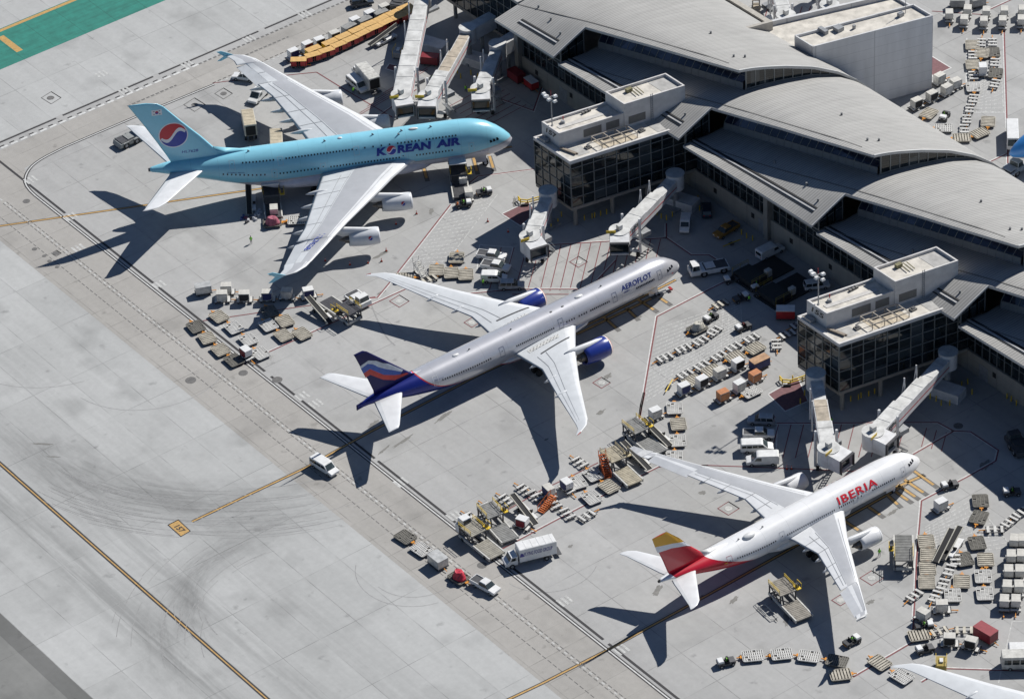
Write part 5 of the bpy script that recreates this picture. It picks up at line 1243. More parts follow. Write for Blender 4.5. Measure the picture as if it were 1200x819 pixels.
# ---------------------------------------------------------------- passenger bridges
JB = mat('bridge_white', (.68, .68, .68), .5, dirt=.25, scale=.6); JT = mat('bridge_roof', (.64, .64, .62), .6, dirt=.4, scale=.5)
JTAN = mat('bridge_rust_roof', (.50, .43, .34), .7, dirt=.5, scale=.6)
def bridge(label, rot, cabc, cab_ang, z=5.0, tan=(), fixed=None, stripe=True, logo=False, w=2.85, h=2.8, sign=True, tower=True):
    """rot, cabc: photo positions of the roof over the rotunda and over the cab; cab_ang: image angle of the cab mouth"""
    a = P(*rot, z+h); b = P(*cabc, z+h)
    r = empty('passenger_bridge', (a.x, a.y, 0)); tag(r, label, 'jet bridge', 'passenger bridges at the gates')
    A0 = Vector((0, 0, 0)); B0 = Vector((b.x-a.x, b.y-a.y, 0)); d = B0.normalized(); n = Vector((-d.y, d.x, 0)); L = B0.length
    up_ = Vector((0, 0, 1))
    # rotunda on its column
    mb = MB(); mb.tube((0, 0, z-.3), (0, 0, z+h+.2), 1.75, n=20); mb.build('rotunda', JB, r)
    mb = MB(); mb.tube((0, 0, z+h+.2), (0, 0, z+h+.3), 1.85, n=20); mb.build('rotunda_roof', JT, r)
    mb = MB(); mb.tube((0, 0, 0), (0, 0, z-.3), .6, n=12); mb.box(-1.6, -1.6, 0, 1.6, 1.6, .5); mb.build('column', GREY, r)
    # telescoping tunnel in three sections
    segs = [(1.6, L*.36, w*.82, h*.84), (L*.34, L*.66, w*.91, h*.92), (L*.64, L-1.2, w, h)]
    for i, (t0, t1, ww, hh) in enumerate(segs):
        p, q = d*t0, d*t1; zz = z+i*.12
        mb = MB(); mb.beam(p+up_*(zz+hh/2), q+up_*(zz+hh/2), ww, hh); s_ = mb.build('tunnel', JB, r)
        mb = MB(); mb.beam(p+up_*(zz+hh+.03), q+up_*(zz+hh+.03), ww-.3, .06)
        for k in range(int((t1-t0)/4)): c = p+d*(2+k*4); mb.beam(c-n*(ww/2-.1)+up_*(zz+hh+.08), c+n*(ww/2-.1)+up_*(zz+hh+.08), .1, .08)
        mb.build('tunnel_roof', JTAN if i in tan else JT, s_)
        if stripe:
            for sg in (-1, 1):
                mb = MB(); o_ = n*sg*(ww/2+.012); mb.beam(p+o_+up_*(zz+hh*.42), q+o_+up_*(zz+hh*.42), .03, .2); mb.build('red_stripe', RED, s_)
        if i == 2 and logo:
            P_, a_, b_, c_, d_ = text_polys('HSBC', 1, 0, .03)
            for sg in (-1, 1):
                o_ = n*sg*(ww/2+.03); st = p.lerp(q, .42 if sg < 0 else .86)
                dd = d if sg < 0 else -d
                fl = 1 if (n*sg).dot(Vector((0, -1, 0))) > 0 else 1
                mb = MB()
                for q2 in P_: mb.add([st+o_+dd*((q3[0]-a_)/(b_-a_)*4.0)+up_*(zz+hh*.55+(q3[1]-c_)/(d_-c_)*.85) for q3 in q2], [tuple(range(len(q2)))])
                mb.build('lettering', mat('black_lettering', (.03, .03, .03)), s_, fix=False)
                c = st+o_-dd*1.1+up_*(zz+hh*.55+.42); mb = MB()
                for tri in (((-.75, 0), (-.38, .42), (0, 0), (-.38, -.42)), ((.75, 0), (.38, .42), (0, 0), (.38, -.42)), ((-.38, .42), (.38, .42), (0, 0)), ((-.38, -.42), (0, 0), (.38, -.42))):
                    mb.add([c+dd*x_+up_*y_ for x_, y_ in tri], [tuple(range(len(tri)))])
                mb.build('hexagon_emblem', RED, s_, fix=False)
    # drive column with lift posts and bogie
    c = d*(L*.80)
    mb = MB()
    for sg in (-1, 1): mb.beam(c+n*sg*(w/2+.45)+up_*.8, c+n*sg*(w/2+.45)+up_*(z+h+.9), .38)
    mb.beam(c-n*(w/2+.6)+up_*(z-.5), c+n*(w/2+.6)+up_*(z-.5), .4, .5); mb.beam(c-n*(w/2+.3)+up_*1.0, c+n*(w/2+.3)+up_*1.0, .6, .5); mb.build('lift_column', JB, r)
    for sg in (-1, 1):
        mb = MB(); q = c+n*sg*1.5; mb.tube(q-d*.0+n*(-.25)+up_*.6, q+n*.25+up_*.6, .6, n=14); mb.build('wheel', BLACK, r)
    # cab rotunda and cab head
    cz = z+.3
    mb = MB(); mb.tube(B0+up_*(cz-.2), B0+up_*(cz+h+.25), 1.95, n=22); mb.build('cab_rotunda', JB, r)
    mb = MB(); mb.tube(B0+up_*(cz+h+.25), B0+up_*(cz+h+.32), 2.05, n=22); mb.box(B0.x-.4, B0.y-.4, cz+h+.42, B0.x+.5, B0.y+.5, cz+h+1.3); mb.build('cab_roof', JT, r)
    ca = heading(cabc[0], cabc[1], cab_ang, z+h); cdv = Vector((math.cos(ca), math.sin(ca), 0)); cn = Vector((-cdv.y, cdv.x, 0))
    f = B0+cdv*1.2; g = B0+cdv*3.9
    mb = MB()
    mb.beam(f+up_*(cz+h+.1), g+up_*(cz+h-.15), 3.6, .25); mb.beam(f+up_*(cz+.05), g+up_*(cz+.05), 3.6, .2)
    for sg in (-1, 1): mb.beam(f+cn*sg*1.75+up_*(cz+h/2), g+cn*sg*1.75+up_*(cz+h/2), .12, h)
    hd = mb.build('cab_head', JB, r)
    mb = MB(); g2 = g+cdv*.02
    mb.plate([g-cdv*.6-cn*1.65+up_*(cz+.1), g-cdv*.6+cn*1.65+up_*(cz+.1), g-cdv*.6+cn*1.65+up_*(cz+h-.2), g-cdv*.6-cn*1.65+up_*(cz+h-.2)], .05); mb.build('cab_opening', CAR_GLASS, hd)
    mb = MB()
    for k in range(4):
        x_ = g+cdv*(.12*k); mb.beam(x_-cn*1.8+up_*(cz+h-.1), x_+cn*1.8+up_*(cz+h-.1), .1, .3); 
        for sg in (-1, 1): mb.beam(x_+cn*sg*1.8+up_*(cz), x_+cn*sg*1.8+up_*(cz+h), .1, .16)
    mb.build('bellows', DGREY, hd)
    if sign:
        mb = MB(); q = B0-cn*1.6+cdv*1.3+up_*(cz+h+.6); mb.plate([q-cdv*.1-cn*.9-up_*.35, q-cdv*.1+cn*.9-up_*.35, q+cn*.9+up_*.35, q-cn*.9+up_*.35], .05); mb.build('gate_sign', YELLOW, r)
    # service stairs
    mb = MB(); s0 = B0-d*2.6+n*2.0; 
    for k in range(12): mb.beam(s0-d*(k*.42)+n*0+up_*(z-.1-k*.42), s0-d*(k*.42)+n*.95+up_*(z-.1-k*.42), .3, .06)
    for sg in (0, .95): mb.beam(s0+n*sg+up_*(z+.9), s0-d*5+n*sg+up_*.9, .06); mb.beam(s0+n*sg+up_*(z-.1), s0-d*5+n*sg+up_*0.05, .1, .2)
    mb.build('stairs', GREY, r)
    mb = MB(); q = c-d*2+n*(w/2+.3); mb.box(q.x-1, q.y-.8, z-1.2, q.x+1, q.y+.8, z-.3); mb.build('air_unit', GREY, r)
    if tower:   # tall side posts with cable hoists
        for t_, sg in ((.30, -1), (.46, -1)):
            mb = MB(); q = d*(L*t_)+n*sg*(w/2+.3); mb.beam(q+up_*(z-2.2), q+d*.5+up_*(z+h+2.2), .22); mb.beam(q+d*.5+up_*(z+h+2.2), q+d*1.8+up_*(z+.5), .08); mb.build('cable_hoist', JB, r)
    if fixed:
        e = P(*fixed, z+h); e = Vector((e.x-a.x, e.y-a.y, 0)); m_ = e*.5
        mb = MB(); mb.beam(up_*(z+h/2), e+up_*(z+h/2), w*.9, h); fx = mb.build('fixed_walkway', JB, r)
        mb = MB(); mb.beam(up_*(z+h+.04), e+up_*(z+h+.04), w*.8, .08); mb.build('walkway_roof', JT, fx)
        mb = MB(); mb.tube(m_, m_+up_*z, .4, n=10); mb.build('column', GREY, r)
    return r
bridge('short bridge at the left corner of the upper pier, cab turned over the hatched bay', (642, 224), (621, 279), -48, tan=(), logo=False)
bridge('long bridge reaching from the upper pier towards the silver jet', (791, 204), (726, 272), -90, logo=True)
bridge('bridge at the left corner of the lower pier with tan patched roof', (956, 438), (971, 527), -25, tan=(1,))
bridge('long bridge with red stripe and lettering reaching from the lower pier to the white jet', (1111, 413), (1023, 508), -22, logo=True)
bridge('longest white bridge, leftmost of three beside the sky blue jet', (500, -30), (470, 113), -68, z=5.6, fixed=(545, -62), w=3.5)
bridge('middle bridge beside the sky blue jet, tan rust patches on its roof', (548, 33), (502, 114), -100, z=5.2, tan=(0, 1), fixed=(579, 16))
bridge('mostly shaded right bridge beside the nose of the sky blue jet', (583, 52), (563, 106), -88, z=5.0, fixed=(606, 38))
bridge('white bridge on the far side, just beyond the curved roof at the top', (905, -30), (921, 20), -75, z=5, sign=False)
bridge('tan roofed bridge on the far side, partly behind the concrete block', (962, -40), (972, 8), -70, z=5, tan=(2,), sign=False)
# bridge foundations and bollards
def block(px, py, label):
    q = P(px, py); mb = MB(); mb.box(-3.2, -1.6, 0, 3.2, 1.6, 1.9); o = mb.build('equipment_plinth', JB); o.location = q; o.rotation_euler = (0, 0, R(-70)); tag(o, label, 'plinth')
block(799, 241, 'white concrete plinth under the long bridge of the upper pier'); block(1109, 463, 'white concrete plinth under the long bridge of the lower pier'); block(555, 74, 'pale plinth under the middle bridge beside the sky blue jet'); block(507, 58, 'pale plinth under the longest bridge beside the sky blue jet')
bol = [(685, 258), (694, 256), (697, 255), (704, 253), (711, 251), (658, 254), (654, 262), (646, 268), (770, 252), (775, 256), (781, 258), (788, 254), (812, 236), (818, 235), (808, 247), (820, 247), (869, 275), (875, 279), (882, 282), (860, 270), (798, 262), (765, 246),
       (997, 470), (1006, 468), (1009, 466), (1018, 464), (1025, 461), (938, 473), (943, 463), (929, 446), (1090, 467), (1097, 470), (1103, 475), (1113, 475), (1122, 468), (1127, 453), (1134, 450), (1139, 462), (1130, 462), (1180, 467), (1185, 470), (1191, 475), (468, 64), (472, 68), (552, 88), (560, 92), (590, 70), (596, 78), (540, 92), (536, 86)]
def mk_bollard():
    o = empty('bollard'); mb = MB(); mb.tube((0, 0, 0), (0, 0, 1.15), .13, .12, n=8); mb.build('post', YELLOW, o); mb = MB(); mb.tube((0, 0, 1.15), (0, 0, 1.2), .13, .05, n=8); mb.build('cap', YELLOW, o); return o
for i, (x, y) in enumerate(bol):
    wh = 'under the upper pier' if i < 22 else 'under the lower pier' if i < 42 else 'below the bridges beside the sky blue jet'
    place('bollard', mk_bollard, x, y, 0, 'yellow bollard in the row '+wh, 'bollard', 'yellow bollards '+wh)
# yellow hose rails at the seaward pier corners
for (x, y, t) in ((622, 231, 'upper'), (929, 441, 'lower')):
    o = empty('yellow_guard_rail', P(x, y)); tag(o, 'bent yellow guard rail beside the seaward corner of the '+t+' pier', 'guard rail')
    pts = [(-2.6, .6), (-2.9, -.5), (-2.0, -1.6), (.4, -2.2), (3.2, -2.4)]
    mb = MB()
    for z in (.45, 1.0):
        for a, b in zip(pts, pts[1:]): mb.beam((*a, z), (*b, z), .18)
    mb.build('rails', YELLOW, o)
    for a in pts:
        mb = MB(); mb.beam((*a, 0), (*a, 1.05), .16); mb.build('post', YELLOW, o)
    mb = MB(); mb.tube((-3.2, -1.3, .1), (-2.2, -2.0, .1), .35, n=10); mb.build('hose_reel', BLACK, o)
# ---------------------------------------------------------------- ground equipment prototypes (x forward)
def wheels(mb_parent, pts, r, w_=.28, hub=True):
    for x, y in pts:
        mb = MB(); mb.wheel(x, y, r, r, w_, 14); wh = mb.build('wheel', BLACK, mb_parent)
        if hub: mb = MB(); mb.wheel(x, y+(w_/2 if y > 0 else -w_/2), r, r*.5, .03, 8); mb.build('hub', GREY, wh)
def slat_dolly(slat, frame):
    def f():
        o = empty('slatted_dolly'); mb = MB()
        for y in (-.8, .8): mb.box(-1.65, y-.07, .38, 1.65, y+.07, .5)
        for x in (-1.6, 1.6): mb.box(x-.07, -.8, .36, x+.07, .8, .48)
        mb.box(-1.4, -.1, .30, 1.4, .1, .38); mb.mi = 1; [mb.wheel(x, y, .2, .2, .14, 8) for x in (-1.2, 1.2) for y in (-.65, .65)]; mb.build('chassis', [frame, BLACK], o)
        for x in (-1.2, 0, 1.2):
            mb = MB(); mb.box(x-.24, -.9, .5, x+.24, .9, .60); mb.build('slat', slat, o)
        mb = MB(); mb.beam((1.65, 0, .4), (2.7, 0, .3), .12); mb.box(2.6, -.12, .22, 2.85, .12, .36); mb.build('tow_bar', ORANGE, o)
        return o
    return f
def pallet_dolly(rail, deck, L=3.5, W=2.75, cross=False, bar=ORANGE):
    def f():
        o = empty('pallet_dolly'); mb = MB()
        cc = .22; oc = [(-L/2+cc, -W/2), (L/2-cc, -W/2), (L/2, -W/2+cc), (L/2, W/2-cc), (L/2-cc, W/2), (-L/2+cc, W/2), (-L/2, W/2-cc), (-L/2, -W/2+cc)]
        mb.prism(oc, .36, .44, axis='z'); mb.mi = 1; [mb.wheel(x, y, .19, .19, .16, 8) for x in (-L*.36, L*.36) for y in (-W*.38, W*.38)]; mb.build('chassis', [deck, BLACK], o)
        mb = MB()
        for a, b in zip(oc, oc[1:]+oc[:1]): mb.beam((*a, .52), (*b, .52), .11, .16)
        mb.build('side_rails', rail, o)
        mb = MB(); rr = random.Random(int(L*10+W*7))
        if cross == 'slats':
            for k in range(6): x = -L/2+.42+(L-.84)*k/5; mb.box(x-.17, -W/2+.12, .46, x+.17, W/2-.12, .6)
            for k in (1, 3): y = -W/2+W*k/4; mb.box(-L/2+.12, y-.05, .44, L/2-.12, y+.05, .5)
        else:
            for k in range(1, 4): y = -W/2+W*k/4; mb.box(-L/2+.12, y-.07, .44, L/2-.12, y+.07, .58)
            n = 9
            for k in range(n):
                x = -L/2+.3+(L-.6)*k/(n-1)
                for q in range(4):
                    if rr.random() < .1: continue
                    y0 = -W/2+W*q/4; mb.box(x-.11, y0+.1, .46, x+.11, y0+W/4-.1, .585)
        mb.build('rollers', rail, o)
        mb = MB(); mb.beam((L/2, 0, .42), (L/2+1.0, 0, .35), .16); mb.box(L/2+.05, -.35, .36, L/2+.4, .35, .52); mb.build('tow_bar', bar, o)
        return o
    return f
def container(shell, face, lean=True):
    """airline container with one sloping lower corner; rests on a dolly"""
    def f():
        o = empty('cargo_container'); mb = MB()
        prof = [(-1.0, .0), (.62, .0), (1.02, .42), (1.02, 1.62), (-1.0, 1.62)]
        mb.prism([(a, b) for a, b in prof], -.78, .78); sh = mb.build('shell', shell, o)
        mb = MB(); mb.box(-.98, -.76, 1.62, 1.0, .76, 1.66); mb.build('roof_panel', WHITE if shell is WHITE else (mat('cream_panel', (.60, .58, .53), .6, dirt=.3) if shell is WHITE2 or shell is SILVER else shell), o)
        mb = MB()
        mb.plate([(-.86, -.80, .1), (.56, -.80, .1), (.9, -.80, .5), (.9, -.80, 1.5), (-.86, -.80, 1.5)], .02); mb.build('curtain', face, o)
        mb = MB()
        for x in (-.99, 1.0): mb.box(x-.04, -.81, .3, x+.04, -.77, 1.62)
        mb.box(-1.0, -.81, 1.52, 1.02, -.77, 1.62); mb.build('door_frame', GREY, o)
        return o
    return f
def cover_cart(roof, side, L=3.2, W=1.6, H=1.75):
    def f():
        o = empty('baggage_cart'); mb = MB(); mb.box(-L/2, -W/2, .42, L/2, W/2, .55); mb.build('deck', DGREY, o)
        mb = MB(); mb.box(-L/2-.05, -W/2-.08, H, L/2+.05, W/2+.08, H+.09); mb.build('roof', roof, o)
        mb = MB()
        for x in (-L/2, L/2-.07, -.04):
            for y in (-W/2, W/2-.07): mb.box(x, y, .55, x+.07, y+.07, H)
        mb.build('frame', side if roof is OTAN else GREY, o)
        for x in (-L/2, L/2-.05): mb = MB(); mb.box(x, -W/2+.07, .55, x+.05, W/2-.07, H); mb.build('end_panel', side, o)
        for y in (-W/2-.02, W/2): 
            for x0, x1 in ((-L/2+.1, -.42), (.35, L/2-.15)): mb = MB(); mb.box(x0, y, .6, x1, y+.025, H-.05); mb.build('side_curtain', side, o)
        mb = MB(); mb.box(-L/2+.3, -.5, .55, L/2-.3, .5, 1.0); mb.build('baggage', mat('dark_bags', (.05, .05, .06), .8), o)
        wheels(o, [(x, y) for x in (-1.1, 1.1) for y in (-.62, .62)], .21, .14, False)
        mb = MB(); mb.beam((L/2, 0, .42), (L/2+.9, 0, .3), .1); mb.build('tow_bar', ORANGE, o)
        return o
    return f
def box_cart(body, roof, L=3.0, W=1.7, H=2.0):
    def f():
        o = empty('enclosed_cart'); mb = MB(); mb.box(-L/2, -W/2, .5, L/2, W/2, H); mb.build('body', body, o)
        mb = MB(); mb.box(-L/2-.04, -W/2-.04, H, L/2+.04, W/2+.04, H+.08); mb.build('roof', roof, o)
        mb = MB(); mb.box(-L/2-.1, -W/2-.05, .36, L/2+.1, W/2+.05, .5); mb.build('chassis', DGREY, o)
        for x in (-.72, .72): mb = MB(); mb.box(x-.6, -W/2-.03, .62, x+.6, -W/2, H-.15); mb.build('door', body, o)
        wheels(o, [(x, y) for x in (-1.0, 1.0) for y in (-.65, .65)], .22, .15, False)
        mb = MB(); mb.beam((L/2, 0, .42), (L/2+1.0, 0, .3), .1); mb.build('tow_bar', ORANGE, o); return o
    return f
def tug(body=WHITE, driver=None, load=True):
    def f():
        o = empty('baggage_tug'); mb = MB()
        mb.prism([(-1.5, .38), (1.55, .38), (1.6, .95), (.5, 1.05), (.45, .62), (-.35, .62), (-.4, 1.0), (-1.5, .9)], -.72, .72); mb.build('body', DGREY, o, bevel=.03)
        mb = MB(); mb.box(.52, -.7, 1.02, 1.58, .7, 1.34, top=(.08, .08)); mb.build('bonnet', body, o, bevel=.03)
        mb = MB(); mb.box(-.3, -.55, .6, .1, .55, .95); mb.box(-.38, -.55, .95, -.26, .55, 1.4); mb.build('seat', BLACK, o)
        mb = MB(); mb.beam((.5, .2, 1.0), (.2, .2, 1.45), .06); mb.tube((.18, .2, 1.42), (.2, .2, 1.46), .2, n=10); mb.build('steering_wheel', BLACK, o)
        mb = MB(); mb.box(-1.55, -.5, .45, -1.5, .5, .6); mb.build('hitch', ORANGE, o)
        wheels(o, [(x, y) for x in (-1.0, 1.05) for y in (-.72, .72)], .34, .24)
        for y in (-.45, .45): mb = MB(); mb.box(1.6, y-.1, .75, 1.63, y+.1, .9); mb.build('headlight', LAMP, o)
        return o
    return f
def vehicle(kind, body=WHITE, roofm=None):
    """side profiles of common airside vehicles; x forward, front at +"""
    def f():
        o = empty(kind); roofm_ = roofm or body
        if kind == 'passenger_van' or kind == 'panel_van' or kind == 'small_van':
            L, W, H = {'passenger_van': (5.9, 2.0, 2.15), 'panel_van': (5.9, 2.05, 2.25), 'small_van': (5.0, 1.9, 2.05)}[kind]; h = L/2
            prof = [(-h, .45), (h-.1, .42), (h, .7), (h-.05, .98), (h-1.05, 1.22), (h-1.95, H-.08), (h-2.25, H), (-h+.2, H), (-h, H-.2)]
            mb = MB(); mb.prism(prof, -W/2, W/2); mb.build('body', body, o, bevel=.09)
            mb = MB(); mb.plate([(h-1.02, -W/2+.14, 1.27), (h-1.02, W/2-.14, 1.27), (h-1.86, W/2-.2, H-.2), (h-1.86, -W/2+.2, H-.2)], .03); mb.build('windscreen', CAR_GLASS, o)
            ws_ = [(h-2.75, h-1.75)]
            if kind == 'passenger_van': ws_ += [(h-3.75, h-2.85), (-h+1.15, h-3.85), (-h+.25, -h+1.05)]
            if kind == 'small_van': ws_ += [(h-3.6, h-2.85)]
            for y in (-W/2-.02, W/2+.02):
                for i, (a, b) in enumerate(ws_):
                    mb = MB(); t = .25 if i == 0 else 0; mb.plate([(a, y, 1.3), (b+t, y, 1.3), (b-t*.6, y, H-.32), (a, y, H-.32)], .015); mb.build('side_window', CAR_GLASS, o)
            mb = MB(); mb.plate([(-h-.02, -W/2+.25, 1.3), (-h-.02, W/2-.25, 1.3), (-h-.0, W/2-.3, H-.35), (-h-.0, -W/2+.3, H-.35)], .02); mb.build('rear_window', CAR_GLASS, o)
            wb = (h-1.0, -h+1.15)
        elif kind == 'station_wagon':
            L, W, H = 4.9, 1.92, 1.8; h = L/2
            mb = MB(); mb.prism([(-h, .42), (h-.1, .4), (h, .65), (h-.05, .9), (h-1.25, 1.05), (-h+.05, 1.1), (-h-.02, .8)], -W/2, W/2); mb.build('body', body, o, bevel=.08)
            mb = MB(); mb.loft([[(-h+.1, -W/2+.05, 1.08), (h-1.3, -W/2+.05, 1.05), (h-1.3, W/2-.05, 1.05), (-h+.1, W/2-.05, 1.08)], [(-h+.35, -W/2+.2, 1.68), (h-2.05, -W/2+.2, 1.68), (h-2.05, W/2-.2, 1.68), (-h+.35, W/2-.2, 1.68)]], smooth=False); mb.build('windows', CAR_GLASS, o)
            mb = MB(); mb.box(-h+.3, -W/2+.16, 1.68, h-2.0, W/2-.16, 1.78, top=(.1, .1)); mb.build('roof', roofm_, o)
            mb = MB()
            for y in (-W/2+.1, W/2-.1):
                for x in (-h+.2, -h+1.4, -.05): mb.beam((x, y, 1.08), (x+.08, y*.9, 1.7), .1)
            mb.build('pillars', body, o); wb = (h-.95, -h+.95)
        elif kind == 'pickup_truck':
            L, W, H = 5.7, 1.98, 1.9; h = L/2
            mb = MB(); mb.prism([(-h, .5), (h-.1, .48), (h, .75), (h-.05, 1.08), (h-1.35, 1.18), (-.55, 1.18), (-h+.02, 1.12)], -W/2, W/2); mb.build('body', body, o, bevel=.07)
            mb = MB(); mb.loft([[(-.75, -W/2+.06, 1.17), (h-1.3, -W/2+.06, 1.17), (h-1.3, W/2-.06, 1.17), (-.75, W/2-.06, 1.17)], [(-.55, -W/2+.22, 1.78), (h-2.05, -W/2+.22, 1.78), (h-2.05, W/2-.22, 1.78), (-.55, W/2-.22, 1.78)]], smooth=False); mb.build('cab_windows', CAR_GLASS, o)
            mb = MB(); mb.box(-.68, -W/2+.17, 1.78, h-2.0, W/2-.17, 1.9, top=(.12, .1)); mb.build('cab_roof', body, o)
            mb = MB(); mb.box(-h+.15, -W/2+.14, 1.15, -.8, W/2-.14, 1.19); mb.build('load_bed', DGREY, o)
            mb = MB(); mb.box(-h+.02, -W/2, 1.12, -h+.12, W/2, 1.32); mb.box(-h+.12, -W/2, 1.12, -.78, -W/2+.1, 1.32); mb.box(-h+.12, W/2-.1, 1.12, -.78, W/2, 1.32); mb.build('bed_sides', body, o); wb = (h-1.0, -h+1.15)
        elif kind in ('box_truck', 'catering_truck'):
            L, W = (9.4, 2.5) if kind == 'box_truck' else (8.6, 2.5); h = L/2; top = 3.7 if kind == 'box_truck' else 4.6
            mb = MB(); mb.box(-h, -.45, .7, h-.6, .45, .95); mb.build('chassis', DGREY, o)
            z0 = 1.05 if kind == 'box_truck' else 2.0
            mb = MB(); mb.box(-h, -W/2, z0, h-2.6, W/2, top); bx2 = mb.build('cargo_box', body, o, bevel=.04)
            mb = MB(); mb.box(-h+.1, -W/2+.1, top, h-2.7, W/2-.1, top+.04)
            for k in range(5): mb.box(-h+.6+k*1.2, -W/2+.15, top+.04, -h+.68+k*1.2, W/2-.15, top+.07)
            mb.build('box_roof', roofm_, bx2)
            mb = MB(); mb.prism([(h-2.3, .6), (h, .6), (h, 1.25), (h-.75, 1.55), (h-1.15, 2.35), (h-2.3, 2.4)], -1.08, 1.08); mb.build('cab', WHITE, o, bevel=.06)
            mb = MB(); mb.plate([(h-.74, -.95, 1.62), (h-.74, .95, 1.62), (h-1.1, .9, 2.25), (h-1.1, -.9, 2.25)], .03); mb.build('windscreen', CAR_GLASS, o)
            for y in (-1.1, 1.1): mb = MB(); mb.plate([(h-2.0, y, 1.6), (h-.95, y, 1.6), (h-1.3, y, 2.2), (h-2.0, y, 2.2)], .02); mb.build('side_window', CAR_GLASS, o)
            if kind == 'catering_truck':
                mb = MB()
                for y in (-.9, .9): mb.beam((-h+1, y, 1.0), (h-3.4, y, 2.0), .15); mb.beam((h-3.4, y, 1.0), (-h+1, y, 2.0), .15)
                mb.build('scissor_lift', DGREY, o)
                mb = MB(); mb.box(-h-.03, -1.0, 2.1, -h, 1.0, 4.3); mb.build('roller_door', BLACK, o)
            else:
                mb = MB(); mb.box(-h-.03, -1.05, 1.2, -h, 1.05, 3.45); mb.build('rear_door', BLACK, o); mb = MB(); mb.box(-h-.9, -1.1, .5, -h-.03, 1.1, .6); mb.build('tail_lift', DGREY, o)
            wheels(o, [(h-1.2, -1.0), (h-1.2, 1.0), (-h+1.9, -1.05), (-h+1.9, 1.05)], .48, .35)
            for y in (-.8, .8): mb = MB(); mb.box(h, y-.15, .85, h+.03, y+.15, 1.05); mb.build('headlight', LAMP, o)
            return o
        elif kind == 'shuttle_bus':
            L, W, H = 7.5, 2.3, 2.9; h = L/2
            mb = MB(); mb.prism([(-h, .4), (h, .4), (h+.02, 1.2), (h-.35, H), (-h, H)], -W/2, W/2); mb.build('body', body, o, bevel=.1)
            mb = MB(); mb.plate([(h+.03, -W/2+.15, 1.3), (h+.03, W/2-.15, 1.3), (h-.28, W/2-.2, 2.6), (h-.28, -W/2+.2, 2.6)], .03); mb.build('windscreen', CAR_GLASS, o)
            for y in (-W/2-.02, W/2+.02):
                for k in range(5): mb = MB(); a = -h+.4+k*1.35; mb.plate([(a, y, 1.4), (a+1.15, y, 1.4), (a+1.15, y, 2.35), (a, y, 2.35)], .015); mb.build('side_window', CAR_GLASS, o)
            wb = (h-1.3, -h+1.4)
        for y in (-W/2*.62, W/2*.62):
            mb = MB(); mb.box(h-.06, y-.18, .72, h+.02, y+.18, .9); mb.build('headlight', LAMP, o)
            mb = MB(); mb.box(-h-.02, y-.1, .85, -h+.05, y+.1, 1.1); mb.build('tail_light', REDL, o)
        wheels(o, [(x, y) for x in wb for y in (-W/2+.1, W/2-.1)], .36, .26)
        return o
    return f
def belt_loader(body=WHITE):
    def f():
        o = empty('belt_loader'); mb = MB(); mb.prism([(-2.6, .4), (2.6, .4), (2.6, .95), (-2.6, .85)], -.95, .3); mb.build('chassis', body, o, bevel=.04)
        mb = MB(); mb.beam((-3.9, .35, .75), (4.0, .35, 2.3), 1.0, .18); mb.build('conveyor_belt', BLACK, o)
        for y in (-.2, .9): mb = MB(); mb.beam((-3.9, y, .82), (4.0, y, 2.38), .12, .24); mb.build('side_rail', mat('cream_rail', (.6, .57, .48), .5), o)
        mb = MB(); mb.beam((1.6, .35, .9), (2.2, .35, 1.9), .3); mb.build('lift_arm', DGREY, o)
        mb = MB(); mb.box(-.9, -.9, .85, -.3, -.35, 1.15); mb.box(-1.0, -.9, 1.15, -.88, -.35, 1.6); mb.build('seat', BLACK, o)
        wheels(o, [(x, y) for x in (-1.7, 1.7) for y in (-.85, .6)], .36, .25); return o
    return f
def high_loader(deckm=GREY, railm=YELLOW, cabin=True, single=False):
    """two-deck cargo loader: raised bridge at the rear, low main deck ahead"""
    def f():
        o = empty('cargo_loader'); mb = MB(); mb.box(-4.4, -1.75, .35, 4.6, -1.5, .95); mb.box(-4.4, 1.5, .35, 4.6, 1.75, .95); mb.box(-4.4, -1.5, .35, -4.1, 1.5, .9); mb.build('chassis', WHITE2, o)
        mb = MB(); mb.box(-.2, -1.45, .65, 4.7, 1.45, .9)
        for k in range(11): mb.box(0+k*.43, -1.4, .9, .2+k*.43, 1.4, .95)
        mb.build('main_deck', deckm, o)
        mb = MB(); mb.box(-4.6, -1.6, 2.5, -.5, 1.6, 2.72)
        for k in range(9): mb.box(-4.4+k*.42, -1.5, 2.72, -4.22+k*.42, 1.5, 2.77)
        mb.build('bridge_deck', deckm, o)
        mb = MB()
        for y in (-1.5, 1.5):
            mb.beam((-4.2, y, .8), (-.8, y, 2.5), .16); mb.beam((-.8, y, .8), (-4.2, y, 2.5), .16)
            for x in (-4.3, -.7): mb.beam((x, y, .4), (x, y, 2.6), .2)
        mb.build('scissor_frame', DGREY, o)
        for y in (-1.58, 1.58):
            mb = MB()
            for z in (3.2, 3.6): mb.beam((-4.5, y, z), (-.9, y, z), .07)
            for x in (-4.5, -2.7, -.9): mb.beam((x, y, 2.7), (x, y, 3.6), .07)
            mb.build('guard_rail', railm, o)
        mb = MB(); mb.box(-1.9, 1.7, 2.5, -.5, 2.6, 2.62)
        for (x, y) in ((-1.9, 1.75), (-.5, 1.75), (-.5, 2.55), (-1.9, 2.55)): mb.beam((x, y, 2.6), (x, y, 3.7), .07)
        mb.beam((-1.9, 2.55, 3.7), (-.5, 2.55, 3.7), .07); mb.build('operator_platform', railm, o)
        mb = MB(); mb.box(-1.5, 1.9, 2.62, -1.0, 2.4, 3.4); mb.build('control_post', DGREY, o)
        wheels(o, [(x, y) for x in (-3.3, 3.2) for y in (-1.6, 1.6)], .4, .3, False); return o
    return f
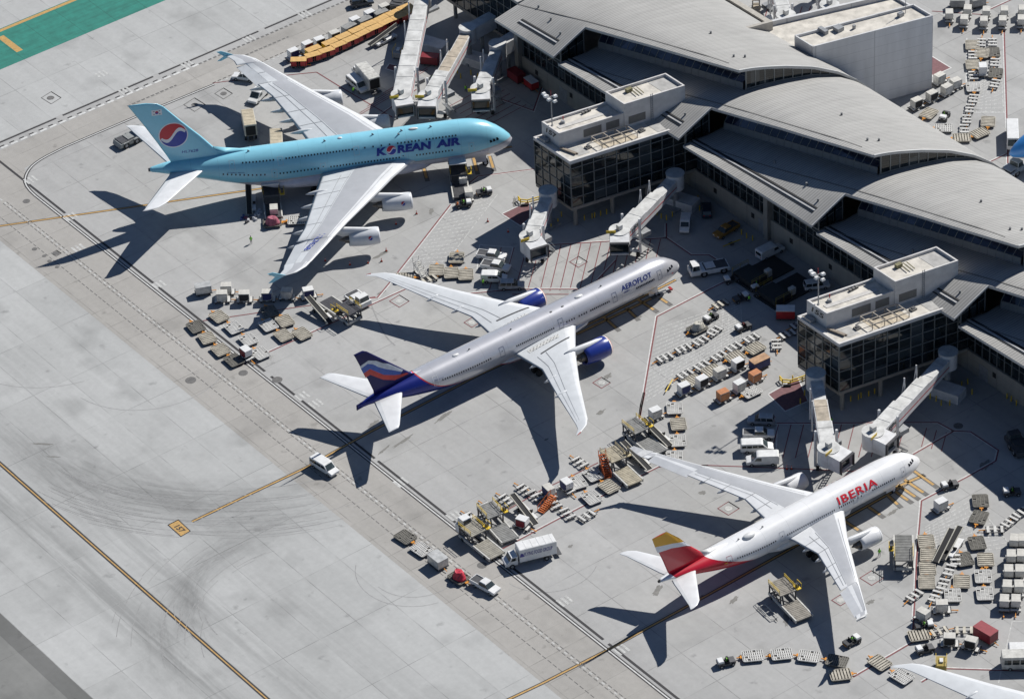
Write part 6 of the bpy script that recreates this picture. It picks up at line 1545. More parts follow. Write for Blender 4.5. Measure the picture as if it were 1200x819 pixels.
def cab_loader():
    o = high_loader(mat('roller_tan', (.34, .32, .27), .6, dirt=.4), YELLOW)()
    mb = MB(); mb.box(-5.6, -1.5, 1.0, -4.5, 1.5, 2.6); mb.build('rear_unit', WHITE, o); mb = MB(); mb.box(-5.6, -1.0, 2.6, -3.9, .9, 3.7, top=(.1, .1)); cb = mb.build('cabin', WHITE, o); mb = MB(); mb.box(-3.92, -.8, 2.9, -3.86, .7, 3.5); mb.build('cabin_window', CAR_GLASS, cb); return o
def pushback(body=WHITE, L=8.2):
    def f():
        o = empty('pushback_tractor'); h = L/2; mb = MB()
        mb.prism([(-h, .45), (-h+.3, 1.35), (h-2.3, 1.45), (h-2.2, 1.6), (h-.1, 1.5), (h, .55)], -1.4, 1.4); mb.build('body', body, o, bevel=.08)
        mb = MB(); mb.box(-h+.6, -1.25, 1.36, h-2.9, 1.25, 1.5); mb.build('engine_deck', DGREY, o)
        mb = MB(); mb.box(-1.0, -1.0, 1.5, .9, 1.0, 1.66); mb.build('deck_cover', body, o)
        mb = MB(); mb.box(h-2.0, -1.15, 1.5, h-.35, 1.15, 2.45, top=(.18, .12)); mb.build('cab_glass', CAR_GLASS, o)
        mb = MB(); mb.box(h-1.85, -1.05, 2.45, h-.5, 1.05, 2.56); mb.build('cab_roof', body, o)
        mb = MB()
        for x in (h-1.98, h-.4):
            for y in (-1.1, 1.1): mb.beam((x, y, 1.5), (x+(.16 if x < h-1 else -.16), y*.9, 2.46), .1)
        mb.build('cab_pillars', body, o)
        for x in (-h+1.5, h-2.6):
            for y in (-1.45, 1.45): mb = MB(); mb.box(x-.85, y-.16, 1.2, x+.85, y+.16, 1.42, top=(.2, 0)); mb.build('mudguard', body, o)
        wheels(o, [(x, y) for x in (-h+1.5, h-2.6) for y in (-1.3, 1.3)], .68, .5); return o
    return f
def cone():
    o = empty('traffic_cone'); mb = MB(); mb.box(-.22, -.22, 0, .22, .22, .05); mb.build('base', BLACK, o); mb = MB(); mb.tube((0, 0, .05), (0, 0, .8), .19, .04, n=10); c = mb.build('cone', mat('cone_red', (.6, .06, .02), .5), o); mb = MB(); mb.tube((0, 0, .42), (0, 0, .58), .125, .09, n=10); mb.build('reflective_band', WHITE, c); return o
def load_pile(m):
    def f():
        o = empty('wrapped_load'); rr = random.Random(5); mb = MB(); n = 14; rings = []
        for k in range(6):
            z = k*.28; rr_ = [(1.5*math.cos(2*math.pi*i/n)*(1-.09*k)*rr.uniform(.85, 1.1), 1.05*math.sin(2*math.pi*i/n)*(1-.08*k)*rr.uniform(.85, 1.1), z+rr.uniform(-.08, .12)) for i in range(n)]; rings.append(rr_)
        mb.loft(rings); mb.build('tarpaulin', m, o); mb = MB()
        for x in (-.7, .1, .8): mb.beam((x, -1.15, .2), (x, 0, 1.5), .04); mb.beam((x, 1.15, .2), (x, 0, 1.5), .04)
        mb.build('straps', DGREY, o); return o
    return f
def stairs_truck(m, z=2.8):
    def f():
        o = empty('steps'); mb = MB(); n = 10
        for k in range(n): mb.box(-1.8+k*.36, -.6, .2+k*z/n, -1.8+(k+1)*.36, .6, .28+k*z/n)
        mb.build('treads', m, o); mb = MB()
        for y in (-.65, .65):
            mb.beam((-1.8, y, .2), (1.8, y, z), .1, .2); mb.beam((-1.8, y, 1.2), (1.8, y, z+1), .07)
            for k in range(5): x = -1.8+k*.9; mb.beam((x, y, .2+k*z/4.2), (x, y, 1.2+k*z/4.2), .07)
        mb.build('handrails', m, o); mb = MB(); mb.box(-1.5, -.55, .15, 1.9, .55, .3); mb.beam((1.8, -.5, .2), (1.8, -.5, z), .1); mb.beam((1.8, .5, .2), (1.8, .5, z), .1); mb.build('undercarriage', m, o)
        wheels(o, [(x, y) for x in (-1.3, 1.5) for y in (-.6, .6)], .2, .12, False); return o
    return f
# ---------------------------------------------------------------- people: one skinned figure per pose
SKIN = mat('skin', (.45, .26, .18), .6, dirt=.05); VEST = mat('lime_vest', (.25, .75, .05), .6, dirt=.05); VESTO = mat('orange_vest', (.85, .22, .03), .6, dirt=.05); CLOTH = mat('dark_workwear', (.03, .035, .06), .8); HAIR = mat('dark_hair', (.02, .015, .01), .7)
def person(pose='stand', vest=VEST):
    def f():
        o = empty('person')
        s = 0 if pose == 'stand' else 1
        hip = .92 if not s else .55
        J = {'pel': (0, 0, hip, .14), 'belly': (0, 0, hip+.18, .14), 'chest': (.02, 0, hip+.4, .165), 'neck': (.02, 0, hip+.58, .06), 'head': (.04, 0, hip+.70, .10), 'crown': (.04, 0, hip+.82, .085)}
        E = [('pel', 'belly'), ('belly', 'chest'), ('chest', 'neck'), ('neck', 'head'), ('head', 'crown')]
        for sd, y in (('l', 1), ('r', -1)):
            J['sh'+sd] = (.01, .19*y, hip+.48, .065); J['el'+sd] = (-.03+.12*s, .27*y, hip+.22, .048); J['wr'+sd] = (.1+.25*s, .26*y, hip+.02+.2*s, .035); J['ha'+sd] = (.14+.27*s, .25*y, hip-.07+.2*s, .038)
            J['hp'+sd] = (0, .1*y, hip-.05, .095)
            if s: J['kn'+sd] = (.42, .13*y, hip-.05, .07); J['an'+sd] = (.47, .13*y, hip-.45, .045); J['to'+sd] = (.66, .14*y, hip-.48, .04)
            else: J['kn'+sd] = (.04*y+.02, .12*y, .5, .07); J['an'+sd] = (-.02+.08*y, .13*y, .1, .045); J['to'+sd] = (.16+.08*y, .14*y, .05, .04)
            E += [('chest', 'sh'+sd), ('sh'+sd, 'el'+sd), ('el'+sd, 'wr'+sd), ('wr'+sd, 'ha'+sd), ('pel', 'hp'+sd), ('hp'+sd, 'kn'+sd), ('kn'+sd, 'an'+sd), ('an'+sd, 'to'+sd)]
        ks = list(J); me = bpy.data.meshes.new('body'); me.from_pydata([J[k][:3] for k in ks], [(ks.index(a), ks.index(b)) for a, b in E], [])
        ob = bpy.data.objects.new('body', me); COL.objects.link(ob); md = ob.modifiers.new('s', 'SKIN'); me.skin_vertices
        for k, v in zip(ks, me.skin_vertices[0].data): v.radius = (J[k][3], J[k][3]); v.use_root = (k == 'pel')
        ob.modifiers.new('d', 'SUBSURF').levels = 1
        m2 = bpy.data.meshes.new_from_object(ob.evaluated_get(bpy.context.evaluated_depsgraph_get())); bpy.data.objects.remove(ob)
        m2.materials.clear(); [m2.materials.append(x) for x in (CLOTH, SKIN)]
        for p_ in m2.polygons: p_.material_index = 1 if (p_.center.z > hip+.6 or (abs(p_.center.y) > .22 and p_.center.z < hip+.02+.2*s and p_.center.z > hip-.2)) else 0
        ob = bpy.data.objects.new('body', m2); COL.objects.link(ob); ob.parent = o
        mb = MB(); n = 12
        mb.loft([[(.01+rx*math.cos(2*math.pi*i/n), ry*math.sin(2*math.pi*i/n), hip+z) for i in range(n)] for z, rx, ry in ((-.02, .17, .20), (.2, .17, .20), (.42, .185, .235), (.53, .13, .20), (.56, .08, .1))]); mb.build('vest', vest, o)
        mb = MB(); mb.loft([[(.03+r_*math.cos(2*math.pi*i/n), r_*math.sin(2*math.pi*i/n), hip+z) for i in range(n)] for z, r_ in ((.72, .105), (.79, .112), (.85, .085), (.88, .03))]); mb.build('hair', HAIR, o)
        return o
    return f
# ---------------------------------------------------------------- everything standing on the apron
ORD = ['first', 'second', 'third', 'fourth', 'fifth', 'sixth', 'seventh', 'eighth', 'ninth', 'tenth', 'eleventh', 'twelfth']
def pl(key, maker, px, py, ang, label, cat, group=None, zc=.5, zoff=0.0):
    o = place(key, maker, px, py, ang, label, cat, group)
    q = P(px, py, zc); o.location = (q.x, q.y, zoff)
    o.rotation_euler = (0, 0, heading(px, py, ang, 0)+random.Random(int(px*7+py*13)).uniform(-.09, .09))
    return o
def row(key, maker, cat, noun, end, where, items, group=None, zc=.5, zoff=0.0):
    n = len(items)
    for i, it in enumerate(items):
        lab = (ORD[i]+' '+noun+' from the '+end+' '+where) if n > 1 else noun+' '+where
        pl(key, maker, it[0], it[1], it[2], lab, cat, group or (cat+' row '+where if n > 1 else None), zc, zoff)
def _tow():
    o = empty('aircraft_tow_bar'); mb = MB(); mb.tube((-2.2, 0, .45), (2.2, 0, .45), .13, n=8); mb.build('bar', WHITE, o); mb = MB(); mb.box(2.1, -.5, .3, 2.6, .5, .6); mb.build('head', RED, o)
    mb = MB(); mb.wheel(-.3, -.35, .25, .25, .12, 8); mb.wheel(-.3, .35, .25, .25, .12, 8); mb.build('wheels', BLACK, o); return o
def _ytow():
    o = empty('aircraft_tow_bar'); mb = MB(); mb.tube((-2.0, 0, .45), (2.0, 0, .45), .11, n=8); mb.build('bar', YELLOW, o); mb = MB(); mb.box(-.5, -.4, .2, .3, .4, .5); mb.build('axle', DGREY, o); return o
SLW = slat_dolly(mat('slat_white', (.64, .63, .60), .5, dirt=.35, scale=2), DGREY); SLT = slat_dolly(mat('tan_slats', (.58, .54, .45), .6, dirt=.4), DGREY)
DIRTYD = mat('dolly_bed', (.15, .14, .125), .8, dirt=.4)
PW_ = pallet_dolly(mat('dolly_white', (.66, .65, .62), .55, dirt=.3), DIRTYD); PT = pallet_dolly(mat('dolly_tan', (.50, .46, .38), .65, dirt=.45), DIRTYD, cross='slats'); PD = pallet_dolly(mat('dolly_dark', (.20, .19, .165), .7, dirt=.4), DIRTYD, cross=True)
KP = {'white': ('pd_w', PW_), 'tan': ('pd_t', PT), 'dark': ('pd_d', PD)}
def pals(col, items, end, where, **k): row(*KP[col], 'dolly', col+' pallet dolly', end, where, items, **k)
def slats(items, end, where, tan=False): row('sl_t' if tan else 'sl_w', SLT if tan else SLW, 'dolly', 'tan slatted dolly' if tan else 'white slatted dolly', end, where, items)
CF = {'navy': NAVY, 'dark': BLACK, 'silver': SILVER, 'maroon': MAROON, 'orange': mat('orange_shell', (.55, .22, .09), .6, dirt=.35), 'white': WHITE2}
CS = {'white': WHITE, 'grey': WHITE2, 'silver': SILVER, 'orange': CF['orange']}
def unit(px, py, ang, shell, face, desc, dolly=True):
    """container riding on its own slatted dolly"""
    if dolly: pl('sl_w', SLW, px, py+0, ang, 'dolly under the '+desc, 'dolly', 'slatted dollies under containers', 1.5)
    pl(('ct', shell, face), container(CS[shell], CF[face]), px, py, ang, desc, 'cargo container', None, 1.5, .62)
# --- left cluster below the sky blue jet
pals('dark', [(229.6, 383, 128), (274, 422, 140)], 'top', 'of the outermost line left of the drain')
pals('tan', [(243, 396, 128), (258.4, 410, 128)], 'top', 'of the outermost line left of the drain')
pals('white', [(274, 384, 135), (291, 398, 135), (305, 414, 140)], 'top', 'just right of the drain, below sky blue jet')
pals('tan', [(256.6, 371, 135)], '', 'heading the line just right of the drain')
pals('dark', [(316, 365, 130)], '', 'in the shade of the sky blue wing tip')
pals('white', [(314.4, 381, 135)], '', 'just below the wing tip shadow of the sky blue jet')
pals('tan', [(334, 376, 135), (332, 393, 140), (354, 391, 140)], 'top', 'in the cluster left of the belt loader')
unit(288, 412, -40, 'white', 'maroon', 'white container with maroon side standing among the left pallet dollies')
pl('bc_s', box_cart(SILVER, SILVER), 238, 338, 8, 'long silver enclosed cart, leftmost of the row under the sky blue wing', 'baggage cart', None, 1.2)
unit(265, 337, 0, 'silver', 'silver', 'silver container behind the second cart of the row under the blue wing')
unit(260, 346, 0, 'grey', 'white', 'pale container with white side, second in the row under the blue wing')
unit(286, 346, 0, 'grey', 'dark', 'pale container with black curtain, third in the row under the blue wing')
unit(313, 345, 0, 'grey', 'navy', 'navy curtained container half in the blue wing tip shadow')
unit(336, 343, 0, 'silver', 'silver', 'silver container wholly in the blue wing tip shadow')
unit(361, 342, 8, 'white', 'navy', 'white container with navy curtain, rightmost in the row under the blue wing')
pl('belt', belt_loader(), 376, 366, 138, 'belt loader beside the black decked cargo loader', 'belt loader', None, .8)
def dark_loader():
    o = high_loader(mat('black_rollers', (.075, .075, .085), .55, dirt=.3), YELLOW)(); return o
pl('hl_d', dark_loader, 399, 361, 142, 'cargo loader with black roller decks between belt loader and white tractor', 'cargo loader', None, 1.3)
pl('tugw', pushback(WHITE, 5.4), 419, 350, -35, 'compact white tractor parked against the black decked cargo loader', 'tractor', None, 1.0)
# --- around the sky blue jet
pl('push_g', pushback(mat('tug_grey', (.30, .31, .30), .5, dirt=.3), 6.6), 152, 162, 25, 'grey pushback tractor behind the sky blue tail', 'tractor', None, 1.0)
pl('wagon', vehicle('station_wagon'), 286, 89, 172, 'white estate car under the far tip of the sky blue wing', 'car', None, .9)
pl('svan', vehicle('panel_van'), 303, 110, 222, 'white van with black windscreen partly under the far sky blue wing', 'van', None, 1.1)
CT = vehicle('catering_truck', mat('truck_cream', (.60, .56, .47), .6, dirt=.3), mat('truck_tan_roof', (.52, .45, .33), .7, dirt=.3))
pl('cat', CT, 291, 140, 102, 'tan roofed catering truck with open black rear behind the sky blue fuselage', 'truck', None, 3.2)
pl('cat', CT, 324, 163, 90, 'tan roofed truck mostly hidden by the sky blue fuselage', 'truck', None, 3.2)
pl('boxt', vehicle('box_truck', SILVER, WHITE2), 428, 86, 138, 'silver box truck with open rear beside the white minibus', 'truck', None, 2.3)
pl('pvan', vehicle('passenger_van'), 419, 98, -35, 'white minibus beside the silver box truck', 'van', None, 1.1)
yc = cover_cart(OTAN, RED)
row('ycart', yc, 'baggage cart', 'ochre roofed cart', 'left', 'in the front line of carts', [(349.8, 69.4, 2), (366.5, 63.7, 16), (382.4, 58.3, 19), (396.5, 51.8, 23), (410.7, 45.3, 25), (424.6, 38.6, 25), (438.5, 32, 26), (452.5, 25.3, 25), (467, 19, 24), (480, 12.5, 26)], 'ochre roofed carts in the front line', 1.85)
yc2 = cover_cart(OTAN, YELLOW)
row('ycart2', yc2, 'baggage cart', 'ochre roofed cart', 'left', 'in the rear line of carts', [(367, 56.7, 20), (386.7, 48.9, 22), (402.2, 41.8, 23), (417.8, 34.4, 22), (432.3, 27.6, 24), (446.9, 21, 24), (460.8, 14.6, 24), (474.5, 8, 24)], 'ochre roofed carts in the rear line', 1.85)
unit(343.5, 62, 20, 'white', 'navy', 'white container at the left end of the ochre carts')
unit(360, 53.5, 20, 'white', 'maroon', 'white container with maroon side behind the second ochre cart')
unit(374, 48.5, 20, 'white', 'dark', 'white container with black curtain behind the third ochre cart')
unit(391.6, 41, 22, 'silver', 'dark', 'grey container behind the fourth ochre cart')
unit(415.7, 25, 22, 'white', 'silver', 'white topped silver container behind the sixth ochre cart')
unit(433, 17, 22, 'white', 'navy', 'white topped dark sided container behind the eighth ochre cart')
unit(450, 9.5, 22, 'grey', 'dark', 'brownish container near the top edge behind the ochre carts')
row('bcart', box_cart(GREY, mat('cart_roof_grey', (.30, .30, .29), .7, dirt=.4)), 'baggage cart', 'low grey enclosed cart', 'left', 'behind the ochre carts', [(409, 32.5, 24), (427, 24.5, 24), (446, 16, 24)], 'grey carts behind the ochre carts', 1.5)
pl('wagon_d', vehicle('station_wagon', mat('dark_blue_paint', (.03, .045, .07), .35), mat('dark_blue_paint', (.03, .045, .07))), 424, 2, 10, 'dark blue car on the service road at the top edge', 'car', None, .9)
pl('push_d', pushback(DGREY, 5), 468, 3, 60, 'dark tractor at the top edge behind the ochre carts', 'tractor', None, 1.0)
pl('belt', belt_loader(), 451, 45, 26, 'belt loader between the ochre carts and the silver box truck', 'belt loader', None, .9)
pl('mcart', box_cart(MAROON, MAROON, 3.6, 2.0, 2.1), 504, 70, -8, 'maroon enclosed cart between the longest and middle bridges', 'baggage cart', None, 1.1)
pl('mcart', box_cart(MAROON, MAROON), 605, 89, -35, 'maroon enclosed cart against the terminal wall, nearer the shaded bridge', 'baggage cart', None, 1.1)
pl('rwcart', box_cart(RED, WHITE), 622.5, 98, -35, 'red cart with white end against the terminal wall', 'baggage cart', None, 1.1)
def gpu(m):
    def f():
        o = empty('ground_power_unit'); mb = MB(); mb.box(-1.3, -.8, .4, 1.3, .8, 1.6); mb.build('housing', m, o, bevel=.05); mb = MB()
        for y in (-.9, .9):
            for x in (-1.3, 0, 1.3): mb.beam((x, y, .3), (x, y, 2.2), .07)
            mb.beam((-1.3, y, 2.2), (1.3, y, 2.2), .07)
        mb.build('guard_frame', YELLOW, o); mb = MB(); mb.box(-.5, -.3, 1.6, .5, .3, 1.9); mb.build('exhaust_box', WHITE, o)
        wheels(o, [(x, y) for x in (-.9, .9) for y in (-.7, .7)], .25, .15, False); return o
    return f
pl('gpu', gpu(GREY), 467, 62, 70, 'yellow framed power unit left of the longest bridge', 'power unit', None, .9)
# forward cargo loader and its train, catering lift at the aft door
def door_loader():
    o = high_loader(DGREY, YELLOW)(); mb = MB(); mb.box(-5.0, -1.7, 4.3, -1.6, 1.7, 4.5); mb.build('canopy', WHITE, o)
    mb = MB(); [mb.beam((x, y, 2.7), (x, y, 4.3), .14) for x in (-4.5, -1.9) for y in (-1.7, 1.7)]; mb.build('canopy_posts', DGREY, o); return o
q = pl('dl', door_loader, 538, 209, -83, 'cargo loader with white canopy at the forward hold of the sky blue jet', 'cargo loader', None, 2.2)
q = pl('dl', door_loader, 318.5, 233, -83, 'cargo loader with white canopy at the aft hold of the sky blue jet', 'cargo loader', None, 2.2)
unit(542.5, 210, -80, 'grey', 'silver', 'grey container waiting on the forward loader of the blue jet')
unit(549, 226, -75, 'silver', 'dark', 'silver container queuing behind the forward loader of the blue jet')
unit(321, 246, -85, 'silver', 'navy', 'silver container waiting on the aft loader of the blue jet')
pl('loadm', load_pile(mat('faded_pink_tarp', (.42, .12, .17), .7)), 319, 258, 5, 'faded maroon wrapped load at the foot of the aft loader', 'wrapped load', None, 1.3, .6)
pals('dark', [(319, 261, 5)], '', 'carrying the faded maroon load by the aft loader')
pals('white', [(348, 258, 185)], '', 'beside the faded maroon load under the blue wing')
pl('belt', belt_loader(), 294, 236, 97, 'belt loader at the rear hold of the sky blue jet', 'belt loader', None, 1.0)
BG = [mat('bag_white', (.6, .6, .62), .7), mat('bag_blue', (.05, .08, .25), .7), mat('bag_dark', (.05, .05, .06), .7), mat('bag_plum', (.2, .06, .12), .7)]
rr = random.Random(11)
def bag(m):
    def f():
        o = empty('luggage_bag'); mb = MB(); mb.box(-.35, -.25, 0, .35, .25, .5, top=(.05, .05)); mb.build('shell', m, o, bevel=.06); mb = MB(); mb.beam((-.12, 0, .5), (.12, 0, .52), .05, .1); mb.build('handle', DGREY, o); return o
    return f
spots = [(283, 256, 1), (285.5, 253, 1), (288, 255, 3), (290, 251, 0), (291, 258, 0), (293.5, 255, 2), (289, 260, 2), (297, 255, 0), (299, 252, 0), (301, 250, 0), (303, 252, 0), (302, 248, 0), (305, 249, 0), (299.5, 257, 0), (304, 246, 0)]
for i, (x, y, c) in enumerate(spots):
    pl(('bag', c), bag(BG[c]), x, y, rr.uniform(0, 180), ['white', 'blue', 'black', 'plum'][c]+' bag on the ground by the rear belt loader of the blue jet', 'luggage', ['white', 'blue', 'black', 'plum'][c]+' bags by the rear belt loader', .25)
TG = tug(WHITE)
def drive(px, py, ang, desc, vest=VEST, driver=True, vn='lime'):
    pl('tug', TG, px, py, ang, desc, 'baggage tug', None, .8)
    if driver:
        o = pl(('sit', vn), person('sit', vest), px, py, ang, ('seated in '+vn+' vest on the '+desc), 'person', None, .8, .38)
drive(567, 224, 8, 'white tug right of the forward loader')
drive(543, 238, 8, 'white tug below the forward loader')
pl(('stand', 'orange'), person('stand', VESTO), 536, 240, 0, 'person in orange vest standing by the tug below the forward loader', 'person', None, .9)
def ppl(px, py, desc, vest=VEST, vn='lime', ang=90): pl(('stand', vn), person('stand', vest), px, py, ang, 'person in '+vn+' vest '+desc, 'person', None, .9)
ppl(294, 281, 'alone on open concrete below the bag pile'); ppl(414, 106, 'beside the white minibus'); ppl(507, 92, 'between the longest and middle bridges'); ppl(545.6, 104, 'between the middle and shaded bridges')
ppl(492, 116, 'below the longest bridge', VESTO, 'orange'); ppl(566, 331, 'behind the white panel van'); ppl(1030.5, 647, 'near the right engine of the white jet'); ppl(1109, 742, 'beside the red container') if 0 else None
ppl(912, 497, 'beside the tan patched bridge') if 0 else None
ppl(974, 493, 'under the bridge at the left corner of the lower pier'); ppl(886, 332, 'beside the shaded tugs'); ppl(878, 350, 'between the two shaded tugs'); ppl(634, 183, 'near the upper pier columns') if 0 else None
CN = [(381, 304, 'under the outer blue jet engine'), (410, 308.5, 'in the outer engine shadow of the blue jet'), (431, 306.7, 'at the right end of the outer engine shadow'), (447, 304.6, 'right of the outer engine shadow'), (452.5, 292.5, 'above and right of the outer engine shadow'), (464, 261, 'in the inner engine shadow of the blue jet'), (488, 249, 'right of the inner engine of the blue jet'), (571.5, 258, 'left of the maroon keep clear box'), (595.4, 270, 'below the maroon keep clear box'), (922, 547.5, 'left of a pair beside the parked vans'), (927.5, 547.5, 'right of a pair beside the parked vans')]
for x, y, d in CN: pl('cone', cone, x, y, 0, 'red traffic cone '+d, 'cone', None, .4)
# --- vehicles parked beside the 157 bay
pl('pick', vehicle('pickup_truck'), 576, 299, -8, 'white pickup, topmost of four vehicles by the bridge of the upper pier', 'pickup', None, .9)
pl('pick', vehicle('pickup_truck'), 581, 311.5, -8, 'white pickup, second from top by the bridge of the upper pier', 'pickup', None, .9)
pl('pan', vehicle('small_van'), 579, 324, -3, 'white van, third from top by the bridge of the upper pier', 'van', None, 1.1)
pl('wagon_s', vehicle('station_wagon', mat('silver_paint', (.42, .43, .44), .35), mat('silver_paint', (.42, .43, .44))), 599.6, 333, 3, 'silver estate car, lowest of four vehicles above the blue engine', 'car', None, .9)
pals('tan', [(535, 302, 90)], '', 'alone above the three dollies near the parked pickups')
pals('tan', [(511.5, 316.5, 92), (529, 319.6, 92), (546, 321.7, 92)], 'left', 'in the row left of the parked pickups')
pl('steps_g', stairs_truck(WHITE2, 2.2), 493, 318, 130, 'small white steps beyond the far silver wing', 'steps', None, .9)
pals('tan', [(474, 325, 0)], '', 'half hidden by the far silver wing, further left')
slats([(503, 327, 20)], '', 'half hidden by the far silver wing', tan=True)
# --- in front of the silver jet
pl('push_w', pushback(WHITE, 8.0), 831, 313, 192, 'large white pushback tractor in shade before the silver jet nose', 'tractor', None, 1.1)
pl('tow', lambda: _tow(), 773, 343, 20, 'white tow bar lying at the silver jet nose wheel', 'tow bar', None, .4)
drive(858, 326, 195, 'white tug behind the large shaded pushback tractor', driver=False)
drive(868, 348, 20, 'white tug pointing left and down in the terminal shade', driver=False)
drive(888, 340, 130, 'white tug beside two people in the terminal shade', driver=False)
drive(871, 382, 200, 'white tug crossing the shade right of the silver jet', RED, True, 'red')
slats([(844.5, 356, 205)], '', 'alone in shade below the pushback tractor', tan=True)
pl('svan2', vehicle('small_van'), 803, 262, 265, 'white van in shade below the long bridge plinth of the upper pier', 'van', None, 1.0)
pl('pick_o', vehicle('pickup_truck', mat('amber_paint', (.38, .19, .04), .55)), 851, 269, 215, 'orange pickup in the shade beside the terminal wall', 'pickup', None, .9)
pl('wagon_d', vehicle('station_wagon'), 828, 245, 100, 'black car barely visible in shade by the terminal wall', 'car', None, .9)
pl('panvan', vehicle('panel_van'), 902.5, 293, 28, 'white panel van in shade against the terminal wall', 'van', None, 1.1)
def pit():
    o = empty('sunken_lift_platform'); mb = MB(); mb.box(-5.5, -3, .0, 5.5, 3, .3); mb.build('platform', mat('platform_black', (.03, .035, .035), .7), o)
    mb = MB(); mb.box(-5, -2.6, .5, -1, 2.6, 1.5); mb.build('housing', mat('platform_black', (.03, .035, .035)), o)
    for y in (-2.8, 2.8):
        mb = MB()
        for z in (2.0, 2.4): mb.beam((-5, y, z), (-1, y, z), .06)
        for x in (-5, -3, -1): mb.beam((x, y, .4), (x, y, 2.4), .06)
        mb.build('guard_rail', mat('faded_yellow', (.35, .26, .05), .6), o)
    mb = MB(); mb.box(-.6, -2.2, .5, .6, -1.2, 1.9); mb.build('control_cabinet', WHITE2, o); return o
pl('pit', pit, 893, 318, 25, 'dark equipment platform with yellow rails beside the white panel van', 'lift platform', None, .6)
pl('pit', pit, 921, 340, 25, 'dark equipment platform in deep shade behind the lower floodlights', 'lift platform', None, .4)
pl('ytow2', _ytow, 857.5, 285, 20, 'yellow tow bar below the orange pickup', 'tow bar', None, .4)
pl('wagon_w', vehicle('station_wagon', WHITE, WHITE), 957, 333, 10, 'white car behind the floodlight mast of the lower pier', 'car', None, .9)
pl('rwcart2', box_cart(RED, WHITE, 3.4, 2.0, 2.2), 920.6, 366, 0, 'red cart with white roof left of the lower plant room', 'baggage cart', None, 1.3)
# --- bay right of the silver jet
slats([(779.4, 418.8, 205), (801, 408.4, 205), (821.2, 399.2, 207), (837.7, 387.7, 215)], 'left', 'of the upper row right of the silver jet')
slats([(803, 438, 205), (822.5, 428, 207), (842.7, 417, 207), (860, 406.4, 210), (880.8, 396, 208)], 'left', 'of the middle row right of the silver jet')
pals('tan', [(812, 446, 207), (834, 434, 207), (861, 418, 207), (884.8, 408, 210)], 'left', 'of the brown row right of the silver jet')
pl('loadt', load_pile(mat('pale_tarp', (.55, .53, .46), .8)), 818, 383, 25, 'pale tarpaulin load behind the white flatbed cart', 'wrapped load', None, .9, .5)
pals('dark', [(817, 385, 205)], '', 'under the pale tarpaulin load')
drive(833, 371, 215, 'white tug pulling the pale tarpaulin load')
unit(801.4, 454, 25, 'white', 'navy', 'white container with navy curtain, leftmost right of the silver jet')
unit(822.5, 446, 25, 'white', 'dark', 'white container with black curtain, second right of the silver jet')
unit(843.2, 436, 25, 'grey', 'white', 'plain pale container, third right of the silver jet')
unit(864.7, 425.5, 25, 'white', 'dark', 'white container with black curtain, fourth right of the silver jet')
pl('rustcart', box_cart(mat('navy_panel', (.03, .04, .15), .6), mat('rusty_roof', (.50, .30, .17), .7, dirt=.4), 3.6, 1.8, 2.1), 890, 424, 25, 'navy cart with rusty roof behind the orange container', 'baggage cart', None, 1.4)
unit(884.8, 440, 25, 'orange', 'orange', 'orange container, upper right of two near the lower pier')
unit(866.5, 451, 25, 'white', 'white', 'plain white container between the two orange ones')
unit(847.2, 462, 25, 'orange', 'orange', 'orange container, lower left of two near the lower pier')
pals('white', [(880, 459, 205)], '', 'below the white container between the orange ones')
slats([(910, 403, 270)], '', 'standing on end below the red cart'); slats([(923, 391.3, 200), (936, 380, 200)], 'left', 'against the corner of the lower pier')
pl('ytow', _ytow, 784, 452, 55, 'yellow tow bar left of the navy curtained container', 'tow bar', None, .4)
unit(767.6, 483, 25, 'white', 'white', 'plain white container above the cargo loader with grey decks')
pals('white', [(790.5, 478, 95), (794.5, 516, 95)], 'top', 'of the column beside the grey cargo loader'); pals('tan', [(795, 496.7, 95)], '', 'in the column beside the grey cargo loader')
pals('white', [(790.5, 535, 95)], '', 'at the bottom of the column, just above the white wing')
GL_ = high_loader(mat('deck_grey', (.26, .26, .25), .6, dirt=.4), YELLOW)
pl('hl_g', GL_, 755, 513, -42, 'grey decked cargo loader above the white winglet', 'cargo loader', None, 1.4)
pl('belt', belt_loader(), 771, 509, 138, 'belt loader right of the grey decked cargo loader', 'belt loader', None, .9)
TL_ = high_loader(mat('deck_tan', (.45, .40, .30), .65, dirt=.45), mat('rail_tan', (.5, .42, .25), .6))
pl('hl_t', TL_, 728, 547, -42, 'tan decked cargo loader beside the orange steps', 'cargo loader', None, 1.4)
pl('steps_o', stairs_truck(mat('steps_orange', (.62, .13, .03), .55), 3.0), 709, 547, 120, 'orange steps leaning left of the tan cargo loader', 'steps', None, 1.4)
pl('belt', belt_loader(), 747.4, 536, 138, 'belt loader under the white winglet', 'belt loader', None, .9)
slats([(679.6, 541, 145)], '', 'alone left of the orange steps')
pals('white', [(676.8, 565, 130), (693.3, 583, 130)], 'left', 'along the red line below the silver wing'); pals('white', [(695, 556, 135)], '', 'just left of the orange steps foot')
pals('tan', [(713.5, 570, 145)], '', 'below the orange steps')
unit(664, 567, -40, 'white', 'navy', 'large white container right of the silver sided one'); unit(643, 574, -40, 'silver', 'navy', 'silver topped navy container beside the orange frame')
slats([(665, 601, 140), (688, 604, 30)], 'left', 'below the red line under the silver wing'); slats([(627, 580, 140), (649, 589, 140)], 'left', 'beside the orange frame')
slats([(552, 606, 145), (572, 594.5, 145), (594, 584.5, 145), (615, 573, 145)], 'left', 'of the upper row above the grey loaders')
pl('frame_o', stairs_truck(mat('frame_orange', (.62, .16, .04), .6), 1.6), 641, 591, 40, 'orange equipment frame between slatted dollies', 'equipment frame', None, .8)
pl('hl_g', GL_, 583, 613, -42, 'grey decked cargo loader beside the white cabin loader', 'cargo loader', None, 1.4)
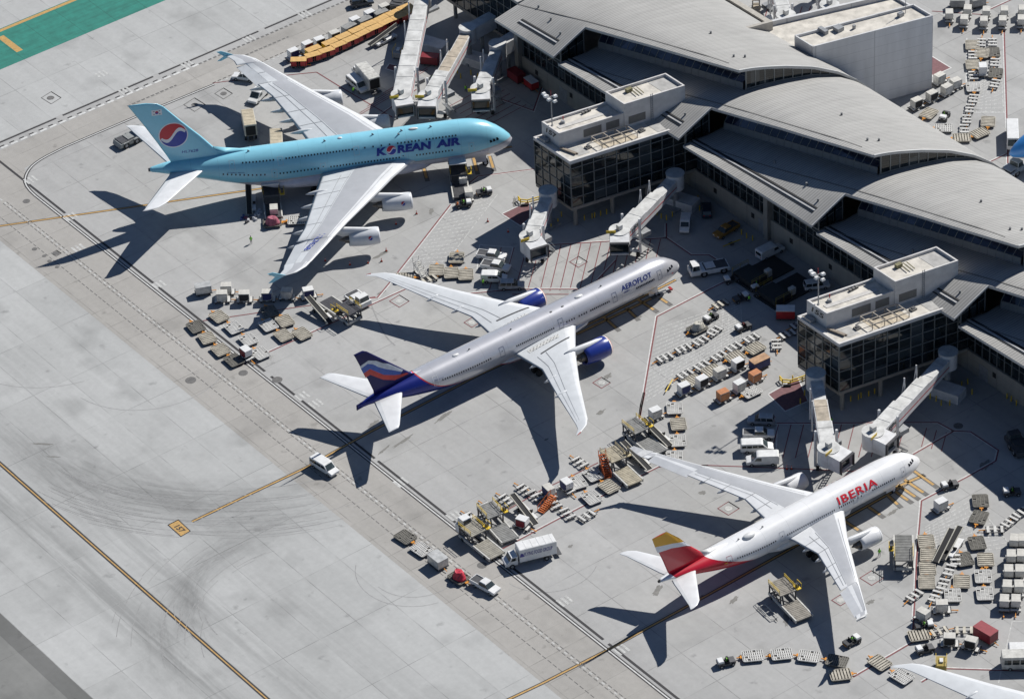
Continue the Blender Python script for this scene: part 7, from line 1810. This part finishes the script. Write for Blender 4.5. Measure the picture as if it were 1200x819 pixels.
pl('hl_c', cab_loader, 564, 633, -42, 'white cabin cargo loader next to the drain line', 'cargo loader', None, 1.4)
pl('belt', belt_loader(), 616, 598.5, 138, 'belt loader above the white container with maroon curtain', 'belt loader', None, 1.0)
unit(612, 610.5, -20, 'white', 'maroon', 'white container with maroon curtain above the lettered truck')
# lettered box truck
tr = pl('ftruck', vehicle('box_truck', WHITE, WHITE), 620, 648, 195, 'white box truck lettered FLYING FOOD GROUP crossing the drain line', 'truck', None, 1.6)
P_, a_, b_, c_, d_ = text_polys('FLYING FOOD GROUP', 1, .15, .01)
for sg in (1, -1):
    mb = MB()
    for q in P_: mb.add([((3.9-(p[0]-a_)/(b_-a_)*5.2-2.6) if sg > 0 else (-3.9+(p[0]-a_)/(b_-a_)*5.2), sg*1.285, 2.25+(p[1]-c_)/(d_-c_)*.8) for p in q], [tuple(range(len(q)))])
    mb.build('lettering', mat('livery_purple', (.06, .05, .28), .5), tr, fix=False)
    mb = MB(); x0 = 1.5 if sg > 0 else -4.4+.0
    x0 = 1.35 if sg > 0 else 1.45
    mb.add([(x0-.1, sg*1.286, 2.2), (x0+.75, sg*1.286, 2.2), (x0+.55, sg*1.286, 3.0), (x0+.1, sg*1.286, 2.85)], [(0, 1, 2, 3)]); mb.build('emblem', MATS['livery_purple'], tr, fix=False)
# train of the white tractor truck
pals('dark', [(475, 629, -35)], '', 'with red end at the tail of the towed train'); pals('white', [(494, 643.5, -35)], '', 'second in the towed train')
pl('bigc', box_cart(SILVER, SILVER, 3.2, 2.2, 2.1), 513, 655, -35, 'large silver container cart in the towed train', 'container cart', None, 1.4)
pals('dark', [(538, 676, -35)], '', 'under the red wrapped load in the towed train')
pl('loadr', load_pile(mat('red_tarp', (.55, .03, .06), .65)), 538, 673, -35, 'red wrapped load in the towed train', 'wrapped load', None, 1.2, .6)
pl('pick2', vehicle('pickup_truck'), 568.5, 684.5, -32, 'white truck pulling the train with the red wrapped load', 'pickup', None, 1.0)
pl('pvan', vehicle('passenger_van'), 380, 545, -35, 'white minibus alone on the orange lead-in line', 'van', None, 1.1)
# vans parked by the lower pier
pl('wagon_s', vehicle('station_wagon'), 892, 490.5, 180, 'silver estate car in shade, topmost of the four parked vehicles', 'car', None, 1.0)
pl('pick', vehicle('pickup_truck'), 889, 507, 0, 'white pickup, second of four vehicles parked above the far white engine', 'pickup', None, 1.0)
pl('pvan', vehicle('passenger_van'), 887, 522, 0, 'white minibus, third of four vehicles parked above the far white engine', 'van', None, 1.1)
pl('panvan', vehicle('panel_van'), 893.5, 537, 180, 'white panel van, lowest of four vehicles parked above the far white engine', 'van', None, 1.1)
# --- around the white jet
YL = high_loader(mat('deck_brown', (.30, .275, .235), .65, dirt=.45), YELLOW)
pl('hl_y', YL, 926, 704, -48, 'cargo loader with yellow rails below the white fuselage', 'cargo loader', None, 1.3)
def fr():
    o = empty('steel_frame'); mb = MB()
    for y in (-.7, .7): mb.beam((-2, y, .35), (2, y, .35), .12)
    for x in (-2, 0, 2): mb.beam((x, -.7, .35), (x, .7, .35), .12)
    mb.build('frame', WHITE2, o); mb = MB(); mb.beam((2, 0, .3), (2.8, 0, .25), .1); mb.build('hitch', BLACK, o); return o
pl('fr', fr, 900, 717, -40, 'empty steel frame lying left of the yellow railed loader', 'frame', None, .3)
drive(998, 750, 30, 'dark tug driving below the white wing tip')
drive(851, 774, 190, 'white tug pulling the line of dollies at the bottom', vn='lime')
pals('white', [(882, 768, 188), (916, 766, 185), (948, 768.5, 175)], 'left', 'in the line at the bottom edge'); pals('dark', [(981, 774, 170)], '', 'in the wing shadow at the bottom edge')
pals('tan', [(1031, 776, 150)], '', 'just left of the bottom right wing tip'); pals('white', [(1057, 792, 150)], '', 'below the bottom right wing tip')
pals('tan', [(985, 790, 10)], '', 'cut by the bottom edge near the wing shadow')
pl('hl_s', high_loader(mat('deck_slate', (.22, .22, .21), .6, dirt=.4), YELLOW), 1059, 641, 90, 'cargo loader standing right of the near white engine', 'cargo loader', None, 1.9)
unit(1102.5, 590, 25, 'white', 'white', 'plain white container alone right of the white jet nose')
drive(1113, 567, 195, 'white tug at the shade edge near the white jet', CLOTH, True, 'dark'); drive(1186, 575, 185, 'white tug in the shade at the right edge')
pals('dark', [(1149, 586.7, 280), (1147.5, 606, 240), (1145, 636, 110)], 'top', 'of the column right of the lone container')
slats([(1166, 620, 180)], '', 'facing sideways right of the dark dollies'); slats([(1183, 611, 215), (1197, 600, 215)], 'left', 'in shade at the right edge')
pl('belt', belt_loader(), 1108, 643, 60, 'belt loader, left of two right of the standing cargo loader', 'belt loader', None, .9)
pl('belt', belt_loader(), 1117, 640, 60, 'belt loader, right of two right of the standing cargo loader', 'belt loader', None, .9)
pals('tan', [(1085.5, 634, 100), (1088, 650, 95), (1087, 666, 95), (1086, 682, 95)], 'top', 'in the column along the red line at right')
slats([(1119.5, 655.5, 100), (1112.6, 667.4, 250), (1105, 684, 250), (1096, 698, 240)], 'top', 'in the slanting row at lower right'); slats([(1072, 697, 220)], '', 'outside the red line at lower right')
pals('dark', [(1130, 655, 120)], '', 'beside the head of the slanting row'); pals('tan', [(1155, 655.5, 270)], '', 'above the white pair at lower right')
pals('white', [(1152, 675, 95), (1154, 695, 95)], 'top', 'of the white pair at lower right'); pals('tan', [(1127, 681, 80)], '', 'left of the white pair at lower right'); pals('white', [(1116.5, 697, 90)], '', 'behind the two pale containers at lower right')
unit(1082, 719, -30, 'grey', 'white', 'cream container across the red line at lower right'); unit(1103.5, 709, 0, 'grey', 'silver', 'cream container just right of the one across the red line')
drive(1083, 732, 5, 'white tug just below the cream container'); pals('tan', [(1077, 744, 10)], '', 'below the tug at lower right', )
slats([(1101, 739.5, 15), (1130, 738, 0)], 'left', 'behind the black fronted containers', tan=True)
unit(1112.6, 748, -2, 'grey', 'dark', 'black fronted pale container, left of two near the red container'); unit(1138, 752, -15, 'grey', 'dark', 'black fronted pale container, right of two near the red container')
pl('redc', box_cart(MATS['maroon_paint'], mat('brick_red', (.30, .05, .06), .6), 3.8, 2.1, 2.3), 1155, 741, -35, 'red enclosed cart at lower right', 'baggage cart', None, 1.4)
drive(1084, 759, 195, 'white tug left of the black fronted containers', driver=False)
pl('gpu2', gpu(mat('faded_yellow', (.35, .26, .05), .6)), 1103, 779, 90, 'small yellow power unit above the bottom right wing', 'power unit', None, .7)
pl('pan', vehicle('small_van'), 1199, 761, 0, 'white van at the right edge, upper of two', 'van', None, 1.1)
pl('bus_d', vehicle('shuttle_bus', WHITE2, BLACK), 1200, 774, 0, 'open sided luggage bus at the right edge, lower of two', 'bus', None, 1.2)
cols = [('left', [(1188.6, 633), (1185, 651.5), (1182, 669), (1180.4, 687), (1177, 704)]), ('right', [(1199, 633), (1197, 651), (1195, 669), (1194, 687), (1190.5, 704)])]
for nm, cs in cols:
    for i, (x, y) in enumerate(cs):
        d = ORD[i]+' pale container from top in the '+nm+' file at right edge'
        unit(x, y, 268, 'grey', 'silver', d)
pl('push_k', pushback(DGREY, 6), 1193, 520, 120, 'dark tractor in deep shade at the right edge', 'tractor', None, 1.2)
# --- far apron at the top right
for i, (x, y) in enumerate([(1112.5, 17), (1130, 23.5), (1153, 25.5), (1175, 25), (1197, 24)]): unit(x, y, 265, 'grey', 'silver', ORD[i]+' pale container from left in the front row at top right')
for i, (x, y) in enumerate([(1134, 12), (1156, 14), (1177, 13.5), (1198, 12.5)]): unit(x, y, 265, 'grey', 'white', ORD[i]+' pale container from left in the rear row at top right')
pl('bcart', box_cart(GREY, GREY), 1122, 2, 0, 'wide brown grey cart at the top edge, left of two', 'baggage cart', None, 1.4); pl('bcart', box_cart(GREY, GREY), 1146, 1, 15, 'grey cart at the top edge, right of two', 'baggage cart', None, 1.4)
A_ = 'in the left file on the far apron'
slats([(1150, 50, 92), (1140, 64.6, 270), (1140.6, 88.5, 270), (1140.6, 115.6, 265), (1136.5, 127, 260), (1133, 139.6, 262), (1130, 151, 268)], 'top', 'in the left file on the far apron')
slats([(1163, 49.6, 92), (1165.6, 73.3, 270), (1166, 98, 255)], 'top', 'in the right file on the far apron')
pals('dark', [(1163.5, 61.5, 270), (1167, 86, 270)], 'top', 'in the right file on the far apron'); pals('tan', [(1139.6, 53, 270), (1140, 76, 270), (1150.6, 62.5, 270)], 'top', 'in the left file on the far apron')
pals('white', [(1140.6, 102, 270)], '', 'in the middle of the left file on the far apron')
pals('tan', [(1158, 142.7, 265), (1148, 156, 200), (1127, 161.5, 180), (1088.5, 133, 225)], 'right', 'around the file end on the far apron'); pals('white', [(1106, 150, 180)], '', 'behind the second curved roof on the far apron')
unit(1151.7, 80, 90, 'white', 'silver', 'tall white container among the dollies of the far apron')
drive(1107, 135, 240, 'dark tug behind the curved roof on the far apron')
for i, (x, y, f_) in enumerate([(1074, 120, 'dark'), (1092, 111.5, 'dark'), (1109.4, 104, 'white'), (1119.8, 97, 'silver'), (1101, 91, 'white')]): unit(x, y, 25, 'grey', f_, ORD[i]+' pale container from the left beside the concrete block')
pl('bus', vehicle('shuttle_bus'), 1186.5, 158, 268, 'white shuttle bus above the blue airliner nose', 'bus', None, 1.5)
pl('push_s', pushback(mat('tug_blue_grey', (.35, .40, .44), .45), 6.0), 1184, 199, 30, 'grey blue tractor below the blue airliner nose', 'tractor', None, 1.2)
def rig():
    o = empty('service_rig'); mb = MB(); mb.box(-3, -.8, .6, 3, .8, .9); mb.build('chassis', TAN, o); mb = MB()
    for y in (-.7, .7): mb.beam((-3, y, 1.0), (3, y, 3.0), .25)
    for k in range(6): mb.beam((-2.6+k, -.7, 1.15+k*.33), (-2.6+k, .7, 1.15+k*.33), .15)
    mb.build('ladder_boom', TAN, o); wheels(o, [(x, y) for x in (-2, 2) for y in (-.8, .8)], .4, .3, False); return o
pl('rig', rig, 886, 12, 80, 'tan ladder rig behind the roof near the top edge', 'service rig', None, 1.0)
for i, (x, y, c) in enumerate([(880, 19, 1), (883, 21, 0), (886, 24, 3), (889, 25, 0), (893, 27, 2), (897, 22, 2), (899, 26, 2)]): pl(('bag', c), bag(BG[c]), x, y, i*40, ['white', 'blue', 'black', 'plum'][c]+' bag in the heap beyond the first curved roof', 'luggage', ['white', 'blue', 'black', 'plum'][c]+' bags beyond the roof', .3)
pl('wcart', box_cart(WHITE, WHITE), 905, 26, 150, 'white cart beside the bag heap beyond the first curved roof', 'baggage cart', None, 1.2)
